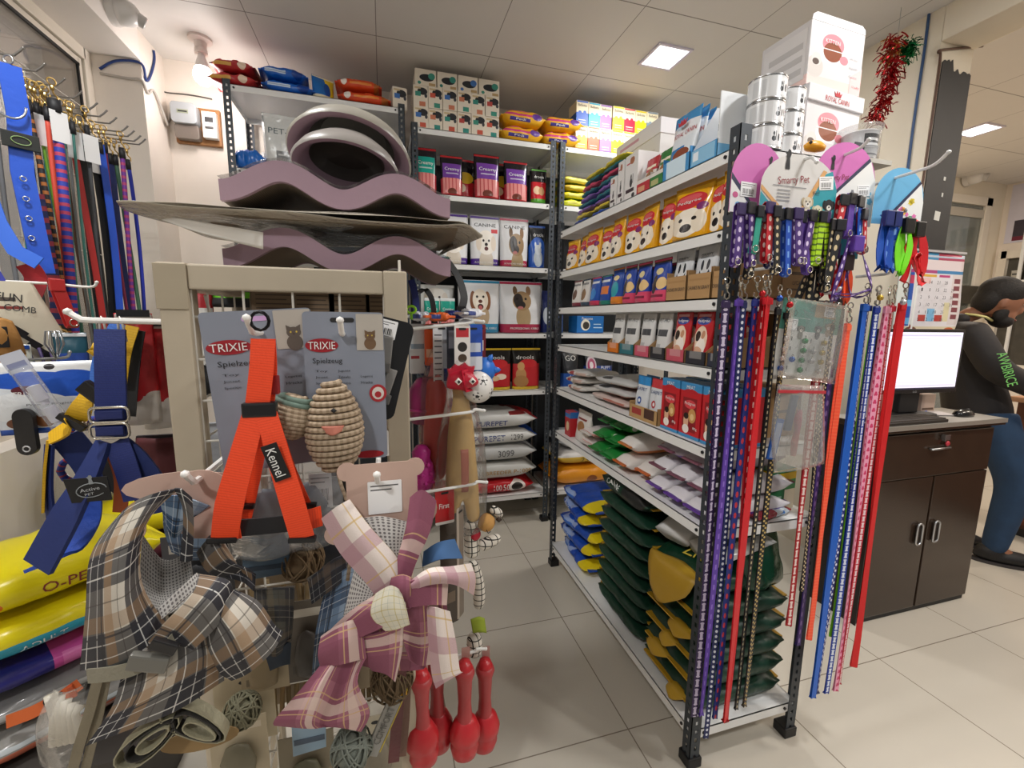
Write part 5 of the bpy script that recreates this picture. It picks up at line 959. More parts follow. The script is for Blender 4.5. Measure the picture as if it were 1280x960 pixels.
harness('neon orange harness bunched inside the purple one',1.178,.905,1.57,ORW,[([(0,0,0),(-.02,-.004,-.06),(-.015,0,-.11),(.01,.006,-.05)],.2),([(.005,0,0),(.024,-.004,-.05),(.028,0,-.115),(.012,.006,-.06)],-.3),([(.0,-.004,.01),(.002,-.008,-.06),(.014,-.004,-.12),(.008,.004,-.03)],.6)],.014,bk='2a1a1a')
harness('red harness behind the purple one',1.145,.92,1.60,REDW,[([(0,0,0),(-.02,0,-.07),(-.005,.004,-.13),(.012,.004,-.06)],.3),([(.01,0,0),(.03,0,-.07),(.03,.004,-.14),(.014,.004,-.06)],0)],.014)
harness('black harness with cream dots behind the purple one on the left',1.10,.925,1.57,BLK,[([(0,0,0),(-.03,0,-.07),(-.05,.004,-.14),(-.01,.008,-.06)],.2),([(.01,0,0),(.025,0,-.08),(.005,.004,-.15),(.004,.006,-.06)],-.2)],.018,bk='101012')
for i,(x,l,c,wd) in enumerate(((1.278,'royal blue harness loop under the blue card, left',BLU2,.022),(1.302,'royal blue harness loop under the blue card, right',BLUW,.022))):
    harness(l,x,.885,1.685,c,[([(0,0,0),(-.012,-.006,-.07),(-.006,-.004,-.14),(.012,.004,-.07)],.2+i*.3),([(.004,0,0),(.018,-.004,-.06),(.02,-.006,-.145),(.008,.006,-.07)],-.3)],wd,bk='1a2a6a')
harness('lime green harness loop between the blue and red ones',1.345,.88,1.67,WEB('7ae01c'),[([(0,0,0),(-.022,-.006,-.06),(-.004,-.002,-.135),(.004,.004,-.06)],.1),([(.004,0,0),(.026,-.004,-.06),(.006,-.004,-.14),(.01,.004,-.06)],-.1)],.016,bk='151515')
harness('red harness bundle at the far right of the rack end',1.395,.885,1.665,WEB('d01820'),[([(0,0,0),(-.026,-.006,-.06),(-.012,-.008,-.10),(-.02,0,-.15),(.01,.004,-.06)],.1),([(.004,0,.01),(.036,-.004,-.05),(.045,-.006,-.13),(.012,.004,-.07)],-.2),([(.0,-.01,-.09),(.02,-.012,-.14),(.05,-.006,-.15),(.03,0,-.08)],.5)],.02,bk='151515')
# leashes: left bundle, middle, right bundle
gl_='leashes on the rack end'
LS=[(.842,.935,1.505,.25,WEB('33204e','cfc4dc',.03,'bone'),'dark purple leash with pale bones, leftmost on the rack end',.02),
(.866,.925,1.51,.26,WEB('5a3aa0','8a6ac8',.03,'dash'),'violet leash with tone on tone print near the left post',.018),
(.89,.93,1.505,.17,WEB('18245a','dfe2ee',.016,'dot'),'navy leash with white dots reaching lowest of all',.016),
(.912,.92,1.51,.24,WEB('1c2a78','c0303c',.03,'dot'),'navy leash with small red dots',.016),
(.936,.905,1.515,.24,WEB('cf1622',None),'plain bright red leash in the left bundle',.022),
(.948,.925,1.515,.22,WEB('c01c28','f0e0da',.03,'dash'),'red leash with white dashes beside the plain red one',.014),
(.966,.935,1.50,.35,WEB('131316',None),'thin plain black leash in the left bundle',.010),
(.982,.915,1.49,.255,WEB('131316','cdbb92',.016,'dash'),'black leash with cream blocks, left of two',.014),
(1.008,.91,1.48,.265,WEB('131316','c2a664',.014,'stud'),'black leash with gold studs, right of two',.016),
(1.165,.93,1.455,.48,WEB('b01824','f0dcd6',.028,'bone'),'red leash with white bones in the middle of the rack end',.016),
(1.185,.92,1.45,.60,WEB('17171a','d8c49a',.014,'stud'),'black and cream leash in the middle of the rack end',.012),
(1.207,.925,1.45,.41,WEB('3a2370','8a70b8',.03,'dot'),'deep purple leash in the middle of the rack end',.018),
(1.222,.905,1.45,.44,WEB('ff5636','ff8a5a',.01,'rib'),'neon orange leash ending in a loop',.015),
(1.295,.92,1.505,.21,WEB('1460c8',None),'wide plain blue leash in the right bundle',.021),
(1.322,.93,1.505,.215,WEB('1a2a7a','e6e6f0',.02,'stud'),'blue leash with white print, right bundle',.02),
(1.345,.92,1.50,.215,WEB('183a9c','dfe6f4',.022,'bone'),'dark blue leash with pale bones, right bundle',.018),
(1.36,.935,1.50,.40,WEB('7ad01c',None),'thin lime green leash, right bundle',.010),
(1.378,.915,1.50,.215,WEB('f0a0bc','d03468',.024,'heart'),'pink leash with hearts in the right bundle',.02),
(1.402,.92,1.505,.235,WEB('c01c34','f0d8dc',.02,'bone'),'crimson leash with white print, right bundle',.018),
(1.425,.905,1.51,.30,WEB('d4161c',None),'wide plain red leash, rightmost on the rack end',.018)]
for i,(x,y,z0,z1,m,l,wd) in enumerate(LS): leash(l,x,y,z0,z1,m,wd,gl_,.006,.0,True,i,.25*math.sin(i*1.9))
for i,(x,z) in enumerate(((.90,1.50),(.955,1.49),(.99,1.475),(1.30,1.50),(1.39,1.49))):
    t=thing('pet_bell','small %s bell among the leash clips, %s from the left'%(['red','blue','red','gold','silver'][i],ORD[i]),'bell',(x,.885,z-.03)); put('ball',G().lathe([(0,-.008),(.006,-.006),(.008,0),(.006,.006),(0,.008)],12).mesh('ball',mat(['b81c24','1d4a9c','b81c24','b99a3a','c0c0c0'][i],.25,.5),smooth=True),t); put('loop',G().tube([(0,0,.008),(.003,0,.011),(0,0,.014),(-.003,0,.011)],.001,5,closed=True).mesh('loop',HW),t)
# card of bells, clear bag with a comb
t=thing('bell_card','teal and white card of small pet bells hanging on the rack end','bell card',(1.11,.92,1.455),0,None,0,.09)
g=G(); g.extrude(rrect(.205,.205,.006,3,0,-.10),-.0008,.0008); put('card',g.mesh('card',pmat('e6e6e2',[('r',-9,.6,9,9,'5a9a8a'),('r',.55,.8,.9,.98,'b99a6a'),('r',.02,.76,.5,.765,'dfe8e4'),('q',.1,.05,.9,.5,'d0d4d2')],.35),planar='all'),t)
lettering(t,'TWO',-.07,-.035,.035,.016,mat('1d4a3a',.5),y=-.0012); barcode(t,-.065,-.065,.04,.03,-.002,lines=False); barcode(t,.06,-.02,.036,.028,-.002)
for i,(x,z) in enumerate(((-.03,-.075),(.03,-.07),(.065,-.06))): puppy(t,x,z,.012,['8a8a80','4a4a48','9a8a70'][i],'5a5a50',-.0012)
BC=['2a8a4a','2a8a4a','2a6ac0','c8c8c8','c8c8c8','b99a3a','c8c8c8','d8d4c8']
R=random.Random(2); k=0
for r in range(4):
    for c in range(6):
        x=-.085+.034*c; z=-.105-.026*r
        if c in (1,3,5) and r in (0,1,3) and not(c==3 and r==1): 
            decal(t,'size_mark',[(x-.006,z-.002),(x-.003,z-.002),(x-.003,z+.008),(x-.006,z+.008)],-.0008,INK); continue
        col={0:'c8c8c8',2:'1f8a48',4:'b9a23a'}.get(c,'c8c8c8') if r<3 else {0:'2a60b8',2:'1f8a48'}.get(c,'c4c4c4')
        if c==1: col='2a60b8'
        b=put('bell',G().lathe([(0,-.008),(.006,-.0055),(.008,0),(.006,.0055),(0,.008)],12).mesh('bell',mat(col,.2,.7),smooth=True),t,(x,-.009,z)); put('wire_loop',G().tube([(0,0,.007),(.003,0,.011),(0,0,.014),(-.003,0,.011)],.0009,5,closed=True).mesh('wire_loop',HW),b)
        k+=1
g=G(); g.sheet([[(-.10,-.020,.0),(0,-.026,.0),(.10,-.02,0)],[(-.105,-.026,-.1),(0,-.03,-.1),(.105,-.026,-.1)],[(-.10,-.018,-.205),(.01,-.026,-.21),(.115,-.012,-.215)]],.0005,4); put('clear_bag',g.mesh('clear_bag',film(.05),smooth=True),t)
t=thing('comb_pack','clear zip bag with a red and blue pet comb hanging on the rack end','comb pack',(1.075,.905,1.235),0,None,0,.05)
g=G(); g.sheet([[(-.08,-.004,0),(0,-.01,0),(.08,-.004,0)],[(-.09,-.012,-.12),(0,-.02,-.12),(.10,-.01,-.12)],[(-.05,-.004,-.245),(.04,-.012,-.235),(.13,-.002,-.225)]],.0006,5); put('clear_bag',g.mesh('clear_bag',film(.16,'d8dcdc'),smooth=True),t)
put('zip_strip',G().box(-.082,.082,-.012,-.009,-.022,-.014).mesh('zip_strip',mat('b8303a',.4)),t)
put('blue_comb',G().box(-.045,-.018,.004,.012,-.215,-.10).mesh('blue_comb',pmat('2a5aa8',[('r',.15,.05,.85,.9,'c9d4e6',.6)],.3),bevel=.002,planar='all'),t,(0,0,0),(0,.12,0))
put('red_handle',G().tube([(.02,.006,-.20),(.018,.006,-.16),(.022,.006,-.13),(.018,.006,-.10),(.02,.006,-.07)],[.007,.009,.007,.010,.006],10).mesh('red_handle',mat('c02030',.35),smooth=True),t)
put('grey_blade',G().box(-.012,.012,.004,.012,-.13,-.03).mesh('grey_blade',mat('3a3f58',.3),bevel=.003),t,(0,0,0),(0,.1,0))

# ---------------------------------------------------------------- the wire display stand in front
SX0,SX1,SY0,SY1,SZ=-.348,.044,.85,1.25,1.485
CRM=mat('b9ad98',.45,var=.08,bump=.1,scale=20); WIRE=mat('d6d2c8',.4,.1)
st=thing('display_stand','tall cream square-tube display stand with wire grid sides in the foreground','display stand',(0,0,0))
tw=.042
for x,y in ((SX0,SY0),(SX1-tw,SY0),(SX0,SY1-tw),(SX1-tw,SY1-tw)): put('post',G().box(x,x+tw,y,y+tw,0,SZ).mesh('post',CRM,bevel=.003),st)
for a in ((SX0+tw,SX1-tw,SY0+.002,SY0+tw-.002),(SX0+tw,SX1-tw,SY1-tw+.002,SY1-.002),(SX0+.002,SX0+tw-.002,SY0+tw,SY1-tw),(SX1-tw+.002,SX1-.002,SY0+tw,SY1-tw)):
    put('top_rail',G().box(a[0],a[1],a[2],a[3],SZ-tw,SZ-.001).mesh('top_rail',CRM,bevel=.003),st)
    put('bottom_rail',G().box(a[0],a[1],a[2],a[3],.10,.13).mesh('bottom_rail',CRM,bevel=.003),st)
put('locating_pin',G().tube([(SX1-.012,SY0+.02,SZ),(SX1-.012,SY0+.02,SZ+.022)],.0025,8).mesh('locating_pin',WIRE),st)
for nm,px in (('corner_plate',SX0-.002),):
    put(nm,G().box(SX0-.0025,SX0+tw+.001,SY0-.003,SY0-.0005,SZ-.075,SZ-.002).mesh(nm,mat('a89c86',.5,bump=.2,scale=25),bevel=.001),st)
def grid(ax,c,a0,a1,z0,z1,st_=.072):
    g=G(); n=int((a1-a0)/st_)
    for i in range(n+1):
        a=a0+(a1-a0)*i/n; g.tube([(a,c,z0),(a,c,z1)] if ax=='x' else [(c,a,z0),(c,a,z1)],.0022,6)
    z=z1-.045
    while z>z0: g.tube([(a0,c+.004,z),(a1,c+.004,z)] if ax=='x' else [(c+.004,a0,z),(c+.004,a1,z)],.0022,6); z-=st_
    return g.mesh('wire_grid',WIRE,smooth=40)
put('wire_grid',grid('x',SY0+.012,SX0+tw,SX1-tw,.13,SZ-tw),st); put('wire_grid',grid('x',SY1-.012,SX0+tw,SX1-tw,.13,SZ-tw),st)
put('wire_grid',grid('y',SX0+.03,SY0+tw,SY1-tw,.13,SZ-tw),st); put('wire_grid',grid('y',SX1-.03,SY0+tw,SY1-tw,.13,SZ-tw),st)
put('brace',G().tube([(SX0+.05,SY0+.05,SZ-.05),(SX0+.02,SY1-.06,1.05)],.003,6).mesh('brace',WIRE,smooth=40),st)
# --- scratchers, board and round beds on top
MAU=mat('9a7f8c',.55,bump=.12,scale=60,var=.05); KRF=pmat('6e604f',[('r',-9,0,9,.5,'5c4f40')],.7,(1,140)); 
def wave(label,x0,x1,y0,z0,D,hump,T):
    t=thing('wave_scratcher',label,'cat scratcher',((x0+x1)/2,y0,z0)); W=x1-x0; n=48; c=lambda s:hump*.5*(1-math.cos(4*math.pi*s))*(1.0-.12*s)
    up_=[];lo=[]
    for i in range(n+1):
        s=i/n; z=c(s); d=(c(min(1,s+.01))-c(max(0,s-.01)))/(.02*W); q=1/math.sqrt(1+d*d); x=-W/2+W*s
        up_.append((x-d*q*T*.5,z+T/2+q*T/2)); lo.append((x+d*q*T*.5,max(0,z+T/2-q*T/2)))
    for nm,y_a,y_b,m in (('side_board',0,.012,MAU),('side_board',D-.012,D,MAU)):
        g=G()
        vs=[];fs=[]
        for i in range(n+1): vs+=[(up_[i][0],y_a,up_[i][1]),(lo[i][0],y_a,lo[i][1]),(up_[i][0],y_b,up_[i][1]),(lo[i][0],y_b,lo[i][1])]
        for i in range(n):
            a=4*i; fs+=[(a,a+1,a+5,a+4),(a+2,a+6,a+7,a+3),(a,a+4,a+6,a+2),(a+1,a+3,a+7,a+5)]
        fs+=[(0,2,3,1),(4*n,4*n+1,4*n+3,4*n+2)]; g.add(vs,fs); put(nm,g.mesh(nm,m,smooth=35),t)
    g=G(); vs=[];fs=[];uv=[]; k=.0015
    for i in range(n+1): vs+=[(up_[i][0],.012,up_[i][1]-k),(lo[i][0],.012,lo[i][1]+k),(up_[i][0],D-.012,up_[i][1]-k),(lo[i][0],D-.012,lo[i][1]+k)]
    for i in range(n):
        a=4*i
        for f in ((a,a+4,a+6,a+2),(a+1,a+3,a+7,a+5)): fs.append(f); uv.append([(0,i/n),(0,(i+1)/n),(1,(i+1)/n),(1,i/n)] if f[1]==a+4 else [(0,i/n),(1,i/n),(1,(i+1)/n),(0,(i+1)/n)])
    g.add(vs,fs,uv); put('corrugated_core',g.mesh('corrugated_core',KRF,smooth=35),t)
    rows=[]
    for y in (-.004,D*.5,D+.004): rows.append([(up_[i][0],y,up_[i][1]+.004) for i in range(0,n+1,4)])
    g=G().sheet(rows,.0005,2); put('clear_wrap',g.mesh('clear_wrap',film(.03),smooth=True),t)
    return t
wave('mauve wave shaped cat scratcher standing directly on the display stand',-.275,.137,.93,SZ+.0015,.27,.044,.034)
wave('mauve wave shaped cat scratcher on top, under the round beds',-.272,.137,.93,SZ+.1185,.27,.042,.036)
t=thing('cardboard_sheet','wide kraft cardboard sheets in loose clear film between the two wave scratchers','cardboard sheet',(-.10,1.06,SZ+.0925))
put('sheet',G().sheet([[(-.20,-.14,.004),(-.1,-.14,.002),(.1,-.14,.003),(.25,-.14,.004)],[(-.22,.0,.006),(-.1,0,.005),(.1,0,.004),(.26,0,.003)],[(-.20,.15,.004),(-.1,.15,.004),(.1,.15,.004),(.25,.15,.004)]],.008,5).mesh('sheet',mat('7a6c59',.7,bump=.2,scale=40,var=.12)),t)
R=random.Random(4)
def wrap(sg):
    rows=[]; xs=(-.325,-.28,-.22,-.14,-.05,.05,.14,.21,.26,.295)
    for j in range(6):
        y=-.175+.07*j; row=[]
        for k,x in enumerate(xs):
            s=(k/9); b=math.sin(math.pi*min(1,max(0,s*1.04-.02)))**.6; q=1 if 0<j<5 else .25
            row.append((x+(.02*abs(j-1) if k==0 else 0)-(.012*j if k==9 else 0),y,.004-.018*(k==9)+ (sg>0)*b*q*.020-(sg<0)*b*q*.006+R.uniform(-.0035,.0035)))
        rows.append(row)
    return G().sheet(rows,.0006,4).mesh('clear_wrap',film(.6,'e0d7c6',.10,.6,30,1.0),smooth=True)
put('clear_wrap',wrap(1),t); put('clear_wrap',wrap(-1),t)
put('folded_flap',G().sheet([[(-.235,-.15,-.012),(-.18,-.155,-.02),(-.10,-.16,-.03)],[(-.25,-.165,-.02),(-.19,-.172,-.04),(-.10,-.168,-.06)]],.001,4).mesh('folded_flap',mat('b6b0a6',.4),smooth=True),t)
def bowl(label,loc,r,h,sy,tilt,ry,outm,inm,botm):
    t=thing('round_pet_bed',label,'pet bed',loc,0,None,tilt,ry)
    o=G().lathe([(0,h*1.01),(r*.62,h),(r*.70,h*.99),(r*.90,h*.5),(r,0),(r*.97,-.006)],40,sy=sy); o.f=[f for f in o.f if len(f)==4]; o.uv=[None]*len(o.f); put('outer_shell',o.mesh('outer_shell',outm,smooth=50),t)
    i=G().lathe([(r*.97,-.006),(r*.86,-.004),(r*.70,h*.42)],40,sy=sy); i.f=[f for f in i.f if len(f)==4]; i.uv=[None]*len(i.f); put('inner_rim',i.mesh('inner_rim',inm,smooth=60),t)
    b=G().lathe([(r*.70,h*.42),(r*.55,h*.9),(0,h*.9)],40,sy=sy); b.f=[f for f in b.f if len(f)==4]; b.uv=[None]*len(b.f); put('inner_pad',b.mesh('inner_pad',botm,smooth=60),t)
    return t
GB=mat('8f8a80',.35,bump=.15,scale=30); 
bowl('oval mauve and grey pet bed tipped at the very top of the stand',(-.056,1.05,1.735),.126,.07,.80,math.radians(-38),math.radians(7),GB,MAU,mat('7b7a74',.2,bump=.3,scale=14))
bowl('smaller oval pet bed nested under the top one',(-.062,1.0,1.698),.104,.05,.72,math.radians(-30),math.radians(5),mat('8a8580',.3,bump=.2,scale=25),mat('8e7482',.5),mat('3a3430',.5))
# --- hooks on the front
def fhook(label,x,z,L=.14): return hook(label,[(x,SY0+.002,z),(x,SY0-L*.8,z+.003),(x,SY0-L*.92,z+.010),(x,SY0-L,z+.024)],.0042,mat('e4e2de',.35),'white hooks on the display stand',plate=('y',.036,.05))
fhook('white hook carrying the left rope toy card and orange harness',-0.1708,1.386-.012,.20)
fhook('white hook carrying the right rope toy card',-0.0597,1.384-.012,.17)
fhook('white hook above the plaid dress on the left of the stand',-0.2484,1.181-.005,.22)
fhook('white hook carrying the pink plaid dress',-0.0148,1.166-.005,.24)
# --- toy cards
GREY=mat('868c99',.4); GRN2=mat('6b6f78',.5)
def trixie(label,c0,rz,w,h,cat_c):
    t=thing('toy_card',label,'toy card',c0,0,None,0,rz)
    g=G(); g.extrude(rrect(w,h,.006,4,0,-h/2+.02),-.0007,.0007); put('card',g.mesh('card',GREY),t)
    decal(t,'hang_slot',rrect(.034,.007,.0034,4,-w*.02,.008),-.0008,mat('c9a0d0',.5) if cat_c=='5a5048' else INK)
    decal(t,'brand_oval',ell(-w*.28,-h*.13,w*.20,h*.045,28),-.0008,mat('9c1c28',.4),.001)
    lettering(t,'TRIXIE',-w*.28,-h*.13,w*.33,h*.048,WHITE,y=-.0022,bold=1)
    lettering(t,'Spielzeug',-w*.22,-h*.235,w*.36,h*.045,INK,y=-.001)
    for i in range(3):
        for j in range(3): 
            if i<2 or j: lettering(t,[['Toy','Jouet','Speeltje'],['Juguete','Zabawka','Gioco'],['Leksak','Legetoj','Hracka']][i][j],-w*.30+w*.28*i,-h*(.30+.04*j),w*.15,h*.018,mat('2c2e34',.5),y=-.001)
    p=decal(t,'cat_photo',rrect(w*.34,h*.24,.001,1,w*.32,-.02+.01),-.0008,mat('b3aca2',.5,var=.12),.0012)
    cx,cz,s=w*.32,-.018,w*.09
    CF=mat(cat_c,.6,var=.25)
    decal(t,'cat_body',ell(cx,cz-s*.9,s*.85,s*.9,18),-.0008,CF,.0016); decal(t,'cat_head',ell(cx,cz+s*.25,s*.75,s*.62,18),-.0008,CF,.002)
    for e in (-1,1):
        decal(t,'cat_ear',[(cx+e*s*.7,cz+s*.4),(cx+e*s*.2,cz+s*.8),(cx+e*s*.75,cz+s*1.1)],-.0008,CF,.0022); decal(t,'cat_eye',ell(cx+e*s*.3,cz+s*.3,s*.1,s*.12,8),-.0008,mat('c9b04a',.4),.0026)
    decal(t,'cat_nose',ell(cx,cz+s*.08,s*.1,s*.07,8),-.0008,mat('4a2a2a',.5),.0026)
    return t
t1=trixie('grey toy card behind the orange harness, left of two, with a sitting cat photo',(-0.1743,0.715,1.389),math.radians(-4),.145,.235,'5a5048')
t2=trixie('grey toy card with a rope fish, right of the pair',(-0.0572,0.712,1.388),0,.115,.23,'6b5138')
decal(t2,'red_seal',ell(.046,-.105,.013,.014,20),-.0008,mat('a8242c',.5),.001); decal(t2,'seal_face',ell(.046,-.105,.009,.010,16),-.0008,mat('d8cfc8',.5),.0014); decal(t2,'seal_mark',ell(.046,-.107,.005,.005,12),-.0008,mat('a8242c',.5),.0018)
decal(t2,'brand_oval',ell(.03,-.203,.022,.006,20),-.0008,mat('9c1c28',.4),.001)
ROPE=pmat('a3907a',[('r',-9,0,9,.45,'8a7760'),('q',.1,-9,.3,9,'c0ae92')],.8,(6,120)); ROPE2=mat('5f7468',.7,bump=.3,scale=90)
def wound(prof,r,turns,H,m,nm,sy=.8,n=26):
    pts=[]; N=turns*n
    for i in range(N+1):
        f=i/N; a=2*math.pi*turns*f; q=prof(f); pts.append((q*math.cos(a),q*sy*math.sin(a),H*f))
    return G().tube(pts,r,7).mesh(nm,m,smooth=True)
t=thing('rope_fish_toy','tan twine cat toy shaped like a fish on the grey card','rope toy',(-0.0743,0.685,1.171)); fp=lambda f:.006+.031*math.sin(math.pi*min(1,f*1.02)**.75)**.8 if f<.97 else .009
put('rope_body',wound(lambda f:max(.006,.038*(math.sin(math.pi*(.06+.9*f**.9)))**.7),.0046,15,.135,ROPE,'rope_body'),t)
put('core',G().lathe([(0,.002)]+[(max(.004,.036*(math.sin(math.pi*(.06+.9*(i/12)**.9)))**.7),.135*i/12) for i in range(13)]+[(0,.137)],20,sy=.8).mesh('core',mat('7f6c54',.8),smooth=True),t)
put('eye',G().lathe([(0,-.004),(.0045,0),(0,.004)],10,(.003,-.030,.098)).mesh('eye',INK,smooth=True),t)
put('felt_mouth',G().sheet([[(-.014,-.031,.076),(0,-.038,.077),(.016,-.031,.076)],[(-.008,-.032,.066),(.002,-.038,.064),(.012,-.032,.068)]],.0015,4).mesh('felt_mouth',mat('c47a68',.8),smooth=True),t)
put('twine_tail',G().tube([(0,0,.003),(.006,-.01,-.02),(.015,-.014,-.05),(.012,-.016,-.09),(.016,-.012,-.13),(.010,-.02,-.17)],.0028,6).mesh('twine_tail',ROPE,smooth=True),t)
t=thing('rope_ball_toy','tan and green twine ball behind the orange harness','rope toy',(-0.1432,0.69,1.227))
put('rope_body',wound(lambda f:max(.005,.030*math.sin(math.pi*(.05+.9*f))**.6),.0042,11,.062,ROPE,'rope_body'),t,(0,0,0),(0,.35,0)); put('green_band',wound(lambda f:.027*math.sin(math.pi*(.62+.2*f))**.6,.0045,2,.012,ROPE2,'green_band'),t,(.016,0,.045),(0,.35,0)); put('core',G().lathe([(0,.003),(.022,.012),(.028,.03),(.022,.05),(0,.06)],16).mesh('core',mat('7f6c54',.8),smooth=True),t,(0,0,0),(0,.35,0))
# --- black card with collars and bells
t=thing('collar_card','black card with grey collar pieces and two blue bells, right of the rope fish card','collar card',(0.0108,0.74,1.387),0,None,0,math.radians(14))
g=G(); g.extrude(rrect(.075,.165,.014,4,.0,-.07),-.0007,.0007); put('card',g.mesh('card',mat('131315',.35)),t); barcode(t,-.012,-.006,.046,.03,-.001)
g=G(); g.extrude(rrect(.06,.135,.01,4,-.035,-.085),.004,.0054); put('rear_card',g.mesh('rear_card',mat('161618',.4)),t)
SLV=mat('8d8b88',.4,.2)
for i,(x,z,a) in enumerate(((.004,-.045,.12),(.016,-.095,-.1),(-.018,-.105,-.25))):
    put('grey_strap',G().box(-.008,.008,-.006,-.002,-.028,.028).mesh('grey_strap',SLV,bevel=.002),t,(x,0,z),(0,-a,0)); put('clasp',G().box(-.010,.010,-.010,-.004,-.010,.006).mesh('clasp',mat('6f6d6a',.3,.3),bevel=.002),t,(x,0,z-.02),(0,-a,0))
for i,(x,z,c) in enumerate(((-.026,-.128,'2a2a9a'),(.006,-.128,'1a78b8'))):
    b=put('bell',G().lathe([(0,-.009),(.007,-.006),(.009,0),(.007,.006),(0,.009)],14).mesh('bell',mat(c,.15,.7),smooth=True),t,(x,-.010,z)); put('bell_ring',G().tube([(.005*math.cos(k*.7854),0,.013+.006*math.sin(k*.7854)) for k in range(8)],.001,5,closed=True).mesh('bell_ring',HW),b)
put('cord',G().tube([(-.035,-.002,-.02),(-.01,-.004,-.055),(.02,-.004,-.085)],.001,5).mesh('cord',mat('b9b5ae',.5)),t)
# --- orange harness
OW=WEB('f04a1e','c83210',.0035,'rib',.55)
t=thing('dog_harness','bright orange webbing harness hanging in front of the grey toy cards','harness',(-0.1568,0.655,1.39))
B0=Vector((-0.1568,0.655,1.39))
def rb(nm,pts,wd,m=OW,side=None,parent=t,th=.0024,b0=B0):
    P=[Vector(p)-b0 for p in pts]; o=[]
    for i in range(len(P)-1):
        a=P[max(i-1,0)];b=P[i];c=P[i+1];d=P[min(i+2,len(P)-1)]
        for k in range(5):
            f=k/5; o.append((b*2+(c-a)*f+(a*2-b*5+c*4-d)*f*f+(b*3-a-c*3+d)*f**3)*.5)
    o.append(P[-1]); wds=wd
    if isinstance(wd,list): 
        wds=[wd[min(int(i/(len(o)-1)*(len(wd)-1)),len(wd)-2)]+(wd[min(int(i/(len(o)-1)*(len(wd)-1)),len(wd)-2)+1]-wd[min(int(i/(len(o)-1)*(len(wd)-1)),len(wd)-2)])*((i/(len(o)-1)*(len(wd)-1))%1 if i<len(o)-1 else 1) for i in range(len(o))]
    return put(nm,G().ribbon(o,side or (1,0,0),wds,th).mesh(nm,m,smooth=40),parent)
put('ring',G().tube([(.011*math.cos(k*.5236),0,.004+.012*math.sin(k*.5236)) for k in range(12)],.0022,7,closed=True).mesh('ring',mat('151518',.3,.6),smooth=True),t)
rb('top_strap',[(-0.1536,0.652,1.37),(-0.1574,0.65,1.332),(-0.1653,0.65,1.284)],.029); rb('top_strap_back',[(-0.154,0.662,1.37),(-0.1553,0.664,1.325),(-0.1611,0.664,1.281)],.026)
put('slider',G().box(-.021,.021,-.008,.008,-.012,.008).mesh('slider',mat('141416',.3),bevel=.003),t,tuple(Vector((-0.1633,0.652,1.278))-B0))
put('red_clip',G().box(-.006,.006,-.006,.006,-.014,.012).mesh('red_clip',mat('8a1a1a',.4),bevel=.002),t,tuple(Vector((-0.1467,0.665,1.308))-B0))
rb('left_leg',[(-0.1694,0.648,1.273),(-0.1854,0.64,1.216),(-0.2034,0.635,1.153),(-0.2141,0.64,1.104)],[.027,.031,.034,.032]); rb('right_leg',[(-0.155,0.648,1.272),(-0.1419,0.638,1.213),(-0.1268,0.632,1.145),(-0.1182,0.636,1.093)],[.025,.029,.031,.031])
rb('inner_leg',[(-0.169,0.668,1.263),(-0.1819,0.68,1.203),(-0.2017,0.69,1.129),(-0.21,0.69,1.099)],.026); rb('inner_leg',[(-0.1561,0.668,1.263),(-0.1444,0.684,1.187),(-0.1235,0.69,1.114),(-0.1141,0.68,1.096)],.024)
rb('centre_strap',[(-0.1644,0.66,1.276),(-0.1685,0.662,1.219)],.030)
rb('chest_strap',[(-0.2277,0.652,1.111),(-0.197,0.646,1.113)],.030,side=(0,0,1)); rb('chest_strap',[(-0.1373,0.646,1.112),(-0.1128,0.648,1.113),(-0.0946,0.655,1.114)],.030,side=(0,0,1)); rb('black_band',[(-0.1995,0.648,1.112),(-0.1676,0.646,1.112),(-0.1357,0.648,1.111)],.024,mat('17171a',.6),(0,0,1))
for px,py in ((276,672),(300,632),(384,632),(377,676)): put('strap_keeper',G().box(-.018,.018,-.006,.006,-.004,.004).mesh('strap_keeper',mat('141416',.35),bevel=.002),t,tuple(Vector({276:(-0.2177,0.642,1.101),300:(-0.2064,0.688,1.128),384:(-0.1229,0.688,1.119),377:(-0.1187,0.638,1.09)}[px])-B0),(0,.1,0))
o=put('woven_label',G().box(-.010,.010,-.001,.001,-.026,.026).mesh('woven_label',mat('0e0e10',.5)),t,tuple(Vector((-0.1435,0.63,1.207))-B0),(0,math.radians(-17),0)); q=lettering(o,'Kennel',0,0,.04,.012,WHITE,y=-.0012); q.rotation_euler=(0,math.radians(90),0)
# --- plaid cloth
def plaid(base,dark,mid,line,k=16,rough=.8): return pmat(base,[('q',.0,-9,.46,9,dark,.84),('q',-9,.0,9,.46,dark,.80),('q',.48,-9,.66,9,mid,.55),('q',-9,.48,9,.66,mid,.45),('r',.13,-9,.15,9,line,.6),('r',-9,.13,9,.15,line,.6),('r',.32,-9,.335,9,line,.45),('r',-9,.32,9,.335,line,.45),('r',.40,-9,.425,9,'26252a',.8),('r',-9,.40,9,.425,'26252a',.8),('r',.80,-9,.82,9,'3a3430',.6),('r',-9,.80,9,.82,'3a3430',.6)],rough,(k,k),bump=.12,scale=400)
NVP=plaid('bdb7ab','0f1220','8f6d46','e4e2dc',12); PKP=pmat('a06678',[('q',.0,-9,.42,9,'7e4458',.75),('q',-9,.0,9,.42,'7e4458',.65),('q',.58,-9,.74,9,'d9c4b8',.7),('q',-9,.58,9,.74,'d9c4b8',.6),('r',.50,-9,.52,9,'c9a878',.8),('r',-9,.50,9,.52,'c9a878',.8),('r',.80,-9,.82,9,'c9a878',.7),('r',-9,.80,9,.82,'c9a878',.7)],.8,(11,11),bump=.12,scale=400)
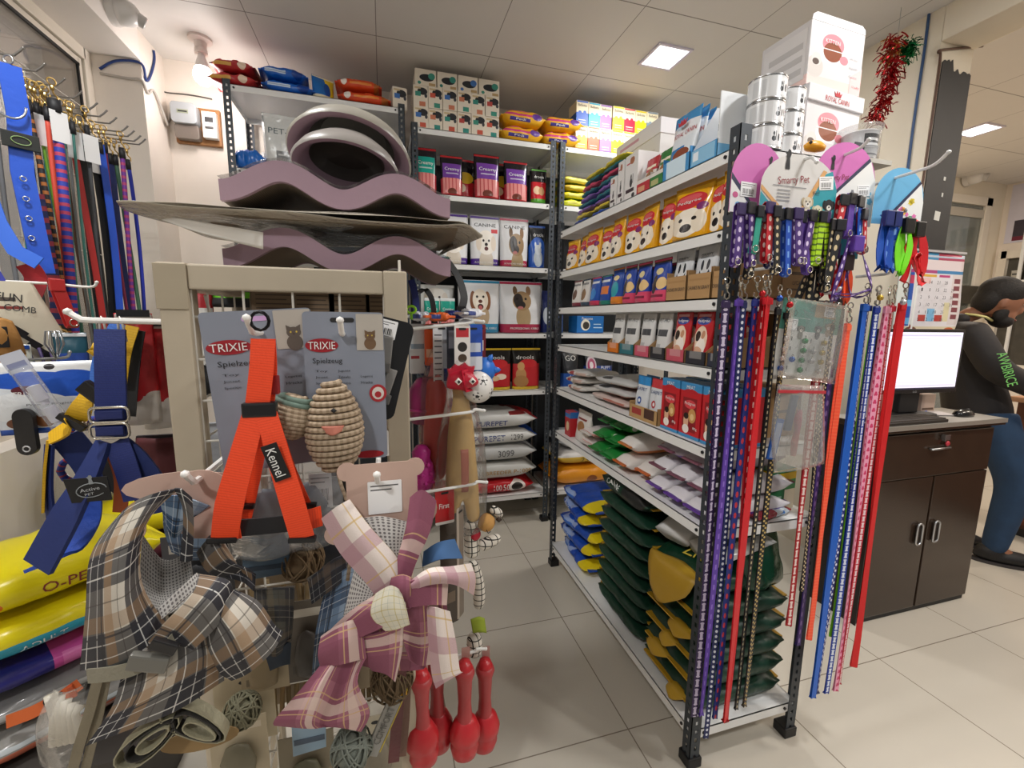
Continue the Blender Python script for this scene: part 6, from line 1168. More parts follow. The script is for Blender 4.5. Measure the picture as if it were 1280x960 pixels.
PKL=pmat('d9cdc6',[('q',.0,-9,.3,9,'a87c88',.7),('q',-9,.0,9,.3,'a87c88',.6),('r',.55,-9,.58,9,'c4a35c',.7),('r',-9,.55,9,.58,'c4a35c',.7),('r',.8,-9,.82,9,'c4a35c',.5)],.8,(14,14),bump=.12,scale=400)
MESHF=pmat('8f8c88',[('e',.5,.5,.3,.3,'4a4846')],.8,(260,260)); MESHW=pmat('c9c6c2',[('e',.5,.5,.3,.32,'6f6a6a')],.8,(220,220))
CARDP=mat('c4a698',.6,var=.04)
t=thing('pet_dress','navy, white and tan plaid pet dress on the left of the stand, nearest the viewer','pet dress',(-0.2607,0.62,1.176)); B1=Vector((-0.2607,0.62,1.176))
def sh(nm,rows,m,th=.0022,sub=5,parent=t,b0=B1): return put(nm,G().sheet([[Vector(p)-b0 for p in r] for r in rows],th,sub).mesh(nm,m,smooth=50),parent)
sh('body_panel',[[(-0.3333,0.64,1.142),(-0.3006,0.615,1.172),(-0.2704,0.605,1.187),(-0.256,0.625,1.183)],[(-0.3531,0.625,1.106),(-0.3143,0.59,1.13),(-0.2898,0.585,1.142),(-0.2878,0.612,1.146)],[(-0.3656,0.625,1.033),(-0.3164,0.575,1.066),(-0.2948,0.57,1.075),(-0.2939,0.6,1.077)],[(-0.3857,0.635,0.9482),(-0.3248,0.585,0.9852),(-0.2856,0.57,1.008),(-0.2654,0.59,1.016)]],NVP)
sh('neck_edge',[[(-0.2582,0.622,1.185),(-0.2482,0.618,1.184),(-0.2415,0.625,1.17)],[(-0.2537,0.63,1.15),(-0.2474,0.625,1.14),(-0.245,0.63,1.127)],[(-0.2669,0.64,1.079),(-0.2588,0.635,1.079),(-0.2543,0.64,1.078)]],NVP,parent=t)
sh('mesh_lining',[[(-0.3152,0.66,1.112),(-0.2967,0.665,1.07),(-0.265,0.66,1.08)],[(-0.3156,0.645,1.056),(-0.294,0.65,1.032),(-0.2569,0.645,1.045)],[(-0.2923,0.615,1.019),(-0.2749,0.615,1.02),(-0.2451,0.62,1.037)]],MESHF)
sh('lining_roll',[[(-0.2809,0.6,1.038),(-0.2521,0.595,1.065),(-0.2347,0.6,1.08)],[(-0.2752,0.592,1.027),(-0.2455,0.586,1.054),(-0.2277,0.592,1.068)]],MESHW)
sh('waist_band',[[(-0.2877,0.575,1.008),(-0.2605,0.568,1.038),(-0.2284,0.566,1.072),(-0.2285,0.588,1.084)],[(-0.2693,0.572,1.002),(-0.2387,0.558,1.03),(-0.206,0.552,1.067),(-0.1922,0.575,1.077)],[(-0.2621,0.578,0.971),(-0.2266,0.56,1.007),(-0.1979,0.556,1.038),(-0.1938,0.58,1.051)]],NVP)
sh('skirt_frill',[[(-0.2222,0.578,1.012),(-0.202,0.56,1.044),(-0.1904,0.568,1.062),(-0.1912,0.585,1.058)],[(-0.2232,0.575,0.9867),(-0.1854,0.545,1.027),(-0.1701,0.56,1.036),(-0.1641,0.58,1.041)],[(-0.215,0.58,0.9549),(-0.1774,0.55,0.9912),(-0.1552,0.562,1.001),(-0.1479,0.58,1.006)],[(-0.2019,0.585,0.9336),(-0.1735,0.56,0.9599),(-0.1465,0.566,0.9803),(-0.1396,0.585,0.9893)]],NVP)
sh('lower_flap',[[(-0.3173,0.585,0.964),(-0.273,0.572,0.9969),(-0.2404,0.57,1.024),(-0.2207,0.586,1.021)],[(-0.3278,0.58,0.9308),(-0.2749,0.558,0.9646),(-0.2359,0.556,0.9868),(-0.2094,0.58,0.983)],[(-0.3649,0.592,0.8769),(-0.3085,0.568,0.9078),(-0.2556,0.562,0.9255),(-0.2108,0.585,0.9358)]],NVP)
sh('shoulder_bow',[[(-0.2557,0.66,1.078),(-0.2313,0.645,1.108),(-0.227,0.655,1.107)],[(-0.2411,0.655,1.048),(-0.2136,0.64,1.071),(-0.2075,0.655,1.055)],[(-0.2065,0.66,1.032),(-0.1907,0.65,1.048),(-0.1911,0.66,1.02)]],NVP)
sh('dark_tail',[[(-0.2284,0.66,1.058),(-0.2035,0.655,1.054),(-0.1861,0.66,1.034)],[(-0.2205,0.655,1.038),(-0.1999,0.65,1.03),(-0.1899,0.66,1.007)]],plaid('2a2a30','15161c','3a3a44','8a8a90',15))
sh('blue_inside',[[(-0.2933,0.665,1.159),(-0.2685,0.66,1.161),(-0.239,0.67,1.139)],[(-0.2938,0.672,1.124),(-0.2841,0.67,1.098),(-0.2672,0.675,1.119)]],plaid('7f95ad','34506e','a9bccb','e0e4e8',15))
put('card_hanger',G().extrude([(x,z) for x,z in ell(.012,-.035,.045,.05,24)],.052,.0535).extrude(ell(-.075,-.062,.016,.022,16),.06,.0615).extrude(ell(-.015,-.01,.07,.02,16),.066,.0675).mesh('card_hanger',CARDP),t)
NVB=Vector((-0.3094,0.57,0.9889))
rb('belt',[(-0.3493,0.585,0.9749),(-0.3149,0.565,0.9872),(-0.2867,0.556,0.9965),(-0.2581,0.556,1.01),(-0.2438,0.566,1.025)],.016,mat('7c7868',.6,bump=.3,scale=200),(0,.2,1),t,.0022,B1)
put('belt_buckle',G().box(-.020,.020,-.005,.005,-.010,.010).mesh('belt_buckle',mat('6b6a64',.3,.2),bevel=.003),t,tuple(Vector((-0.2705,0.549,1.005))-B1),(0,.35,0)); put('belt_buckle',G().box(-.014,.014,-.004,.004,-.007,.007).mesh('belt_buckle',mat('1a1a1c',.3),bevel=.002),t,tuple(Vector((-0.2542,0.549,1.022))-B1),(0,.55,0))
STB=mat('8f8a72',.7,bump=.3,scale=220)
def coil(px,b): 
    for k in range(3):
        r=1-.25*k; put('coiled_strap',G().ribbon([Vector((-.028*r+.062*b*0,0,0))+Vector((.042*r*math.cos(a*.3927)*(1+.25*math.cos(a*.3927)),-.002*k,.017*r*math.sin(a*.3927))) for a in range(16)],(0,1,0),.018,.0016,closed=True).mesh('coiled_strap',STB if k!=1 else mat('2a2824',.7),smooth=40),t,tuple(Vector(px)-B1),(0,b,0))
coil((-0.2758,0.575,0.8959),-.65); coil((-0.2278,0.575,0.8823),.75)
put('coil_card',G().extrude(ell(0,0,.045,.016,18),0,.0015).mesh('coil_card',mat('8a7048',.7)),t,tuple(Vector((-0.2459,0.59,0.852))-B1))
put('hanging_strap',G().ribbon([Vector(p)-B1 for p in ((-0.3495,0.6,0.9564),(-0.3618,0.6,0.9151),(-0.3811,0.605,0.8644),(-0.4007,0.61,0.8066))],(1,0,0),.011,.002).ribbon([Vector(p)-B1 for p in ((-0.3445,0.605,0.9508),(-0.3553,0.605,0.9085),(-0.3737,0.61,0.851),(-0.3926,0.615,0.7919))],(1,0,0),.010,.002).mesh('hanging_strap',mat('7d7460',.7,bump=.3,scale=200),smooth=40),t)
# --- pink plaid dress
t=thing('pet_dress','mauve pink plaid pet dress with a big bow on a bone shaped card','pet dress',(-0.0111,0.62,1.173)); B2=Vector((-0.0111,0.62,1.173))
def s2(nm,rows,m,th=.0022): return sh(nm,rows,m,th,5,t,B2)
cz=[]
g=G(); bone=ell(-.042,.012,.012,.012,10,60,300)+ell(-.046,-.008,.010,.010,8,100,260)+[(-.038,-.075),(-.065,-.082),(-.066,-.10),(-.04,-.095),(.05,-.085),(.072,-.07),(.07,-.05),(.055,-.04)]+ell(.056,.012,.013,.012,8,-60,60)+[(.03,.02),(-.03,.02)]
g.extrude([(x,z) for x,z in rrect(.10,.10,.008,4,.003,-.032)],.022,.0235).extrude(ell(-.045,.008,.014,.014,16),.0224,.0239).extrude(ell(.05,.008,.014,.014,16),.0224,.0239).extrude(ell(-.062,-.085,.018,.016,16),.0228,.0243).extrude(ell(.066,-.06,.016,.022,16),.0228,.0243)
put('card_hanger',g.mesh('card_hanger',CARDP),t); barcode(t,.006,-.034,.048,.05,.0205,'printed_label',.0,False)
s2('left_strap',[[(-0.0911,0.63,1.121),(-0.0708,0.622,1.139),(-0.0533,0.63,1.145)],[(-0.0677,0.615,1.075),(-0.0451,0.605,1.099),(-0.0271,0.615,1.108)],[(-0.0369,0.605,1.034),(-0.0134,0.595,1.057),(0.0065,0.605,1.065)],[(-0.0194,0.6,1.006),(0.0028,0.592,1.022),(0.021,0.6,1.031)]],PKL)
s2('right_strap',[[(0.0304,0.625,1.141),(0.0471,0.615,1.155),(0.0674,0.625,1.132)],[(0.0232,0.612,1.101),(0.0385,0.602,1.11),(0.0561,0.612,1.092)],[(0.0108,0.604,1.064),(0.0215,0.596,1.063),(0.0352,0.604,1.051)],[(0.0055,0.6,1.034),(0.0141,0.592,1.035),(0.0254,0.6,1.026)]],PKP)
s2('mesh_chest',[[(-0.0474,0.635,1.111),(-0.0129,0.63,1.115),(0.0243,0.635,1.1)],[(-0.0283,0.622,1.078),(-0.0064,0.618,1.072),(0.016,0.622,1.067)],[(-0.0008,0.61,1.037),(0.0057,0.608,1.034),(0.0125,0.61,1.032)]],MESHW)
s2('mesh_side',[[(-0.0467,0.625,1.057),(-0.0372,0.62,1.041),(-0.0215,0.615,1.013)],[(-0.067,0.62,0.9736),(-0.0508,0.61,0.985),(-0.0305,0.605,0.9996)]],MESHW)
s2('knot',[[(-0.001,0.596,1.037),(0.0161,0.578,1.05),(0.034,0.594,1.028)],[(-0.0016,0.59,1.022),(0.0153,0.568,1.035),(0.0356,0.588,1.014)],[(0.0023,0.596,0.9997),(0.0173,0.58,1.008),(0.0334,0.594,0.9953)]],PKP)
s2('left_bow_fold',[[(-0.096,0.605,0.9554),(-0.0533,0.592,1),(0.0008,0.588,1.03)],[(-0.0539,0.588,0.9792),(-0.0212,0.575,1.006),(0.0111,0.58,1.021)],[(-0.0549,0.59,0.9558),(-0.0179,0.574,0.9773),(0.0125,0.58,0.9889)]],PKP)
CHK=pmat('d6d2c0',[('r',.0,-9,.08,9,'b9a85a',.6),('r',-9,.0,9,.08,'b9a85a',.6),('r',.5,-9,.54,9,'9aa39a',.5),('r',-9,.5,9,.54,'9aa39a',.5)],.8,(55,55))
s2('checked_knot',[[(-0.0205,0.578,1.028),(-0.0013,0.566,1.044),(0.0111,0.572,1.031)],[(-0.0275,0.572,1.002),(-0.0043,0.558,1.015),(0.0188,0.568,1.003)],[(-0.0096,0.578,0.9702),(0.0054,0.57,0.9756),(0.0229,0.576,0.975)]],CHK)
s2('centre_panel',[[(-0.0423,0.592,0.9578),(-0.0141,0.584,0.9642),(0.0157,0.588,0.9702)],[(-0.0458,0.596,0.9241),(-0.0152,0.588,0.9263),(0.0113,0.592,0.921)],[(-0.0296,0.6,0.8939),(-0.0119,0.596,0.888),(0.0012,0.6,0.8681)]],PKP)
s2('skirt_panel',[[(-0.0672,0.612,0.9541),(-0.0228,0.606,0.9686),(0.0221,0.606,0.9662),(0.067,0.612,0.9466)],[(-0.0585,0.62,0.9139),(-0.0188,0.608,0.9187),(0.0188,0.616,0.9),(0.0632,0.616,0.897)],[(-0.043,0.624,0.8846),(-0.0188,0.61,0.8855),(0.0183,0.622,0.8638),(0.0444,0.616,0.8655)]],PKP)
s2('left_sleeve',[[(-0.0958,0.605,0.9591),(-0.0688,0.585,0.9868),(-0.0411,0.59,0.9874)],[(-0.1004,0.6,0.9356),(-0.069,0.575,0.9609),(-0.0391,0.588,0.954)],[(-0.0977,0.602,0.9121),(-0.0697,0.58,0.9303),(-0.037,0.59,0.9245)]],PKP)
s2('left_tail',[[(-0.0985,0.602,0.9161),(-0.0788,0.588,0.9282),(-0.0608,0.594,0.9216),(-0.0369,0.59,0.927)],[(-0.1276,0.6,0.8835),(-0.0961,0.572,0.9096),(-0.0758,0.596,0.8701),(-0.0497,0.574,0.9037)],[(-0.16,0.605,0.8456),(-0.1137,0.575,0.8625),(-0.0931,0.6,0.8243),(-0.035,0.58,0.8462)],[(-0.164,0.61,0.8315),(-0.1135,0.585,0.8374),(-0.0857,0.606,0.8109),(-0.0478,0.592,0.8064)]],PKP)
s2('right_tail_inner',[[(0.0173,0.59,0.9885),(0.0391,0.58,0.9987),(0.0769,0.592,0.9887)],[(0.0141,0.588,0.9491),(0.0421,0.604,0.9244),(0.0782,0.588,0.9422)],[(0.0222,0.59,0.9072),(0.0391,0.606,0.8807),(0.0697,0.6,0.8867)]],PKP)
s2('right_band',[[(0.0181,0.582,1.035),(0.0459,0.572,1.044),(0.0785,0.584,1.026)],[(0.0193,0.58,0.9975),(0.0472,0.57,1.004),(0.0755,0.582,0.9906)]],PKP)
s2('right_bow_wing',[[(0.0246,0.584,1.033),(0.0493,0.572,1.056),(0.081,0.584,1.048),(0.1162,0.61,1.033)],[(0.0264,0.576,1.033),(0.0535,0.56,1.052),(0.0864,0.575,1.036),(0.1226,0.605,1.011)],[(0.0264,0.58,1.023),(0.0539,0.566,1.037),(0.0871,0.58,1.022),(0.121,0.61,0.9793)]],PKL)
s2('right_tail',[[(0.0483,0.584,0.9918),(0.0629,0.572,0.9948),(0.0803,0.584,0.9782)],[(0.0494,0.58,0.9414),(0.066,0.566,0.9411),(0.0902,0.59,0.917)],[(0.0534,0.582,0.8845),(0.0708,0.572,0.8915),(0.0951,0.592,0.874)],[(0.0593,0.586,0.8556),(0.0761,0.578,0.8719),(0.1007,0.596,0.8638)]],PKL)
s2('blue_lining',[[(0.0512,0.66,1.034),(0.0729,0.65,1.052),(0.0997,0.66,1.049)],[(0.0468,0.64,1.021),(0.0727,0.63,1.034),(0.1108,0.65,1.019)]],mat('3a5f8c',.8,var=.25))
# --- blue plaid garments and dark packs seen between the dresses
def drape(label,rows,m,name='pet_shirt',cat='pet shirt'):
    b=Vector(rows[0][0]); t=thing(name,label,cat,tuple(b)); put('cloth',G().sheet([[Vector(p)-b for p in r] for r in rows],.002,5).mesh('cloth',m,smooth=50),t)
    n=len(rows[0])-1; a,c=Vector(rows[0][0])-b,Vector(rows[0][n])-b
    put('hem',G().ribbon([a,a.lerp(c,.5)+Vector((0,-.004,.002)),c],(0,0,1),.006,.003).mesh('hem',mat('55504a',.7)),t); return t
BLP=plaid('7f93a8','2c3f58','4a6482','c9cfd4',17); DKP=plaid('3a3c44','1b1d24','5a4a3a','8a8a8a',17)
drape('blue plaid pet shirt left of the pink dress',[[(-0.0995,0.7,0.9791),(-0.0713,0.69,1.005),(-0.0454,0.7,1.005)],[(-0.1187,0.7,0.8986),(-0.0865,0.685,0.9173),(-0.0558,0.7,0.9219)],[(-0.1308,0.71,0.806),(-0.1064,0.7,0.831),(-0.086,0.71,0.8401)]],BLP)
drape('dark plaid pet shirt above the blue one beside the pink dress',[[(-0.1258,0.7,0.9904),(-0.0881,0.69,1.024),(-0.0591,0.7,1.028)],[(-0.1221,0.7,0.9485),(-0.0861,0.685,0.9794),(-0.058,0.7,0.9931)]],DKP)
drape('dark olive plaid pet shirt right of the navy dress frill',[[(-0.2012,0.7,0.9858),(-0.1699,0.68,0.997),(-0.1459,0.7,0.9802)],[(-0.2023,0.7,0.9363),(-0.1685,0.675,0.9476),(-0.1512,0.7,0.9262)],[(-0.1976,0.71,0.8723),(-0.1749,0.69,0.8765),(-0.1576,0.71,0.8849)]],plaid('4a4a44','24262c','5c5240','8a8478',17))
drape('dark blue cloth tail hanging under the olive shirt',[[(-0.1946,0.7,0.8839),(-0.1753,0.69,0.8876),(-0.1554,0.7,0.8922)],[(-0.1906,0.71,0.8379),(-0.1716,0.7,0.8506),(-0.1623,0.71,0.8429)]],mat('1c2a3a',.8))
drape('blue plaid pet shirt hanging behind the navy dress collar',[[(-0.3308,0.76,1.116),(-0.2897,0.75,1.124),(-0.2567,0.76,1.105)],[(-0.3344,0.76,1.075),(-0.2937,0.75,1.075),(-0.2635,0.76,1.059)],[(-0.3317,0.77,1.03),(-0.302,0.76,1.017),(-0.2745,0.77,1.014)]],BLP)
for i,(a,b,c,d,col,lab) in enumerate(((300,680,362,735,'5a7288','blue grey card under the orange harness'),(362,905,415,935,'7a92a4','pale blue card hanging under the pink dress'))):
    p,q=[((-0.2268,0.74,1.055),(-0.1564,0.74,0.9809)),((-0.1688,0.72,0.7616),(-0.114,0.72,0.6606))][i]
    t=thing('toy_card',lab,'toy card',((p[0]+q[0])/2,p[1],q[2])); w_=q[0]-p[0]; h_=p[2]-q[2]
    put('card',G().extrude([(-w_/2,0),(w_/2*.9,.004),(w_/2,h_),(-w_/2*.96,h_)],-.0007,.0007).mesh('card',mat(col,.4)),t); put('printed_band',G().box(-w_/2*.9,w_/2*.85,-.0014,-.0008,h_*.2,h_*.3).mesh('printed_band',mat('39485a',.5)),t)
# twine balls and bundles low on the stand
def twine(label,px,r,c,turns=9):
    t=thing('twine_ball',label,'twine ball',px); m=mat(c,.8,bump=.3,scale=120); g=G(); R=random.Random(int(px[0]*999)+7)
    put('core',G().lathe([(0,-r*.9),(r*.65,-r*.65),(r*.92,0),(r*.65,r*.65),(0,r*.9)],16).mesh('core',m,smooth=True),t)
    for k in range(turns):
        M=Matrix.Rotation(R.uniform(0,6),4,'Z')@Matrix.Rotation(R.uniform(-.7,.7)+1.4,4,'X'); h=G().tube([(r*math.cos(a*.3142),r*math.sin(a*.3142),R.uniform(-.001,.001)+ (k%3-1)*r*.15) for a in range(20)],.0017,5,closed=True).xf(M); g.add(h.v,h.f,h.uv)
    put('twine_strands',g.mesh('twine_strands',m,smooth=True),t); return t
twine('olive twine ball hanging below the navy plaid dress',(-0.2312,0.7,0.7856),.026,'6f6c56',18); twine('brown twine coil behind the pink dress tail',(-0.0039,0.72,0.7662),.036,'5c4a32',18); twine('grey green twine ball at the bottom edge below the pink dress',(-0.0731,0.7,0.6699),.034,'6a6f66',18); twine('brown twine coil under the orange harness band',(-0.1434,0.76,0.9931),.034,'6a563c',18)
R=random.Random(12)
STK=[mat(c,.7,bump=.3,scale=60) for c in ('8a7048','97805a','7d6844','a08a64')]
t=thing('chew_stick_pack','pack of tan chew sticks behind the lower wire grid','chew stick pack',(-.13,.92,.56))
for i in range(22):
    x=-.15+.0125*i; put('chew_stick',G().tube([(x,R.uniform(-.01,.03),0),(x+R.uniform(-.02,.03),R.uniform(-.01,.03),.30+R.uniform(-.02,.02))],.0052,6).mesh('chew_stick',STK[i%4],smooth=True),t)
put('backing_card',G().box(-.16,.13,.045,.048,-.01,.32).mesh('backing_card',mat('9c8c74',.7)),t)
for i,(x,z,w_,h_,c,lab) in enumerate(((-.27,.60,.10,.14,'b5a88c','tan card pack low on the left of the stand'),(-.17,.45,.10,.14,'7d7460','olive card pack at the bottom of the stand'),(-.04,.45,.10,.15,'a39a86','beige card pack at the bottom right of the stand'),(-.10,.92,.09,.13,'30343c','dark pack between the two dresses'),(-.005,.66,.07,.20,'b9b09a','long beige card beside the brown leather leash'))):
    t=thing('card_pack',lab,'card pack',(x,.835-.004*i,z)); put('card',G().box(-w_/2,w_/2,-.001,.001,0,h_).mesh('card',mat(c,.6)),t); put('packed_toy',G().lathe([(0,0),(w_*.28,.01),(w_*.32,h_*.3),(w_*.2,h_*.55),(0,h_*.6)],14,(0,-.012,h_*.08),1,.4).mesh('packed_toy',mat(['6a5a3c','55533f','7a7262','1c1e24','8a7a5c'][i],.5,bump=.3),smooth=True),t)
    put('hang_hole',G().extrude(ell(0,h_*.9,.008,.004,10),-.0018,-.0012).mesh('hang_hole',INK),t)
t=thing('silver_comb','silver comb pack with raised lettering beside the pink dress tail','comb pack',(-0.0195,0.7,0.7018),0,None,0,.42); put('pack',G().box(-.012,.012,-.003,.003,-.06,.07).mesh('pack',mat('8d8c88',.3,.3),bevel=.002),t); q=lettering(t,'COMFORT',0,0,.07,.012,mat('5a5955',.4),y=-.0032); q.rotation_euler=(0,-math.pi/2,0); put('yellow_edge',G().box(.012,.014,-.003,.003,-.05,.07).mesh('yellow_edge',mat('b8a23a',.5)),t)
for i,(px,py,w_,h_,c,lab) in enumerate(((250,800,.09,.13,'6f675a','grey brown card pack behind the navy dress frill'),(330,820,.08,.14,'a39478','tan card pack behind the olive shirt'),(300,935,.09,.12,'b3a68c','cream card pack at the bottom edge under the twine ball'),(385,800,.07,.16,'4a4238','dark brown pack behind the blue plaid shirt'),(250,720,.10,.15,'3a3a3e','charcoal pack behind the navy dress lining'),(430,830,.09,.12,'8a7a62','brown card pack behind the pink sleeve'))):
    c3=[(-0.3181,0.8,0.8495),(-0.2287,0.82,0.7825),(-0.2665,0.78,0.642),(-0.1499,0.8,0.8138),(-0.3088,0.8,0.9667),(-0.0906,0.8,0.7509)][i]
    t=thing('card_pack',lab,'card pack',(c3[0],c3[1],c3[2]-h_/2)); put('card',G().box(-w_/2,w_/2,-.001,.001,0,h_).mesh('card',pmat(c,[('r',.1,.8,.9,.9,'d8d0c0',.5),('r',.1,.1,.6,.2,'2a2622',.5)],.6),planar='all'),t); put('packed_toy',G().lathe([(0,0),(w_*.28,.01),(w_*.32,h_*.3),(w_*.2,h_*.55),(0,h_*.6)],14,(0,-.012,h_*.08),1,.4).mesh('packed_toy',mat(['4a4038','7a6a4c','6a6450','2e2822','222226','5a4a38'][i],.5,bump=.3),smooth=True),t)
# clear packs between harness and dresses
for i,(a,b,lab) in enumerate(((340,640,'clear crinkled pack with barcode label under the orange harness'),(395,640,'clear crinkled pack behind the orange harness right leg'))):
    c=[(-0.1879,0.73,1.097),(-0.1279,0.75,1.095)][i]; t=thing('clear_pack',lab,'clear pack',c)
    put('clear_bag',G().sheet([[(-.05,0,.08),(0,-.012,.085),(.05,0,.08)],[(-.055,-.006,0),(0,-.03,0),(.055,-.004,0)],[(-.05,0,-.07),(0,-.012,-.075),(.05,0,-.07)]],.0006,5).mesh('clear_bag',film(.2,'c8ccd0',.12,.6,22,.8),smooth=True),t); barcode(t,[-.02,.02][i],.02,.035,.06,.004); put('grey_toy',G().lathe([(0,-.05),(.03,-.04),(.034,0),(.02,.03),(0,.035)],14,(0,.01,0),1,.4).mesh('grey_toy',mat('4a5560',.5,bump=.3),smooth=True),t)
# price strips of treats behind the wires (yellow and black boxes)
for i in range(4):
    carton('treat_box','small yellow and red striped box inside the stand, %s from the left'%ORD[i],'box',(-.155+.034*i,.93,1.115),0,.031,.10,.03,pmat('c9a020',[('r',-9,.1,9,.22,'8a1c1c'),('r',-9,.5,9,.62,'26201c'),('r',-9,.75,9,.85,'8a1c1c')],.4),'yellow striped boxes inside the stand')
# brown printed cards hanging inside at the back
for i in range(4):
    c=[(-0.2226,1.05,1.43),(-0.1443,1.05,1.43),(-0.0707,1.05,1.43),(0.0062,1.05,1.429)][i]
    t=thing('printed_card','brown card with printed lines inside the stand top, %s from the left'%ORD[i],'printed card',c,0,'brown printed cards inside the stand')
    put('card',G().box(-.042,.042,-.001,.001,-.06,.05).mesh('card',pmat('75624c',[('r',.15,.80,.7,.83,'3c3024')]+[('r',.1,.08+.085*k,.9-.1*(k%3==0),.105+.085*k,'463a2e') for k in range(8)],.7),planar='all'),t); put('card_edge',G().box(-.043,-.042,-.0015,.0015,-.06,.05).mesh('card_edge',mat('55483a',.7)),t)
pouch('toy_bag','red bag seen through the left wire grid of the stand','toy bag',(-0.4007,1.16,1.262),.2,.06,.20,.04,mat('a3222a',.4,bump=.4),None,1)
t=thing('toy_bag','black bag with white lettering inside the stand','toy bag',(-0.3641,1.12,1.303)); put('bag',gpouch(.10,.16,.04,1).mesh('bag',mat('141416',.4,bump=.4),smooth=True),t,(0,0,-.08)); lettering(t,'K9',-.01,0,.03,.018,WHITE,y=-.024)
pouch('toy_bag','lime and black packet high inside the stand','toy bag',(-0.3679,1.18,1.418),.0,.14,.07,.03,pmat('26282c',[('r',-9,.3,9,.5,'6ac81c'),('r',.5,.6,.9,.9,'3a5aa0')],.4),None,2)
t=thing('white_roll','white plastic roll inside the stand behind the left grid','roll',(-0.3418,1.02,1.36)); put('roll',G().lathe([(0,-.055),(.014,-.055),(.014,.055),(.009,.055),(.009,.05),(0,.05)],18).mesh('roll',WHITE,smooth=40),t); put('end_cap',G().lathe([(0,.05),(.009,.0505)],14).mesh('end_cap',mat('9a9a98',.5)),t)
for i,(c,s) in enumerate((((-0.3611,1.04,1.123),.7),((-0.185,1.1,1.17),.9),((-0.1073,1.1,0.9235),.9),((-0.3158,1.1,0.7028),.9))):
    pouch('toy_bag',['grey packet low inside the left of the stand','dark blue packet inside the stand behind the fish card','dark packet inside the stand behind the pink dress','brown packet inside the stand behind the olive shirt'][i],'toy bag',(c[0],c[1],c[2]-.08),.1*i,.16*s,.19*s,.05,mat(['77787a','262c3c','2c2826','4a3d30'][i],.45,bump=.4),None,i)

# ---------------------------------------------------------------- right side of the stand: toys on pegs
def shook(label,p,q,up=.02):
    a=Vector(p); b=Vector(q); m=a.lerp(b,.78); return hook(label,[tuple(a),tuple(m),tuple(a.lerp(b,.86)+Vector((0,0,up*.25))),tuple(b)],.0035,mat('e2e2de',.35),'pegs on the right side of the stand')
shook('upper white peg right of the stand carrying the blister cards',(.048,1.0,1.375),(0.2217,1,1.394)); shook('second upper white peg just behind, right of the stand',(.048,1.06,1.375),(0.2071,1.06,1.394))
shook('middle white peg in front of the red and tan rubber chickens',(.048,.96,1.181),(0.2151,0.96,1.193)); shook('lower white peg carrying the red tag, right of the stand',(.048,.95,1.013),(0.219,0.95,1.025)); shook('lowest white peg carrying the red rubber toys',(.048,.93,0.603),(0.2138,0.93,0.6125))
def blister(label,x0,y,z1,w,h,cm,shapes,toy=None,rz=0,nm='toy_card'):
    t=thing(nm,label,'toy card',(x0,y,z1),rz); put('card',G().extrude(rrect(w,h,.004,3,0,-h/2+.012),-.0007,.0007).mesh('card',pmat(cm,shapes,.35),planar='all'),t); decal(t,'hang_slot',rrect(.018,.005,.0024,3,0,.002),-.0008,INK)
    return t
bl=[(0.0775,1.08,.040,.12,'d8dcde',[('r',.1,.5,.9,.6,'8a9aa8'),('r',.1,.3,.6,.36,'b0343a')],'pale blister card at the left of the upper peg'),
(0.111,1.07,.036,.10,'e8602a',[('r',.1,.2,.9,.4,'f0c0a0')],'orange blister card on the upper peg'),
(0.1312,1.045,.042,.15,'e6e6e8',[('r',.55,-9,9,9,'b4b8c0')]+[('r',.08,.1+.09*k,.5,.12+.09*k,'5a5a62') for k in range(9)]+[('r',.6,.1,.95,.3,'2a3a7a')],'white blister card with printed columns on the upper peg'),
(0.1626,1.03,.044,.14,'2a2c34',[('r',.1,.6,.5,.9,'6a6a72')],'dark blister card behind the row of dog pictures'),
(0.1728,1.0,.038,.16,'e0ddd8',[('r',.1,.82,.9,.95,'b8323a'),('e',.5,.68,.3,.07,'2a2624'),('e',.5,.52,.28,.06,'4a3a2c'),('e',.5,.37,.3,.06,'6a5a4a'),('r',.1,.06,.5,.24,'24408a'),('r',.55,.06,.9,.24,'b8463a')],'white blister card with a column of dog pictures'),
(0.207,1.04,.045,.11,'2a52b0',[('r',-9,-9,9,.3,'d8dce4'),('r',.3,.4,.9,.6,'c8d0e0')],'blue and white blister card at the end of the upper peg'),
(0.2292,1.07,.03,.13,'7a1f28',[('r',.2,.5,.8,.7,'e8e0e0')],'dark red blister card behind the blue one')]
for x,y,w_,h_,c,shp,l in bl: blister(l,x,y,1.375,w_,h_,c,shp,rz=.15)
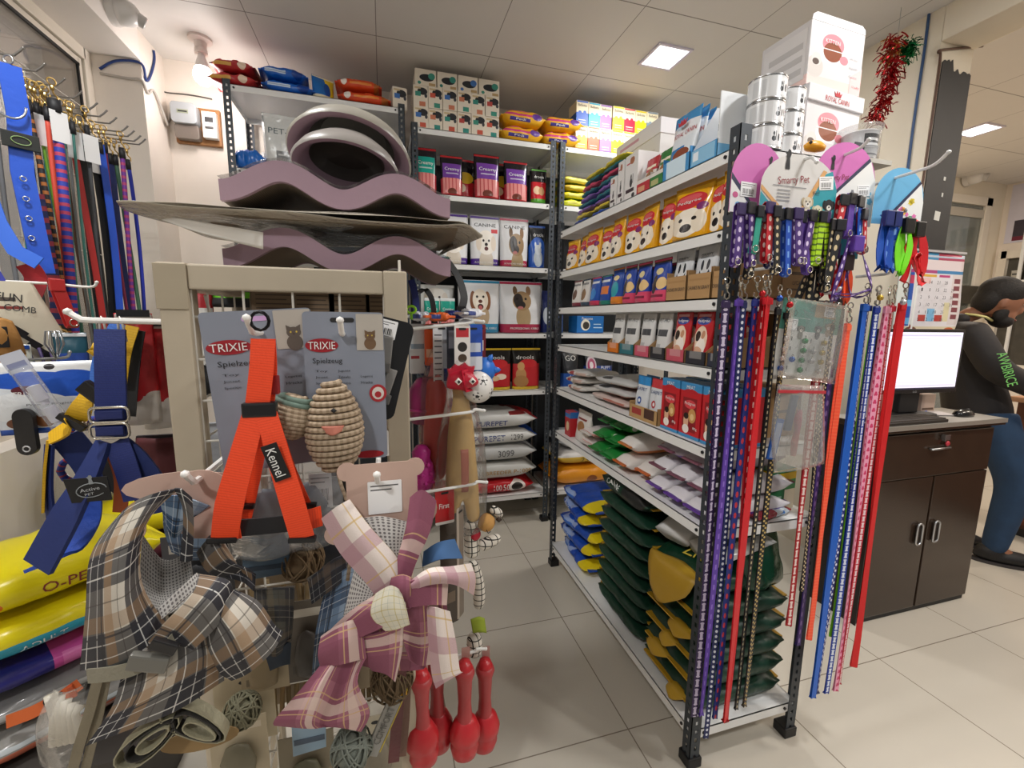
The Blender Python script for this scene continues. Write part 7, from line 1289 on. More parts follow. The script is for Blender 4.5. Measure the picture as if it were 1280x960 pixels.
# packs lying on the upper peg and straps above
for i,(px,py,c,l) in enumerate(((525,398,'dfe3ea','white packet lying over the upper peg'),(548,398,'e0662a','orange packet lying over the upper peg'),(568,396,'28307a','navy packet lying over the upper peg'),(590,395,'e6e6ea','white and navy folded packet at the end of the upper peg'))):
    c3=[(0.0831,1.06,1.4),(0.1249,1.05,1.4),(0.1674,1.08,1.405),(0.2032,1.06,1.409)][i]; sack('packet',l,'packet',(c3[0],c3[1],c3[2]-.010),.2*i,.05,.04,.026,pmat(c,[('r',.1,.3,.5,.7,'3a4a8a')],.35,bump=.3,scale=40),None,i)
def strapth(label,pts,m,wd,cat='leash',name='leash'):
    b=Vector(pts[0]); t=thing(name,label,cat,tuple(b)); P=[Vector(p)-b for p in pts]; o=[]
    for i in range(len(P)-1):
        a=P[max(i-1,0)];q=P[i];c=P[i+1];d=P[min(i+2,len(P)-1)]
        for k in range(6): f=k/6; o.append((q*2+(c-a)*f+(a*2-q*5+c*4-d)*f*f+(q*3-a-c*3+d)*f**3)*.5)
    o.append(P[-1]); put('strap',G().ribbon(o,(1,.2,0),wd,.003).mesh('strap',m,smooth=40),t); put('strap_end',G().box(-wd*.6,wd*.6,-.004,.004,-.012,.006).mesh('strap_end',mat('1a1a1c',.4),bevel=.001),t,tuple(o[-1])); return t
strapth('black strap curving down from the beds to the upper peg',[(0.1508,1.12,1.549),(0.1791,1.1,1.504),(0.1913,1.08,1.455),(0.1835,1.07,1.424)],mat('141416',.5),.018)
strapth('black looped cord hanging right of the stand post',[(0.0816,1.05,1.46),(0.0954,1.04,1.465),(0.1095,1.04,1.442),(0.1155,1.05,1.4)],mat('1a1a1e',.5),.012); strapth('blue strap hanging right beside the stand post',[(0.0672,1.1,1.491),(0.0758,1.1,1.453),(0.0784,1.1,1.392)],mat('22307a',.5),.016)
t=thing('clip_pack','lime green plastic clip beside the stand post','clip',(0.0609,1.02,1.419)); put('clip_ring',G().tube([(.010*math.cos(k*.5236),0,.008*math.sin(k*.5236)) for k in range(12)],.003,6,closed=True).mesh('clip_ring',mat('8ac81c',.3),smooth=True),t); put('clip_tail',G().box(-.003,.003,-.003,.003,-.022,-.006).mesh('clip_tail',mat('6aa01c',.3),bevel=.001),t)
# rubber chickens
def skin(nodes,edges,lv=2):
    """one smooth surface grown on a skeleton of (x,y,z,r)"""
    me=bpy.data.meshes.new('s'); me.from_pydata([n[:3] for n in nodes],edges,[]); o=bpy.data.objects.new('s',me); COL.objects.link(o)
    m=o.modifiers.new('k','SKIN'); m.use_smooth_shade=True; m.branch_smoothing=.6
    for i,n in enumerate(nodes): v=me.skin_vertices[0].data[i]; v.radius=(n[3],n[4] if len(n)>4 else n[3]); v.use_root=(i==0)
    s=o.modifiers.new('s','SUBSURF'); s.levels=lv; s.render_levels=lv
    dg=bpy.context.evaluated_depsgraph_get(); r=bpy.data.meshes.new_from_object(o.evaluated_get(dg)); bpy.data.objects.remove(o); return r
def asg(me,g=None):
    g=g or G(); g.add([v.co.copy() for v in me.vertices],[list(p.vertices) for p in me.polygons]); return g
t=thing('rubber_chicken','tan rubber chicken with red face and feet in a clear bag, right of the stand','dog toy',(0.1688,1,1.256)); TAN=pmat('b9975a',[],.45,bump=.25,scale=70)
me=skin([(0,0,0,.022),(0,.0,-.05,.020),(.0,0,-.10,.034),(0,0,-.17,.046),(0,0,-.24,.044),(-.022,0,-.29,.022),(-.026,0,-.35,.016),(.026,0,-.29,.022),(.030,0,-.35,.016),(0,0,.022,.020)],[(0,1),(1,2),(2,3),(3,4),(4,5),(5,6),(4,7),(7,8),(0,9)]); me.materials.append(TAN); put('chicken_body',me,t)
CRR=mat('b81c34',.35)
me=skin([(0,-.012,.0,.018),(.012,-.022,.004,.014),(.028,-.03,.0,.006),(-.02,-.01,.004,.010)],[(0,1),(1,2),(0,3)]); me.materials.append(CRR); f=put('red_face',me,t,(-.008,-.016,.004)); f.scale=(1.4,1.4,1.4)
put('comb',G().extrude([(-.018,.01),(.02,.01),(.024,.026),(.014,.022),(.008,.032),(.0,.023),(-.008,.03),(-.012,.02),(-.02,.022)],-.02,-.008).mesh('comb',CRR,bevel=.002),f)
for e in (-.006,.016): put('eye',G().lathe([(0,-.006),(.006,0),(0,.006)],12).mesh('eye',mat('f0ece4',.3),smooth=True),f,(e,-.036,.004)); put('pupil',G().lathe([(0,-.003),(.003,0),(0,.003)],10).mesh('pupil',INK,smooth=True),f,(e,-.041,.004))
for sx in (-.027,.031): me=skin([(sx,0,-.355,.018),(sx,-.008,-.375,.020),(sx-.012,-.016,-.39,.008),(sx+.012,-.016,-.39,.008)],[(0,1),(1,2),(1,3)]); me.materials.append(CRR); put('red_foot',me,t)
put('red_belly_patch',G().sheet([[(-.009,-.044,-.15),(0,-.046,-.15),(.009,-.044,-.15)],[(-.009,-.050,-.19),(0,-.052,-.19),(.009,-.050,-.19)],[(-.008,-.048,-.25),(0,-.050,-.25),(.008,-.048,-.25)]],.001,3).mesh('red_belly_patch',mat('a85a44',.5),smooth=True),t)
put('clear_bag',G().lathe([(.01,.05),(.03,.02),(.036,-.05),(.056,-.14),(.064,-.25),(.060,-.33),(.054,-.36)],22,sy=.9).mesh('clear_bag',film(.06,'e8e4dc',.1,.5,40,.6),smooth=True),t)
t=thing('rubber_chicken','bright red rubber toy in a clear bag behind the tan chicken','dog toy',(0.1186,1.06,1.262)); me=skin([(0,0,0,.022),(.0,0,-.06,.034),(0,0,-.15,.036),(-.004,0,-.22,.034),(-.008,0,-.27,.026)],[(0,1),(1,2),(2,3),(3,4)]); me.materials.append(mat('c02418',.3)); put('toy_body',me,t)
put('toy_neck',G().lathe([(0,.035),(.012,.03),(.016,.01),(.020,0)],14).mesh('toy_neck',mat('c86a6a',.35),smooth=True),t); put('clear_bag',G().lathe([(.008,.07),(.02,.04),(.036,-.02),(.044,-.10),(.044,-.24),(.03,-.29)],20,sy=.8).mesh('clear_bag',film(.10,'e8c8c4',.1,.5,40,.6),smooth=True),t)
t=thing('knobbly_toy','magenta knobbly rubber toy low beside the stand post','dog toy',(0.0772,1.02,1.048)); put('toy_body',G().lathe([(0,-.055),(.024,-.048),(.032,-.02),(.026,.012),(.02,.022),(.022,.04),(.012,.055),(0,.058)],20).mesh('toy_body',mat('c02c8c',.35,bump=.8,scale=90),smooth=True),t)
R=random.Random(8); 
for k in range(9): a=-.6-2.0*k/8; put('knob',G().lathe([(0,-.006),(.006,0),(0,.006)],8).mesh('knob',mat('cc3a98',.35),smooth=True),t,(.030*math.cos(a),.030*math.sin(a),-.03+.045*(k%3)/2))
t=thing('cone_toy','dark magenta rubber cone toy behind the red rubber toy','dog toy',(0.0974,1.09,1.199)); put('toy_body',G().lathe([(0,-.06),(.038,-.055),(.046,-.02),(.040,.03),(.022,.055),(0,.06)],22).mesh('toy_body',mat('8a1f58',.35),smooth=True),t); put('rim',G().tube([(.046*math.cos(k*.3927),.046*math.sin(k*.3927),-.02) for k in range(16)],.004,6,closed=True).mesh('rim',mat('a02c68',.35),smooth=True),t)
t=thing('ball_toy','navy rubber ball toy behind the blister cards','dog toy',(0.1157,1.12,1.292)); put('toy_body',G().lathe([(.045*math.sin(math.pi*k/14),-.045*math.cos(math.pi*k/14)) for k in range(15)],22).mesh('toy_body',mat('1c2a6a',.35),smooth=True),t); put('rope_loop',G().tube([(0,0,.04),(.006,0,.06),(0,0,.075)],.003,6).mesh('rope_loop',mat('d0d0d0',.6)),t)
t=thing('squeaky_toy','sky blue spiky rubber toy behind the soccer ball','dog toy',(0.2376,1.08,1.273)); put('toy_body',G().lathe([(.034*math.sin(math.pi*k/12),-.034*math.cos(math.pi*k/12)) for k in range(13)],20).mesh('toy_body',mat('2a70cc',.35),smooth=True),t)
for k in range(6): a=k*1.05; put('spike',G().lathe([(.010,0),(.006,.014),(0,.02)],8).mesh('spike',mat('2a70cc',.35),smooth=True),t,(.026*math.cos(a),-.012,.026*math.sin(a)),(0,math.pi/2-a,0))
# soccer ball: twelve black patches
t=thing('soccer_ball_toy','small white and black soccer ball toy right of the tan chicken','dog toy',(0.2054,0.985,1.244)); r=.037
put('ball',G().lathe([(r*math.sin(math.pi*k/20),-r*math.cos(math.pi*k/20)) for k in range(21)],32).mesh('ball',mat('dcdad6',.35),smooth=True),t); ph=(1+5**.5)/2; k=0
for a in (-1,1):
    for b in (-ph,ph):
        for v in ((0,a,b),(a,b,0),(b,0,a)):
            n=(Matrix.Rotation(.5,4,'X')@Matrix.Rotation(.35,4,'Z')@Vector(v)).normalized(); x=n.orthogonal().normalized(); y=n.cross(x); P=[n*r*1.012]
            for j in range(5): P.append((n+ (x*math.cos(j*1.2566)+y*math.sin(j*1.2566))*.34).normalized()*r*1.008)
            put('black_patch',G().add([tuple(p) for p in P],[(0,1+j,1+(j+1)%5) for j in range(5)]).mesh('black_patch',mat('161618',.4)),t)
# plush, tag, long cards
PL=pmat('d4cec2',[('r',-9,.0,9,.16,'1c1a18'),('r',.0,-9,.16,9,'1c1a18')],.85,(55,55)); 
t=thing('plush_toy','plush toy with black net pattern and tan face under the tan chicken','plush toy',(0.2107,1,0.8636))
def soft(nm,pts,m,p,tile=True):
    g=asg(skin(pts,[(i,i+1) for i in range(len(pts)-1)])); 
    g.uv=[[((g.v[i].x*1.0+g.v[i].y*.5)*1.2,(g.v[i].z)*1.2) for i in f] for f in g.f]; return put(nm,g.mesh(nm,m,smooth=True),p)
soft('body',[(-.02,0,.05,.016),(-.018,0,.0,.020),(-.015,0,-.05,.022)],PL,t); soft('leg',[(.0,-.005,-.02,.016),(.03,-.012,-.008,.016),(.055,-.014,.004,.012)],PL,t); soft('ear',[(.03,-.0,.075,.010),(.05,-.005,.062,.012),(.058,-.006,.05,.007)],PL,t); soft('leg',[(-.02,-.01,-.05,.014),(-.005,-.016,-.10,.016),(.0,-.016,-.15,.018),(-.004,-.016,-.18,.012)],PL,t)
h=put('head',asg(skin([(.0,0,.05,.022),(.022,-.01,.04,.026),(.036,-.014,.03,.016)],[(0,1),(1,2)])).mesh('head',mat('b88a4c',.85,bump=.3,scale=200),smooth=True),t); put('nose',G().lathe([(0,-.008),(.008,0),(0,.008)],10,(.046,-.022,.052)).mesh('nose',mat('3a2a20',.6),smooth=True),h); put('mouth_stitch',G().tube([(.012,-.036,.036),(.016,-.038,.028),(.022,-.038,.032)],.0012,5).mesh('mouth_stitch',INK),h)
t=blister('red swing tag with white lettering under the red rubber toy',0.1226,.955,1.005,.045,.085,'b8141c',[('r',-9,-9,9,.08,'e0dcd8')],rz=.2,nm='swing_tag'); lettering(t,'First',-.002,-.028,.024,.012,WHITE,y=-.0012)
t=blister('long beige backing card right of the stand behind the pink dress',0.1535,.93,0.9685,.03,.27,'a89c90',[('r',.3,-9,9,9,'7a6f64')],rz=.9,nm='toy_card')
t=blister('dark brown narrow pack behind the long beige card',0.1346,.97,0.933,.05,.28,'3e342c',[('r',.2,.2,.8,.3,'6a5a4a')],rz=.4,nm='toy_card')
t=thing('plush_toy','green and white patterned plush half hidden below the pink dress wing','plush toy',(0.1924,0.97,0.6316)); soft('body',[(0,0,0,.018),(.004,0,-.035,.024),(.0,0,-.07,.018)],PL,t); put('green_felt',G().sheet([[(-.01,-.012,.045),(.01,-.014,.05),(.025,-.01,.04)],[(-.005,-.016,.01),(.012,-.02,.012),(.03,-.012,.0)]],.002,4).mesh('green_felt',mat('8a9a2c',.8),smooth=True),t)
# red rubber dumbbell toys on the lowest peg
RB=mat('b8242c',.35,bump=.15,scale=70)
for i,c in enumerate(((0.0555,0.86,0.4736),(0.0963,0.93,0.4228),(0.157,0.9,0.4188),(0.217,0.95,0.368))):
    t=thing('rubber_drumstick_toy','red rubber drumstick toy on the lowest peg, %s from the left'%ORD[i],'dog toy',c,0,'red rubber drumstick toys'); L=(.15,.17,.17,.17)[i]
    put('handle',G().lathe([(.020,L+.012),(.024,L),(.018,L-.02),(.015,L*.55),(.018,.05),(.024,.03)],18).mesh('handle',mat('a83a3c',.45,bump=.15,scale=70),smooth=True),t)
    put('upper_knob',G().lathe([(0,L+.03),(.014,L+.026),(.020,L+.010),(.016,L-.008),(.010,L-.014)],18).mesh('upper_knob',RB,smooth=True),t)
    put('bulb',G().lathe([(.012,.056),(.026,.045),(.037,.018),(.036,-.002),(.031,-.010),(.034,-.024),(.029,-.046),(.014,-.060),(0,-.064)],22,sx=1,sy=.85).mesh('bulb',RB,smooth=True),t,(0,0,0),(0,.05*(i-1.5),0)); put('tie_band',G().tube([(.0135*math.cos(k*.5236),.0135*math.sin(k*.5236),.062) for k in range(12)],.001,5,closed=True).mesh('tie_band',mat('e0c8c4',.5)),t); put('backing_card',G().box(-.004,.016,.015,.017,.03,L+.05).mesh('backing_card',mat('b08a80',.6)),t)
# leather leash
t=thing('leather_leash','dark red leather leash with a yellow band hanging right of the pink dress','leash',(0.0165,0.7,0.9081)); b=Vector((0.0165,0.7,0.9081))
rb('leather_strap',[(0.0158,0.7,0.8784),(0.0111,0.7,0.7957),(0.0038,0.7,0.7192),(-0.0055,0.7,0.6218)],.019,mat('57272a',.45,bump=.3,scale=120),(1,0,0),t,.004,b); rb('leather_strap_back',[(0.0227,0.715,0.8582),(0.0206,0.715,0.7647),(0.016,0.715,0.685),(0.0086,0.715,0.6124)],.016,mat('6a4a3c',.5,bump=.3,scale=120),(1,0,0),t,.003,b); clip(t,.002,0,.015,.9,GOLD); put('yellow_band',G().box(-.012,.012,-.004,.008,-.003,.003).mesh('yellow_band',mat('d8a01c',.4)),t,tuple(Vector((0.0088,0.7,0.7558))-b))
# ---------------------------------------------------------------- left side of the stand
LH=lambda l,y,x1,z,x0=SX0+.01: hook(l,[(x0,y,z),(x0-(x0-x1)*.8,y,z+.002),(x0-(x0-x1)*.92,y,z+.006),(x1,y,z+.016)],.005,mat('dcdad5',.35),'pegs on the left side of the stand')
LH('white peg on the left of the stand carrying the blue harness',.92,-0.5061,1.388); LH('white peg on the left of the stand carrying the red and white bags',1.08,-0.4861,1.39-.005)
BLH=WEB('16286e','0e1a4c',.004,'rib',.6); PADB=mat('172a66',.7,bump=.2,scale=60); YW=WEB('d8aa14','b88a0c',.005,'rib',.55)
t=thing('dog_harness','large royal blue padded harness hanging left of the stand','harness',(-0.4494,0.92,1.384)); B4=Vector((-0.4494,0.92,1.384)); r4=lambda n,p,w_,m=BLH,s=(1,0,0),th=.003: rb(n,p,w_,m,s,t,th,B4)
for dx in (-.012,.014): put('wire_loop',G().tube([(dx-.004,0,-.03),(dx-.003,0,.004),(dx,0,.012),(dx+.003,0,.004),(dx+.006,0,-.03)],.002,6).mesh('wire_loop',WIRE,smooth=True),t)
r4('top_strap',[(-0.4479,0.915,1.375),(-0.4481,0.905,1.324),(-0.4514,0.9,1.255),(-0.4566,0.9,1.192)],.042,BLH,(1,.1,0),.006)
for k,c in enumerate(((-0.451,0.892,1.232),(-0.4527,0.892,1.204))):
    c=Vector(c)-B4; g=G().tube([tuple(c+Vector((x*1.05,-.004,z*1.05))) for x,z in rrect(.052,.024,.007,3)],.0024,6,closed=True); put('steel_slide',g.mesh('steel_slide',HW,smooth=True),t); put('slide_strap',G().box(c.x-.02,c.x+.02,c.y-.006,c.y-.001,c.z-.008,c.z+.008).mesh('slide_strap',BLH,bevel=.003),t)
r4('left_pad',[(-0.4689,0.9,1.183),(-0.4893,0.885,1.128),(-0.5174,0.875,1.071),(-0.5673,0.875,0.981)],[.026,.040,.050,.052],PADB,(.9,-.25,.35),.008); r4('right_pad',[(-0.4533,0.905,1.181),(-0.4321,0.9,1.147),(-0.415,0.905,1.099),(-0.4133,0.92,1.039)],[.030,.045,.05,.05],PADB,(.9,.2,.3),.008); r4('ribbed_strap',[(-0.4498,0.898,1.182),(-0.4367,0.89,1.136),(-0.4299,0.893,1.076)],.036,BLH); r4('lower_loop',[(-0.5738,0.885,0.9762),(-0.5639,0.93,0.9765),(-0.5465,0.96,1.014),(-0.5388,0.97,1.056)],[.05,.05,.045,.035],mat('1c46a8',.6,bump=.5,scale=80),(.9,.2,.3),.006)
r4('orange_lining',[(-0.4669,0.92,1.151),(-0.4657,0.93,1.103),(-0.4792,0.94,1.038)],.022,mat('b8561c',.6))
o=put('brand_flap',G().extrude([(-.028,-.022),(.024,-.030),(.026,.012),(-.030,.020)],-.001,.001).mesh('brand_flap',mat('0e0e10',.5)),t,tuple(Vector((-0.4797,0.868,1.115))-B4),(0,-.12,.1)); g=G().tube([(.002+.02*math.cos(k*.3927),-.002,-.006+.012*math.sin(k*.3927)) for k in range(15)],.0008,5); put('emblem_ring',g.mesh('emblem_ring',mat('8a8f92',.5)),o); lettering(o,'Active',.0,-.004,.026,.006,mat('b8bcc0',.5),y=-.001); lettering(o,'PET',-.002,-.012,.012,.004,mat('b8bcc0',.5),y=-.001); decal(o,'dog_emblem',[(a*.5+.004,b*.4+.004) for a,b in DOGS],-.001,mat('8a8f92',.5),.001)
t=thing('dog_harness','blue and yellow striped harness behind the royal blue one','harness',(-0.4736,1,1.383)); B4=Vector((-0.4736,1,1.383))
r4('yellow_strap',[(-0.4541,1,1.379),(-0.4666,0.99,1.331),(-0.4775,0.985,1.272)],.020,YW,(1,.2,0)); r4('black_strap',[(-0.4541,1.01,1.372),(-0.4673,1.01,1.314),(-0.4807,1,1.207)],.030,mat('151516',.6),(1,0,0)); r4('blue_strap',[(-0.4831,1.02,1.383),(-0.5075,1,1.316),(-0.5098,0.98,1.243)],.03,WEB('2a62b8','1c4a98',.005,'rib')); r4('yellow_neck',[(-0.5111,0.96,1.27),(-0.5182,0.95,1.242),(-0.5353,0.945,1.207),(-0.5727,0.95,1.182)],[.018,.030,.036,.024],YW,(.6,.2,.8),.004); r4('yellow_edge',[(-0.5753,0.95,1.179),(-0.5834,0.945,1.123),(-0.5941,0.945,1.049)],.010,YW,(.4,-.9,0),.004); r4('navy_strap',[(-0.5771,0.955,1.169),(-0.5853,0.95,1.091),(-0.587,0.95,1.016)],.022,PADB,(.8,-.5,0),.004); r4('navy_strap_back',[(-0.5612,0.97,1.181),(-0.5394,0.98,1.123),(-0.5287,0.985,1.072)],.045,PADB,(.7,.2,.7),.004); put('black_buckle',G().box(-.02,.02,-.008,.008,-.012,.012).mesh('black_buckle',mat('131315',.35),bevel=.003),t,tuple(Vector((-0.4967,0.94,1.264))-B4),(0,.8,0)); put('black_keeper',G().box(-.022,.022,-.006,.006,-.006,.006).mesh('black_keeper',mat('131315',.35),bevel=.002),t,tuple(Vector((-0.531,0.938,1.212))-B4),(0,.7,0)); put('yellow_loop',G().tube([tuple(Vector(p)-B4) for p in ((-0.4984,0.985,1.332),(-0.509,0.98,1.344),(-0.5134,0.98,1.335),(-0.5014,0.98,1.325))],.006,8).mesh('yellow_loop',YW,smooth=True),t); put('black_lining',G().extrude(ell(0,0,.03,.05,16),0,.004).mesh('black_lining',mat('121214',.7)),t,tuple(Vector((-0.4842,0.97,1.105))-B4))
RWB=pmat('a8181e',[('r',-9,-9,9,.26,'c6c0b8'),('e',.3,.27,.25,.06,'a8181e'),('e',.85,.25,.25,.05,'c6c0b8')],.4,bump=.4,scale=18,bdist=.008)
for i,(c,l) in enumerate((((-0.4739,1.05,1.179),'red and white tall bag hanging on the left peg, outer one'),((-0.4612,1.09,1.16),'red and white tall bag hanging on the left peg, next to the stand post'))):
    t=pouch('food_bag',l,'food bag',c,.35,.058+.004*i,1.401-1.179,.035,RWB,'red and white bags on the left peg',i,taper=.02); o=put('black_hanger',G().box(-.025,.025,-.003,.003,-.006,.008).mesh('black_hanger',mat('17171a',.5)),t,(0,0,1.401-1.179))
t=thing('cloth_pack','dark maroon cloth pack below the red and white bags','cloth pack',(-0.474,1.12,1.135)); put('pack',G().sheet([[(-.05,0,.0),(0,-.02,.0),(.05,0,.0)],[(-.055,-.004,-.07),(0,-.03,-.07),(.055,0,-.07)],[(-.05,0,-.16),(0,-.02,-.16),(.05,0,-.16)]],.006,4).mesh('pack',mat('4a1216',.7,bump=.3),smooth=True),t); put('hem',G().box(-.05,.05,-.004,.004,-.004,.004).mesh('hem',mat('1a1214',.6)),t)
R=random.Random(3)
t=thing('rope_leash','blue rope leash with red flecks knotted behind the blue harness','leash',(-0.5483,1,1.195)); RP=pmat('2a3a8c',[('r',-9,.0,9,.25,'a83a44')],.7,(2,90)); b=Vector((-0.5483,1,1.195)); put('rope',G().tube([(.036*math.cos(k*.55),.018*math.sin(k*.3),-.005*k+.02*math.sin(k*.55)) for k in range(24)],.006,8).mesh('rope',RP,smooth=True),t); put('metal_end',G().lathe([(.007,-.012),(.008,0),(.007,.012)],12).mesh('metal_end',HW,smooth=True),t)
# ---------------------------------------------------------------- wire rack of leashes on the left wall
GX=-1.19
t=thing('wall_wire_rack','white wire panel with leash hooks fixed along the left shop window','wire panel',(GX,1.3,0)); g=G()
for k in range(15): g.tube([(0,-.5+.1186*k,1.05),(0,-.5+.1186*k,2.26)],.002,6)
for k in range(5): g.tube([(.004,-.5,2.26-.30*k),(.004,1.16,2.26-.30*k)],.002,6)
put('wire_grid',g.mesh('wire_grid',WIRE,smooth=40),t)
for y in (-.45,1.13):
    for z in (1.1,2.2): put('wall_bracket',G().box(-.16,.0,y-.008,y+.008,z-.008,z+.008).mesh('wall_bracket',WIRE,bevel=.001),t)
hy=[1.50,1.60,1.68,1.762,1.847,1.93,2.013,2.071,2.131,2.208,2.254,2.304,2.342]
for i,y in enumerate(hy): hook('grey wire hook on the left wall panel, %s from the near end'%ORD[i],[(GX+.008,y,2.115),(-.99,y,2.112),(-.965,y,2.116),(-.945,y,2.135)],.0028,mat('8d8a86',.3,.7),'hooks of the leash wall')
def rope(label,x,y,z0,z1,r,m,seed=0,group=None,sway=.012,cl=GOLD,tagc=None,strap=0):
    t=thing('leash',label,'leash',(x,y,z0),0,group); R=random.Random(seed+50); L=z0-z1; ph=R.uniform(0,6)
    P=[(.0+sway*math.sin(f*3+ph)-sway*math.sin(ph),sway*.8*math.sin(f*2.3+ph*2)-sway*.8*math.sin(ph*2),-.06-(L-.06)*f) for f in [k/16 for k in range(17)]]
    if strap: put('strap',G().ribbon(P,(.55,.83,0),strap,.003).mesh('strap',m,smooth=40),t)
    else: put('rope',G().tube(P,r,9).mesh('rope',m,smooth=True),t)
    clip(t,0,0,-.004,1.15,cl,.8); put('whipping',G().lathe([(max(r,.006)*1.25,-.02),(max(r,.006)*1.3,0),(max(r,.006)*1.25,.02)],10,(0,0,-.075)).mesh('whipping',mat('1c1c20',.6),smooth=True),t)
    if tagc: put('paper_tag',G().box(.012,.014,-.022,.022,-.18,-.09).mesh('paper_tag',pmat(tagc,[('r',.1,.7,.9,.75,'5a5a5a'),('r',.1,.5,.7,.54,'5a5a5a'),('r',.2,.1,.6,.35,'2a2a2c')],.5),planar='all'),t,(0,0,0),(0,0,-.6))
    return t
RPM=lambda b,d,k=40:pmat(b,[('r',-9,.0,9,.42,d)],.6,(1,k),bump=.2,scale=250)
SPI=lambda b,d,k=26:pmat(b,[('r',.0,.0,.5,.5,d),('r',.5,.5,1,1,d)],.6,(1,k),bump=.2,scale=250)
WL=[(46,'b89a8c','',.004,0,'thin pale pink rope leash'),(40,'1f8a86','101418',.012,0,'teal and black twisted rope leash'),(50,'1c1a20','a8642c',.007,0,'black and brown snake patterned rope leash'),(56,'1e2440','',.006,0,'dark navy rope leash'),(60,'7ab83a','',.004,0,'thin lime green rope leash, first of the thin strands'),(64,'a8b87a','',.004,0,'thin olive rope leash'),(68,'3a6a5a','',.004,0,'thin dark green rope leash'),(71,'5a5e60','',.004,0,'thin grey rope leash'),(76,'d8503c','',.007,0,'coral red rope leash'),(84,'2a3aa0','b03a5a',.013,0,'thick blue rope leash with red flecks'),(93,'3a8a80','',.004,0,'thin teal rope leash'),(96,'8a8e90','',.004,0,'thin silver grey rope leash'),(100,'b82a28','',0,.020,'flat red strap leash'),(106,'4a8a82','',.004,0,'thin sea green rope leash'),(112,'16171a','',0,.03,'wide black strap leash, nearer one'),(118,'4a4c50','',.006,0,'charcoal rope leash'),(124,'131416','',0,.034,'wide black strap leash, farther one'),(132,'1c4ec0','',0,.024,'bright blue strap leash'),(137,'8a2a4c','',.005,0,'thin maroon rope leash'),(142,'16286e','',0,.030,'wide navy strap leash'),(147,'3a6048','',.007,0,'moss green rope leash'),(156,'6a2a8a','a83a6a',.008,0,'purple and pink rope leash at the far end'),(163,'2030b0','',.007,0,'blue rope leash at the far end')]
WY=[1.742,1.705,1.748,1.822,1.801,1.889,1.831,1.898,1.791,1.792,1.915,1.994,1.954,1.928,2.009,1.986,2.077,2.077,2.152,2.245,2.215,2.201,2.308]
WX=[-1.0,-.99,-.99,-1.02,-1.0,-1.04,-1.0,-1.03,-.97,-.95,-1.0,-1.03,-1.0,-.98,-1.0,-.97,-1.0,-.98,-1.0,-1.03,-1.0,-.97,-1.0]
for i,(px,c,d,r,s,l) in enumerate(WL):
    m=(SPI(c,d) if d=='101418' else RPM(c,d)) if d else mat(c,.6,bump=.25,scale=200)
    rope(l+' on the left wall',WX[i],WY[i],2.105-.012*(i%3),1.12+.03*(i%4),r,m,i,'leashes of the left wall',.012,GOLD,'dedede' if i in (4,9,12,15,16) else None,s)
for i,(dx,y) in enumerate(((.02,1.70),(.03,1.78),(.01,1.90),(.03,1.98),(.02,2.08))): rope('extra %s leash in the back row of the left wall'%['dark green','grey','black','teal','brown'][i],-1.09,y,2.09,1.15,.006,mat(['24423a','6a6c70','18181a','2a6a70','5a4030'][i],.6,bump=.2,scale=200),i+30,'leashes of the left wall',.015)
# wide blue strap collars near the viewer
t=thing('dog_harness','wide bright blue strap harness with steel eyelets at the left edge','harness',(-.90,1.54,2.03)); NB=mat('1a50c0',.5,bump=.25,scale=40); 
put('wide_strap',G().ribbon([(.0,0,0),(.004,.002,-.12),(-.004,.0,-.26),(.004,.0,-.4),(.01,.004,-.52)],(.75,.66,0),.044,.006).mesh('wide_strap',NB,smooth=40),t); put('wide_strap',G().ribbon([(-.06,-.10,-.10),(-.055,-.10,-.3),(-.05,-.10,-.5),(-.02,-.10,-.58)],(.75,.66,0),.038,.005).mesh('wide_strap',mat('1f2a90',.5,bump=.2),smooth=40),t)
put('strap_tongue',G().ribbon([(-.05,-.06,-.30),(-.03,-.065,-.40),(.0,-.07,-.47),(.045,-.07,-.50)],(.3,.2,.9),.034,.004).mesh('strap_tongue',mat('2a62cc',.5),smooth=40),t)
put('half_ring',G().tube([(.03*math.cos(a*.3142+math.pi)*.75+.0,-.02+.03*math.cos(a*.3142+math.pi)*.66,-.10+.035*math.sin(a*.3142+math.pi)) for a in range(11)],.0028,7).mesh('half_ring',STEEL,smooth=True),t)
for k in range(5): put('eyelet',G().tube([(.006*math.cos(a*.6283)*.75+.003,-.012+.006*math.cos(a*.6283)*.66,-.28-.05*k+.006*math.sin(a*.6283)) for a in range(10)],.0016,6,closed=True).mesh('eyelet',STEEL,smooth=True),t)
put('woven_badge',G().box(-.035,.035,-.012,-.008,-.205,-.165).mesh('woven_badge',mat('121612',.5),bevel=.002),t,(0,0,0),(0,0,.72)); put('badge_ring',G().tube([(.018*math.cos(a*.3927),-.0135,-.185+.010*math.sin(a*.3927)) for a in range(16)],.001,5,closed=True).mesh('badge_ring',mat('8aa86a',.5)),t,(0,0,0),(0,0,.72)); put('back_hook_ring',G().tube([(.01*math.cos(a*.5236),0,.012+.01*math.sin(a*.5236)) for a in range(12)],.0022,6,closed=True).mesh('back_hook_ring',STEEL,smooth=True),t)
strapth('dark red strap end below the wide blue harness',[(-.90,1.50,1.53),(-.89,1.51,1.49),(-.91,1.50,1.43)],mat('9a1c24',.5),.045); strapth('navy and red webbing leash beside the teal rope',[(-.97,1.70,1.75),(-.965,1.71,1.5),(-.97,1.71,1.36)],RPM('1a2050','8a2a3a',30),.03)
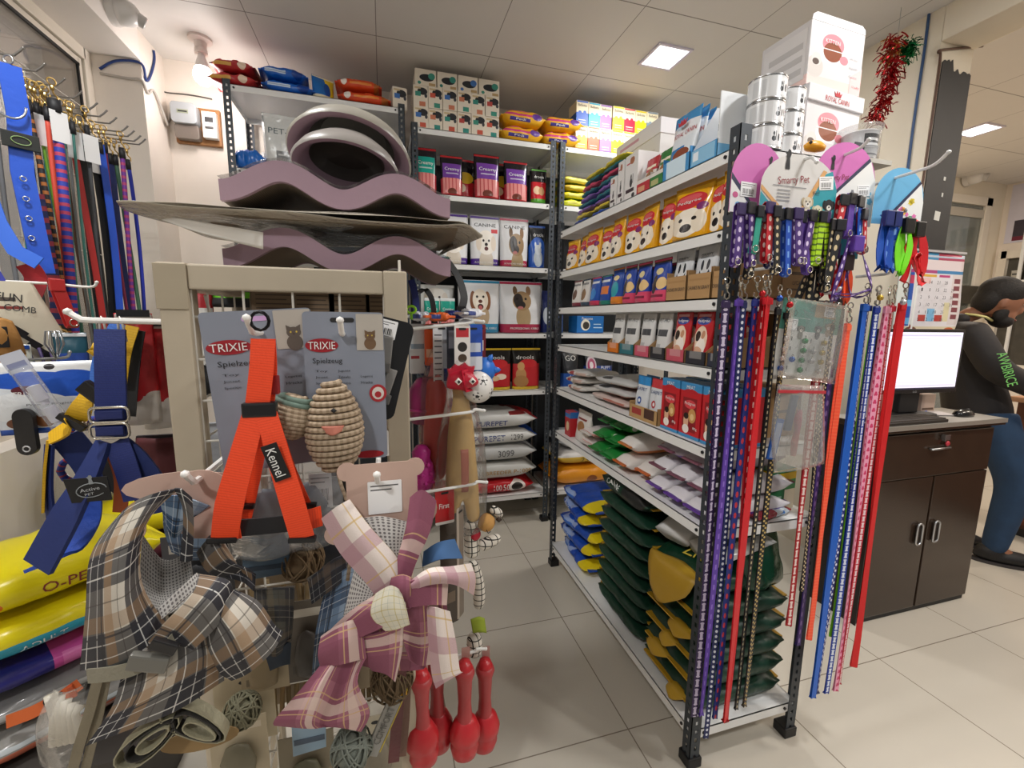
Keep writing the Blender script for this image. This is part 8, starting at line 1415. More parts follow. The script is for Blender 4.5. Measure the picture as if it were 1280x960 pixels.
# near packs on the left
hook('thin white wire hook crossing in front of the leashes',[(-0.8202,1.3,1.472),(-0.7449,1.3,1.47),(-0.6669,1.3,1.464),(-0.6518,1.3,1.476)],.003,mat('dcdad4',.35))
t=thing('comb_card','cream card with black pet combs and purple cords at the left edge','comb card',(-0.7963,1.28,1.471),.75); put('card',G().extrude([(-.10,-.0),(.03,0),(.10,-.20),(-.04,-.22)],-.001,.001).mesh('card',pmat('d8d0ba',[('r',.2,.8,.5,.84,'5a5248'),('r',.25,.72,.55,.75,'8a3a34')],.5),planar='all'),t); lettering(t,'FUN',-.01,-.035,.04,.018,DK,y=-.0015,rot=-.15); lettering(t,'COMB',.005,-.06,.05,.014,DK,y=-.0015,rot=-.15)
for k in range(4): put('black_comb',G().box(-.028,.028,-.006,-.002,-.004,.004).mesh('black_comb',mat('1a1a1e',.4),bevel=.001),t,(-.01+.02*k,0,-.10-.028*k),(0,.75,0))
for k in range(7): put('purple_cord',G().tube([(-.03+.018*k,-.006,-.15),(-.02+.016*k,-.016,-.19),(.0+.012*k,-.01,-.215),(.03+.004*k,-.012,-.20)],.003,6).mesh('purple_cord',mat(['3a2a5a','4a3a6a','2a2240'][k%3],.6),smooth=True),t)
collar('coral red collar looped over the thin white hook',-0.7262,1.29,1.474,.10,mat('c83030',.45),.022,None,.9,'b02a2a',.02)
t=thing('harness_pack','tan harness pack at the left edge of the picture','harness',(-0.7812,1.2,1.356),.6); t.scale=(.55,.55,.55); put('strap',G().sheet([[(-.05,0,.06),(0,-.02,.065),(.035,0,.05)],[(-.05,-.02,0),(0,-.04,0),(.05,-.01,-.01)],[(-.05,0,-.07),(0,-.02,-.08),(.06,0,-.08)]],.006,4).mesh('strap',mat('a8783c',.6,bump=.2),smooth=True),t); put('badge',G().box(-.012,.02,-.036,-.03,-.05,.03).mesh('badge',mat('141416',.5),bevel=.003),t); put('ribbed_card',G().box(-.05,.06,-.004,-.002,-.12,-.08).mesh('ribbed_card',mat('c8a878',.6)),t)
for i,(px,py,c,l) in enumerate(((32,445,'8a5a2c','tan cord bundle under the cream comb card'),(52,440,'4a2438','plum cord bundle under the cream comb card'),(80,430,'7a5a1c','ochre cord loop behind the coral collar'))):
    c3=[(-0.8325,1.34,1.309),(-0.8131,1.36,1.315),(-0.7857,1.4,1.334)][i]; t=thing('cord_bundle',l,'cord bundle',c3)
    for k in range(5): put('cord_loop',G().tube([(.016*math.cos(a*.5236)*(1+.1*k),.012*math.sin(a*.5236+k),-.01*k+.038*math.sin(a*.5236)) for a in range(12)],.0042,6,closed=True).mesh('cord_loop',mat(c,.6,var=.2),smooth=True),t,(-.02+.01*k,0,0))
t=thing('wire_brush','small whisk of silver wire loops above the blue pack','wire whisk',(-0.7028,1.22,1.334)); 
for k in range(4): put('wire_loop',G().tube([(.0,0,-.035),(-.016*math.cos(k*.8),.016*math.sin(k*.8),.0),(-.012*math.cos(k*.8),.012*math.sin(k*.8),.028),(.012*math.cos(k*.8),-.012*math.sin(k*.8),.028),(.016*math.cos(k*.8),-.016*math.sin(k*.8),.0),(0,0,-.035)],.0014,6).mesh('wire_loop',STEEL,smooth=True),t)
hook('silver wire hook carrying the blue and white treat pack',[(-0.7879,1.22,1.296),(-0.732,1.22,1.301),(-0.6861,1.22,1.304),(-0.6775,1.22,1.316)],.003,STEEL)
t=thing('treat_pack','blue and white treat pack with biscuits printed on it, hanging at the left','treat pack',(-0.7068,1.2,1.297),.30); 
put('pack',G().sheet([[(-.085,0,.0),(0,-.008,.0),(.085,0,.0)],[(-.085,-.006,-.08),(0,-.022,-.08),(.085,-.006,-.08)],[(-.085,0,-.155),(0,-.008,-.155),(.085,0,-.155)]],.006,5).mesh('pack',pmat('d4dae0',[('r',-9,.0,9,.08,'1c50b0'),('e',.72,.62,.34,.26,'1c50b4'),('e',.35,.75,.45,.12,'1c50b4'),('e',.30,.38,.42,.22,'dfe3e6'),('e',.66,.42,.2,.09,'d4dae0'),('e',.28,.22,.1,.08,'7a4a2c'),('e',.42,.17,.09,.08,'8a5a38'),('e',.16,.16,.09,.07,'6a3f26'),('e',.30,.62,.14,.06,'5a1f2a'),('r',-9,.88,9,9,'e0e2e2'),('e',.52,.93,.05,.04,'2a2426')],.3,bump=.25),smooth=True,planar='all'),t); lettering(t,'TRIXIE',-.035,-.066,.04,.010,WHITE,y=-.024); lettering(t,'Premio Ringies',.0,-.09,.07,.006,INK,y=-.026)
pouch('treat_pack','green and white treat pack at the left edge beside the blue one','treat pack',(-0.8253,1.24,1.139),.3,.12,.19,.03,pmat('d8dcd2',[('r',-9,.3,9,.62,'6a9a3a'),('e',.3,.5,.2,.1,'b0d088'),('e',.4,.15,.3,.12,'7a4a34'),('r',-9,-9,9,.05,'1c50b0')],.3,bump=.25),None,1)
t=thing('roller_pack','clear slanting tube pack with white rollers in front of the blue pack','roller pack',(-0.6866,1.1,1.277),.2,None,0,-.38); put('clear_tube',G().lathe([(.016,.02),(.017,0),(.017,-.17),(.014,-.185)],16).mesh('clear_tube',film(.14,'d4dcec',.1,.4,30),smooth=True),t)
for k in range(3): put('roller',G().lathe([(0,0),(.011,-.002),(.011,-.034),(.007,-.036),(.007,-.044),(0,-.044)],14,(0,0,-.02-.048*k)).mesh('roller',mat('dcdce4',.35),smooth=40),t)
put('header',G().box(-.018,.018,-.002,.002,.01,.05).mesh('header',pmat('c8ccd8',[('r',.1,.2,.9,.5,'8a90b0')],.4),planar='all'),t)
t=thing('brush_handle','black rounded brush handle hanging under the blue pack','brush',(-0.7369,1.16,1.151)); put('handle',G().extrude(rrect(.034,.10,.016,6,0,0),-.006,.006).mesh('handle',mat('131315',.35),bevel=.003),t); put('hang_hole',G().tube([(.006*math.cos(a*.6283),-.0065,-.036+.006*math.sin(a*.6283)) for a in range(10)],.0015,5,closed=True).mesh('hang_hole',mat('b9b9b9',.4)),t)
pouch('treat_pack','dark teal packet behind the blue and white treat pack','treat pack',(-0.7175,1.3,1.194),.3,.06,.16,.03,pmat('1c4a5a',[('r',-9,-9,9,.5,'dfe3e6'),('e',.6,.25,.2,.1,'5a6a7a'),('r',-9,.5,9,.7,'2a4a9a')],.3),None,2)
# ---------------------------------------------------------------- bags on a low plinth at the left bottom
struct('plinth',G().box(-1.25,-.66,1.22,2.3,0,.26).mesh('plinth',mat('3a3632',.6))).name='trim_4'
YB_=mat('d8cc14',.3,bump=.35,scale=12,var=.04)
def fb(lab,x,y,z,L,W,T,m,rz,seed,texts=(),cat='dog food bag',name='dog_food_bag',wr=.008): return sack(name,lab,cat,(x,y,z),rz,L,W,T,m,None,seed,texts,wr=wr)
fb('clear plastic bag of coral printed packs at the bottom of the left pile',-.93,1.50,.262,.46,.36,.085,pmat('8c8a86',[('r',-9,-9,9,.5,'b8664e'),('r',.1,.55,.9,.7,'b9c0c4'),('q',.3,.1,.6,.4,'d8c8c0')],.2,bump=.6,scale=12),.75,1)
fb('grey clear plastic bag second from the bottom of the left pile',-.935,1.52,.35,.45,.36,.08,pmat('7d7d7c',[('r',.1,.4,.9,.6,'a8a8a6'),('r',.55,.2,.75,.8,'4a4e50')],.15,bump=.7,scale=12),.70,2)
fb('pink and navy food bag in the middle of the left pile',-.94,1.52,.433,.44,.36,.085,pmat('b8488e',[('r',-9,-9,.36,9,'22206a'),('q',.4,.3,.6,.7,'d880b4')],.3,bump=.4,scale=14),.72,3)
fb('yellow food bag with a cyan strip in the left pile',-.94,1.51,.521,.44,.36,.11,pmat('d8c814',[('r',.12,.12,.55,.5,'2a9ab4'),('e',.12,.32,.06,.19,'2a9ab4')],.3,bump=.4,scale=14),.74,1,(('ADULT',-.16,.30,.2,.16,WHITE),))
fb('bright yellow food bag with dark red lettering on the left pile',-.945,1.52,.635,.43,.34,.12,pmat('dccc10',[('e',.1,.3,.09,.2,'d8641c')],.3,bump=.4,scale=14),.76,2,(('O-PET',-.02,.42,.26,.24,mat('7a1f1c',.5)),))
fb('large yellow food bag behind, under the blue harness',-.87,2.02,.575,.52,.36,.13,pmat('dccc10',[('e',.15,.6,.08,.12,'2a2a1c')],.3,bump=.4,scale=12),.25,0,(('P',.2,.35,.04,.22,INK),))
fb('crumpled olive yellow bag under the large yellow bag',-.87,2.04,.457,.50,.36,.115,pmat('a89c2c',[('r',.4,-9,.7,9,'5a2a34')],.3,bump=.7,scale=14),.3,3)
fb('dark bag at the foot of the pile behind',-.88,2.05,.268,.48,.36,.185,mat('1f1f20',.5,bump=.5,scale=12),.2,2)
t=thing('bed_roll','dark green and charcoal rolled mat in clear film on the yellow bag','rolled mat',(-.93,2.06,.712),.25); put('roll',G().lathe([(0,-.20),(.06,-.20),(.07,-.18),(.07,.18),(.06,.20),(0,.20)],24).xf(Matrix.Translation((0,0,.072))@Matrix.Rotation(math.pi/2,4,'Y')).mesh('roll',pmat('2c2e2c',[('r',-9,-9,9,.40,'3e4618'),('r',-9,.40,9,.43,'6a6c60')],.3),smooth=40,planar='all'),t); put('clear_film',G().sheet([[(-.26,-.10,.0),(-.1,-.10,.0),(.1,-.10,.0),(.24,-.10,.0)],[(-.25,-.07,.12),(-.1,-.06,.148),(.1,-.06,.15),(.24,-.05,.15)],[(-.24,.07,.17),(-.1,.06,.158),(.1,.06,.17),(.26,.06,.20)],[(-.24,.14,.06),(-.1,.12,.05),(.1,.12,.08),(.24,.14,.1)]],.0006,4).mesh('clear_film',film(.08,'d8d8d0',.08,.4,18),smooth=True),t)
t=thing('dog_collar','orange webbing collar with black buckle lying below the left pile','collar',(-0.8645,1.3,0.3902),.4); put('strap',G().ribbon([(-.075,0,0),(-.03,-.01,.006),(.02,-.01,.016),(.06,0,.03)],(.1,.4,.9),.030,.004).mesh('strap',mat('c05a24',.5,bump=.2),smooth=40),t); put('buckle',G().box(-.018,.018,-.018,-.006,-.016,.016).mesh('buckle',mat('17171a',.35),bevel=.003),t,(.012,0,.014),(0,-.2,0)); put('slider',G().box(-.006,.006,-.016,-.005,-.018,.018).mesh('slider',mat('b8502a',.4),bevel=.002),t,(.045,0,.024),(0,-.2,0))
t=thing('clear_pack','crumpled clear bag of white chews at the left foot of the stand','clear pack',(-0.5925,0.92,0.6667)); put('clear_bag',G().sheet([[(-.01,0,.05),(.02,-.02,.055),(.04,0,.05)],[(-.03,-.02,.0),(0,-.04,.0),(.04,-.02,.01)],[(-.04,-.01,-.09),(0,-.03,-.10),(.03,-.02,-.09)]],.0006,5).mesh('clear_bag',film(.10,'d8d4cc',.1,.4,26,.5),smooth=True),t)
for k in range(5): put('white_chew',G().tube([(-.015+.010*k,0,.04-.008*k),(-.01+.008*k,-.01,.0),(-.02+.010*k,0,-.06)],[.010,.006,.010],8).mesh('white_chew',mat('d0cabc',.6),smooth=True),t)

# ---------------------------------------------------------------- desk corner on the right
t=thing('cash_cabinet','dark brown glossy cabinet with drawer and two doors under the computer','cabinet',(2.08,1.335,0))
W_,D_,H_=.765,.235,.955; BR=mat('35281f',.25,bump=.04,scale=6,var=.25); BRD=mat('1c1410',.3)
put('body',G().box(0,W_,.016,D_,.0,H_-.03).mesh('body',BRD,bevel=.002),t); put('side_panel',G().box(-.004,.0,.0,D_,.0,H_-.03).mesh('side_panel',BRD),t)
put('worktop',G().box(-.012,W_+.03,-.02,D_+.008,H_-.03,H_).mesh('worktop',BR,bevel=.003),t); put('metal_edge',G().box(-.014,W_+.032,-.024,-.02,H_-.018,H_+.002).mesh('metal_edge',mat('b9b4aa',.3,.6)),t)
put('top_sheet',G().box(-.01,W_+.028,-.018,D_+.006,H_,H_+.002).mesh('top_sheet',mat('b5b0a8',.3)),t)
d=put('drawer',G().box(.012,W_-.012,-.002,.016,.70,H_-.045).mesh('drawer',BR,bevel=.003),t); put('drawer_pull',G().tube([(.31,-.004,.835),(.31,-.016,.835),(.43,-.016,.835),(.43,-.004,.835)],.005,8).mesh('drawer_pull',STEEL,smooth=True),d); put('lock',G().lathe([(.012,0),(.012,.006),(0,.008)],16).xf(Matrix.Translation((.39,-.002,.885))@Matrix.Rotation(math.pi/2,4,'X')).mesh('lock',STEEL,smooth=True),d); put('key',G().box(.375,.385,-.022,-.008,.87,.90).box(.40,.425,-.014,-.010,.872,.896).mesh('key',STEEL,bevel=.001),d); put('red_key_tag',G().lathe([(0,-.014),(.012,-.006),(.014,.002),(.006,.012),(0,.013)],12,(.41,-.014,.855),1,.5).mesh('red_key_tag',mat('b02a3a',.4),smooth=True),d)
for i,(a,b,hx) in enumerate(((.012,.372,.315),(.384,W_-.012,.43))):
    d=put('door',G().box(a,b,-.002,.016,.03,.695).mesh('door',BR,bevel=.003),t); put('door_handle',G().tube([(hx+x,-.014,.42+z) for x,z in rrect(.036,.105,.017,5)],.0045,8,closed=True).mesh('door_handle',STEEL,smooth=True),d); put('handle_plate',G().extrude(rrect(.03,.095,.014,5,hx,.42),-.010,-.002).mesh('handle_plate',mat('241a14',.35),bevel=.002),d)
put('kick_plate',G().box(.01,W_-.01,.01,.02,0,.03).mesh('kick_plate',BLACK),t)
t=thing('computer_monitor','black computer monitor showing a pale spreadsheet on the cabinet','monitor',(2.42,1.455,H_+.003),-.06)
put('bezel',G().box(-.265,.265,-.015,.015,.115,.42).mesh('bezel',mat('121214',.35),bevel=.004),t,(0,0,0),(0,0,0)); SM=pmat('dcd8ea',[('r',.02,.93,.98,.96,'b9b6cc'),('r',.02,.88,.6,.895,'c2bfd2'),('r',.06,.80,.3,.81,'c2bfd2'),('r',.68,.76,.78,.775,'c6c3d4'),('r',.02,.06,.98,.075,'b9b6cc'),('r',.02,.12,.9,.13,'c6c3d4'),('r',.0,.0,.22,.03,'f2f2f6'),('r',.24,.0,1,.03,'2c2a3a')],.3)
nt=SM.node_tree; bs=nt.nodes['Principled BSDF']; src=bs.inputs['Base Color'].links[0].from_socket; nt.links.new(src,bs.inputs['Emission Color']); bs.inputs['Emission Strength'].default_value=.75
put('screen',G().box(-.25,.25,-.0165,-.0152,.135,.405).mesh('screen',SM,planar='all'),t); lettering(t,'LG',0,.124,.022,.009,mat('9a9a9c',.4),y=-.0155); put('neck',G().box(-.06,.06,.0,.03,.02,.16).mesh('neck',BLACK,bevel=.004),t); put('foot',G().extrude(ell(0,0,.15,.075,28),0,.016).xf(Matrix.Rotation(math.pi/2,4,'X')).mesh('foot',BLACK,bevel=.003),t,(0,0,.0))
t=thing('keyboard','black computer keyboard with silver edge at the front left of the cabinet top','keyboard',(2.28,1.375,H_+.003)); put('base',G().box(-.19,.19,-.055,.055,0,.014).mesh('base',mat('2a2622',.4),bevel=.003),t)
for r in range(4): put('key_row',G().box(-.182,.182,-.048+.026*r,-.028+.026*r,.014,.020).mesh('key_row',pmat('4a443e',[('r',.0,-9,.1,9,'24201c')],.4,(22,1)),planar='all'),t)
t=thing('computer_mouse','black computer mouse on the right of the cabinet top','mouse',(2.72,1.40,H_+.003)); put('shell',G().lathe([(.03,0),(.032,.01),(.026,.024),(.012,.032),(0,.033)],20,sx=1.9,sy=1).mesh('shell',mat('141416',.25),smooth=True),t); put('wheel',G().box(.02,.035,-.004,.004,.028,.034).mesh('wheel',mat('5a5a5c',.4),bevel=.001),t)
t=thing('paper_stack','loose papers and blue pen lying between keyboard and mouse','papers',(2.58,1.48,H_+.003)); put('sheet',G().box(-.10,.12,-.05,.06,0,.003).mesh('sheet',mat('cfc8c0',.6)),t,(0,0,0),(0,0,.2)); put('sheet',G().box(-.08,.08,-.06,.04,.003,.006).mesh('sheet',mat('b9b2b0',.6)),t,(.04,0,0),(0,0,-.3)); put('blue_pen',G().tube([(-.06,-.03,.010),(.03,.01,.010)],.004,8).mesh('blue_pen',mat('2a5ab0',.3)),t)
cable([(2.222,1.5,1.07),(2.221,1.5,1.193),(2.287,1.54,1.265),(2.309,1.56,1.36)],.004,BLACK,'black cable rising behind the monitor')
t=thing('label_box','small beige box behind the monitor foot','box',(2.66,1.545,H_+.003)); put('box',G().box(-.05,.05,-.03,.03,0,.09).mesh('box',mat('b8a294',.6),bevel=.002),t); put('dark_band',G().box(-.04,.04,-.031,-.030,.01,.02).mesh('dark_band',mat('5a4438',.5)),t)
# board with the calendar on the wall end
t=thing('notice_board','grey glass notice board with green edge on the black wall end behind the monitor','notice board',(2.62,1.577,1.34)); put('glass_sheet',G().box(-.20,.20,-.008,.0,0,.425).mesh('glass_sheet',pmat('a8a692',[('r',-.1,-9,.6,9,'8f948c'),('r',.9,-9,9,9,'b9ae7a'),('r',-9,.985,9,9,'5a8a74')],.2),planar='all'),t); put('knob',G().lathe([(.010,0),(.012,.008),(.008,.016),(0,.018)],14).xf(Matrix.Translation((-.07,-.008,.43))@Matrix.Rotation(math.pi/2,4,'X')).mesh('knob',mat('e6e2dc',.3),smooth=True),t); put('metal_clip',G().box(.16,.20,-.014,-.008,.38,.41).mesh('metal_clip',STEEL,bevel=.001),t)
CB=[('r',.0,.93,1,1,'b9c4d4'),('r',.06,.955,.5,.985,'2a8ab8'),('r',.5,.95,.92,.985,'a82a4a'),('r',.0,.90,1,.93,'3a86b0'),('r',.5,.90,1,.93,'a83a5a'),('r',.0,.78,1,.90,'e0d2d4'),('r',.0,.735,.5,.775,'a83a7a'),('r',.5,.735,1,.775,'3a80b4'),('r',.0,.08,.085,.735,'2a52a8'),('r',.0,.60,.085,.70,'c03a5a'),('r',.0,.32,.085,.40,'6ab0e0'),('r',.0,.10,.085,.18,'6ab0e0'),('r',.12,.69,.5,.72,'d8a83a'),('r',.55,.69,.75,.72,'b83a7a'),('r',.80,.10,.97,.735,'d8cfcf'),('r',.24,.14,.38,.22,'b83a34'),('r',.40,.14,.54,.30,'7ab8e0'),('r',.55,.14,.69,.22,'b83a34'),('r',.12,.62,.25,.68,'e0a8b0'),('r',.26,.61,.4,.68,'e8c0bc'),('r',.70,.14,.8,.38,'d8cfa8'),('r',.0,.0,1,.075,'d8cdb0'),('e',.14,.04,.1,.03,'6a3a2a'),('e',.86,.04,.09,.025,'c05a2a')]+[('r',.84,.62-.09*k,.95,.68-.09*k,'7a3a44') for k in range(6)]
t=thing('wall_calendar','large printed wall calendar hanging behind the monitor','calendar',(2.655,1.562,1.755)); g=G(); g.sheet([[(-.185,-.004,-.005),(0,-.002,.0),(.18,-.006,-.012)],[(-.19,-.010,-.14),(0,-.006,-.14),(.185,-.008,-.145)],[(-.195,-.012,-.30),(0,-.008,-.30),(.19,-.014,-.30)],[(-.19,-.008,-.395),(0,-.010,-.395),(.185,-.006,-.395)]],.001,5); put('printed_page',g.mesh('printed_page',pmat('dedbe0',CB,.4),planar='all',smooth=True),t); put('top_strip',G().box(-.188,.183,-.012,-.002,-.004,.006).mesh('top_strip',mat('c8c8cc',.3,.4)),t)
nums=[['7','14','21','28'],['1','8','15','22','29'],['2','9','16','23','30'],['3','10','17','24','31'],['4','11','18','25'],['5','12','19','26'],['6','13','20','27']]
for r in range(6):
    for c,s in enumerate(nums[r]): lettering(t,s,-.118+.055*c,-.15-.036*r,.022 if len(s)>1 else .011,.016,mat('2a2a34',.5),y=-.020,key='cal')
t=thing('paper_sheet','pale sheet with a green leaf print behind the red leashes beside the monitor','paper',(2.46,1.56,1.36),-.15); put('sheet',G().box(-.05,.05,-.002,.002,0,.34).mesh('sheet',pmat('d8dcd6',[('e',.5,.22,.4,.14,'4a8a3a'),('e',.5,.08,.5,.08,'8a3a2c')],.4),planar='all'),t); put('white_frame',G().box(.05,.06,-.003,.003,0,.36).mesh('white_frame',WHITE),t)
# ---------------------------------------------------------------- far counter and what stands on it
t=thing('shop_counter','brown counter with pale top behind the person at the right edge','counter',(4.02,1.80,0),-math.pi/2); put('front_panel',G().box(0,2.1,0,.02,.09,.90).mesh('front_panel',mat('5a2a18',.3,var=.15),bevel=.003),t); put('body',G().box(.01,2.1,.02,.55,.06,.90).mesh('body',mat('4a2416',.4)),t); put('plinth',G().box(.02,2.1,.04,.5,0,.09).mesh('plinth',BLACK),t); put('top',G().box(-.03,2.12,-.03,.57,.90,.935).mesh('top',mat('b58a6c',.35),bevel=.004),t)
for i,(x,z,w_,h_,c,l) in enumerate(((4.25,.937,.18,.012,'d8d4cc','white paper sheets on the counter edge'),(4.55,.937,.14,.14,'5a6a9a','blue box on the counter'),(4.78,.937,.10,.20,'8a4a34','rust brown box on the counter'))):
    t=thing('counter_box',l,'box' if i else 'papers',(4.3,(1.62,1.25,1.0)[i],z)); put('box',G().box(-w_/2,w_/2,-.09,.09,0,h_).mesh('box',pmat(c,[('r',.1,.6,.9,.8,'e6e0d8')],.5),bevel=.001,planar=True),t); put('flap',G().box(-w_/2+.004,w_/2-.004,-.08,.08,h_,h_+.001).mesh('flap',WHITE),t)
R=random.Random(6)
for i in range(5):
    t=thing('display_item','small pale carton in the far display window, %s from the left'%ORD[i],'carton',(6.19,2.95-.10*i,1.86+.0*i),-math.pi/2); put('box',G().box(-.03,.03,-.025,.025,0,.09+.03*(i%2)).mesh('box',pmat(['b9b4a8','8a8a84','c8c0ae','7a7a74','a8a49a'][i],[('r',.1,.5,.9,.7,'4a4a48')],.5),bevel=.001,planar=True),t); put('lid',G().box(-.031,.031,-.026,.026,.085,.09).mesh('lid',mat('d8d4cc',.5)),t)
t=thing('display_shelf','pale shelf rail standing in front of the far display window','shelf',(6.12,2.9,0)); put('upright',G().box(-.012,.012,-.012,.012,0,2.5).mesh('upright',WHITE,bevel=.002),t); put('shelf_board',G().box(-.01,.10,-.55,.12,1.83,1.85).mesh('shelf_board',WHITE,bevel=.002),t); put('foot',G().box(-.05,.05,-.05,.05,0,.02).mesh('foot',WHITE,bevel=.002),t)
# ---------------------------------------------------------------- the person at the counter
def union(parts,vox,name,m,sm=6):
    g=G()
    for p in parts: asg(p,g) if not isinstance(p,G) else g.add(p.v,p.f)
    me=g.mesh('u',m); o=bpy.data.objects.new('u',me); COL.objects.link(o); r=o.modifiers.new('r','REMESH'); r.mode='VOXEL'; r.voxel_size=vox
    s=o.modifiers.new('s','SMOOTH'); s.factor=.5; s.iterations=sm
    dg=bpy.context.evaluated_depsgraph_get(); me2=bpy.data.meshes.new_from_object(o.evaluated_get(dg)); bpy.data.objects.remove(o); me2.name=name
    for p in me2.polygons: p.use_smooth=True
    if not me2.materials: me2.materials.append(m)
    return me2
def ball(c,rx,ry,rz,n=18,M=None):
    g=G().lathe([(math.sin(math.pi*k/n),-math.cos(math.pi*k/n)) for k in range(n+1)],24); g.xf(Matrix.Diagonal((rx,ry,rz,1)))
    if M: g.xf(M)
    return g.xf(Matrix.Translation(c))
t=thing('person','person in black hooded jacket and blue jeans leaning over the far counter','person',(3.44,1.66,0),-.75); o3=Vector((3.44,1.66,0))
N=lambda *q:[tuple(Vector(p[:3])-o3)+tuple(p[3:]) for p in q]
SK=mat('8a5c44',.55,var=.08); 
hc=Vector((3.40,1.635,1.53))-o3; HM=Matrix.Rotation(math.radians(22),4,'Y')
HP=lambda x,y,z: tuple(hc+(HM@Vector((x,y,z))))
head=[ball(HP(0,0,.015),.098,.077,.108,18,HM),ball(HP(.045,0,-.06),.055,.055,.062,18,HM),ball(HP(.098,0,-.012),.020,.015,.026,12,HM),ball(HP(.088,0,-.072),.020,.028,.018,12,HM),ball(HP(-.005,-.076,-.01),.018,.010,.030,12,HM),ball(HP(-.005,.076,-.01),.018,.010,.030,12,HM),ball(HP(.075,0,.03),.03,.055,.018,12,HM)]
def hand(w,d,side):
    """palm, four unequal bent fingers and a thumb, at wrist w reaching along d"""
    d=Vector(d).normalized(); s=d.cross(Vector((0,0,1))).normalized()*side; u=Vector((0,0,1)); L=[]
    pn=[tuple(w)+(.020,.016),tuple(w+d*.04)+(.026,.015),tuple(w+d*.085)+(.030,.013)]; L.append(skin(pn,[(0,1),(1,2)],1))
    for k,(off,ln) in enumerate(((.026,.062),(.009,.072),(-.008,.066),(-.024,.052))):
        a=w+d*.075+s*off; L.append(skin([tuple(a)+(.0095,),tuple(a+d*ln*.45+u*.004)+(.009,),tuple(a+d*ln*.8-u*.012)+(.008,),tuple(a+d*ln*.98-u*.028)+(.007,)],[(0,1),(1,2),(2,3)],1))
    a=w+d*.03+s*.022; L.append(skin([tuple(a)+(.012,),tuple(a+d*.025+s*.022-u*.004)+(.010,),tuple(a+d*.058+s*.028-u*.012)+(.008,)],[(0,1),(1,2)],1)); return L
wr=Vector((3.93,1.62,1.0))-o3; wl=Vector((3.95,1.84,1.0))-o3
torso=skin(N((3.40,1.66,.93,.07,.07),(3.34,1.66,1.08,.10,.09),(3.27,1.66,1.25,.11,.09),(3.24,1.66,1.37,.08,.08),(3.27,1.65,1.44,.06,.06),(3.33,1.63,1.49,.055,.055),(3.25,1.49,1.37,.062),(3.36,1.45,1.16,.052),(3.62,1.52,1.03,.045),(3.92,1.62,1.0,.030),(3.26,1.83,1.37,.062),(3.40,1.88,1.16,.052),(3.66,1.88,1.04,.045),(3.94,1.84,1.0,.030),(3.44,1.59,.84,.06),(3.57,1.57,.50,.055),(3.52,1.57,.09,.038),(3.40,1.75,.84,.06),(3.42,1.78,.48,.055),(3.34,1.78,.09,.038),(3.62,1.57,.05,.036),(3.44,1.78,.05,.036)),
  [(0,1),(1,2),(2,3),(3,4),(4,5),(3,6),(6,7),(7,8),(8,9),(3,10),(10,11),(11,12),(12,13),(0,14),(14,15),(15,16),(0,17),(17,18),(18,19),(16,20),(19,21)])
body=put('body',union([torso]+head+hand(wr,(1,.15,-.12),-1)+hand(wl,(1,-.1,-.12),1),.0075,'body',SK,3),t)
jk=skin(N((3.41,1.66,.76,.15,.17),(3.39,1.66,.90,.15,.17),(3.335,1.66,1.08,.14,.15),(3.27,1.66,1.25,.15,.155),(3.24,1.66,1.37,.115,.125),(3.255,1.655,1.42,.075,.085),(3.25,1.475,1.37,.085),(3.355,1.435,1.15,.074),(3.62,1.51,1.03,.062),(3.88,1.61,1.0,.046),(3.26,1.845,1.37,.085),(3.40,1.89,1.15,.074),(3.66,1.885,1.04,.062),(3.90,1.84,1.0,.046)),[(0,1),(1,2),(2,3),(3,4),(4,5),(4,6),(6,7),(7,8),(8,9),(4,10),(10,11),(11,12),(12,13)])
JM=mat('1b1718',.7,bump=.35,scale=14,var=.1); j=put('jacket',union([jk],.012,'jacket',JM,4),t)
put('hood',union([skin(N((3.20,1.59,1.435,.042),(3.155,1.66,1.42,.05),(3.20,1.73,1.435,.042),(3.27,1.75,1.43,.022),(3.27,1.57,1.43,.022)),[(0,1),(1,2),(2,3),(0,4)])],.01,'hood',JM,3),j)
put('collar_trim',G().tube([tuple(Vector(p)-o3) for p in ((3.25,1.605,1.462),(3.29,1.59,1.457),(3.335,1.585,1.445),(3.37,1.60,1.425))],.007,8).mesh('collar_trim',mat('d8cf8a',.6),smooth=True),j)
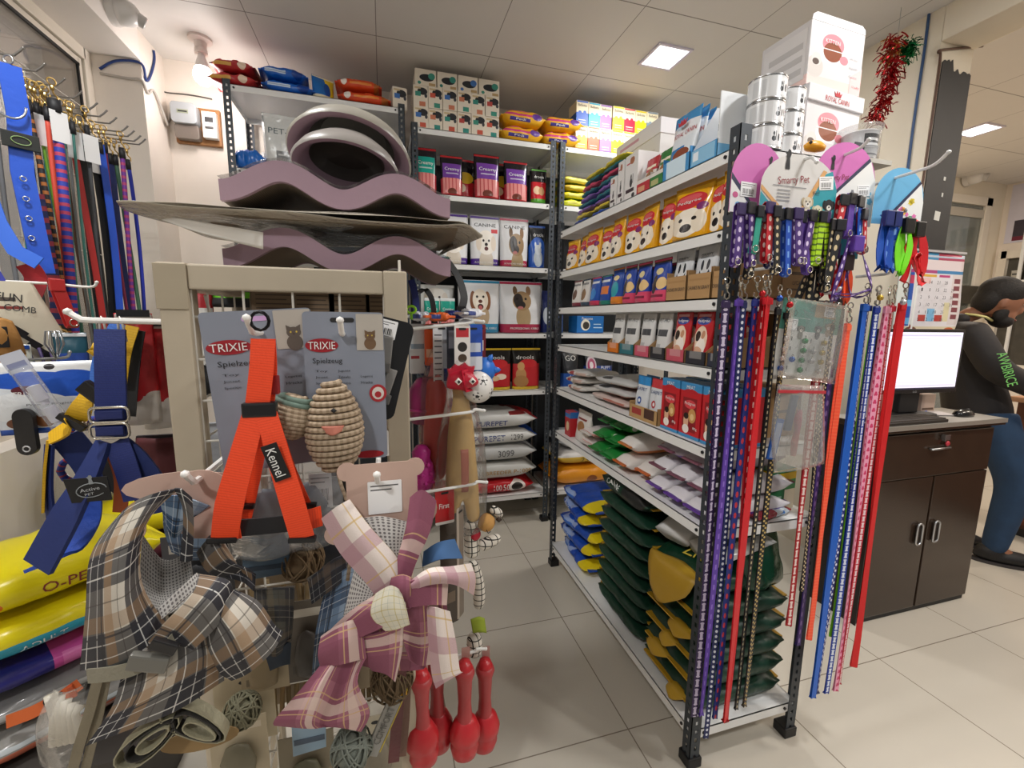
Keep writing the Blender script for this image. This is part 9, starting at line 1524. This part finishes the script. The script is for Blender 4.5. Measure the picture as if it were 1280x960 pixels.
lt=lettering(j,'AWBIRICE',0,0,.19,.045,mat('7ac86a',.6),name='sleeve_lettering'); lt.rotation_euler=(0,math.radians(68),math.radians(10)); lt.location=tuple(Vector((3.365,1.352,1.17))-o3)
jn=skin(N((3.40,1.66,.99,.125,.13),(3.44,1.58,.84,.115),(3.575,1.57,.50,.088),(3.525,1.57,.05,.058),(3.40,1.76,.84,.115),(3.425,1.78,.48,.088),(3.345,1.78,.05,.058)),[(0,1),(1,2),(2,3),(0,4),(4,5),(5,6)]); put('jeans',union([jn],.012,'jeans',mat('1f3a58',.8,bump=.2,scale=60,var=.3),4),t)
for y,x in ((1.57,3.55),(1.78,3.38)): s=put('shoe',union([ball(Vector((x+.04,y,.045))-o3,.155,.05,.042),ball(Vector((x-.03,y,.065))-o3,.07,.048,.05)],.008,'shoe',mat('151314',.6),3),t); put('sole',G().extrude(ell(0,0,.158,.052,24),0,.014).xf(Matrix.Translation(tuple(Vector((x+.04,y,.001))-o3))@Matrix.Rotation(math.pi/2,4,'X')).mesh('sole',mat('3a3636',.7)),s)
HR=mat('15110f',.75,bump=.6,scale=90)
put('hair',union([ball(HP(-.018,0,.05),.104,.088,.092,18,HM),ball(HP(-.055,0,-.005),.062,.082,.085,18,HM),ball(HP(.045,0,.088),.058,.07,.036,14,HM)],.008,'hair',HR,2),t)
put('beard',union([ball(HP(.052,0,-.088),.056,.060,.044,16,HM),ball(HP(.02,-.048,-.062),.032,.022,.045,12,HM),ball(HP(.02,.048,-.062),.032,.022,.045,12,HM),ball(HP(.092,0,-.052),.014,.030,.009,10,HM)],.006,'beard',HR,2),t)
for e in (-1,1): put('eyebrow',ball(HP(.086,e*.034,.040),.010,.022,.005,10,HM).mesh('eyebrow',HR,smooth=True),t); put('eye',ball(HP(.082,e*.033,.020),.010,.014,.007,10,HM).mesh('eye',mat('d8d0c8',.3),smooth=True),t)
put('lips',ball(HP(.104,0,-.068),.008,.022,.007,10,HM).mesh('lips',mat('7a4238',.5),smooth=True),t)
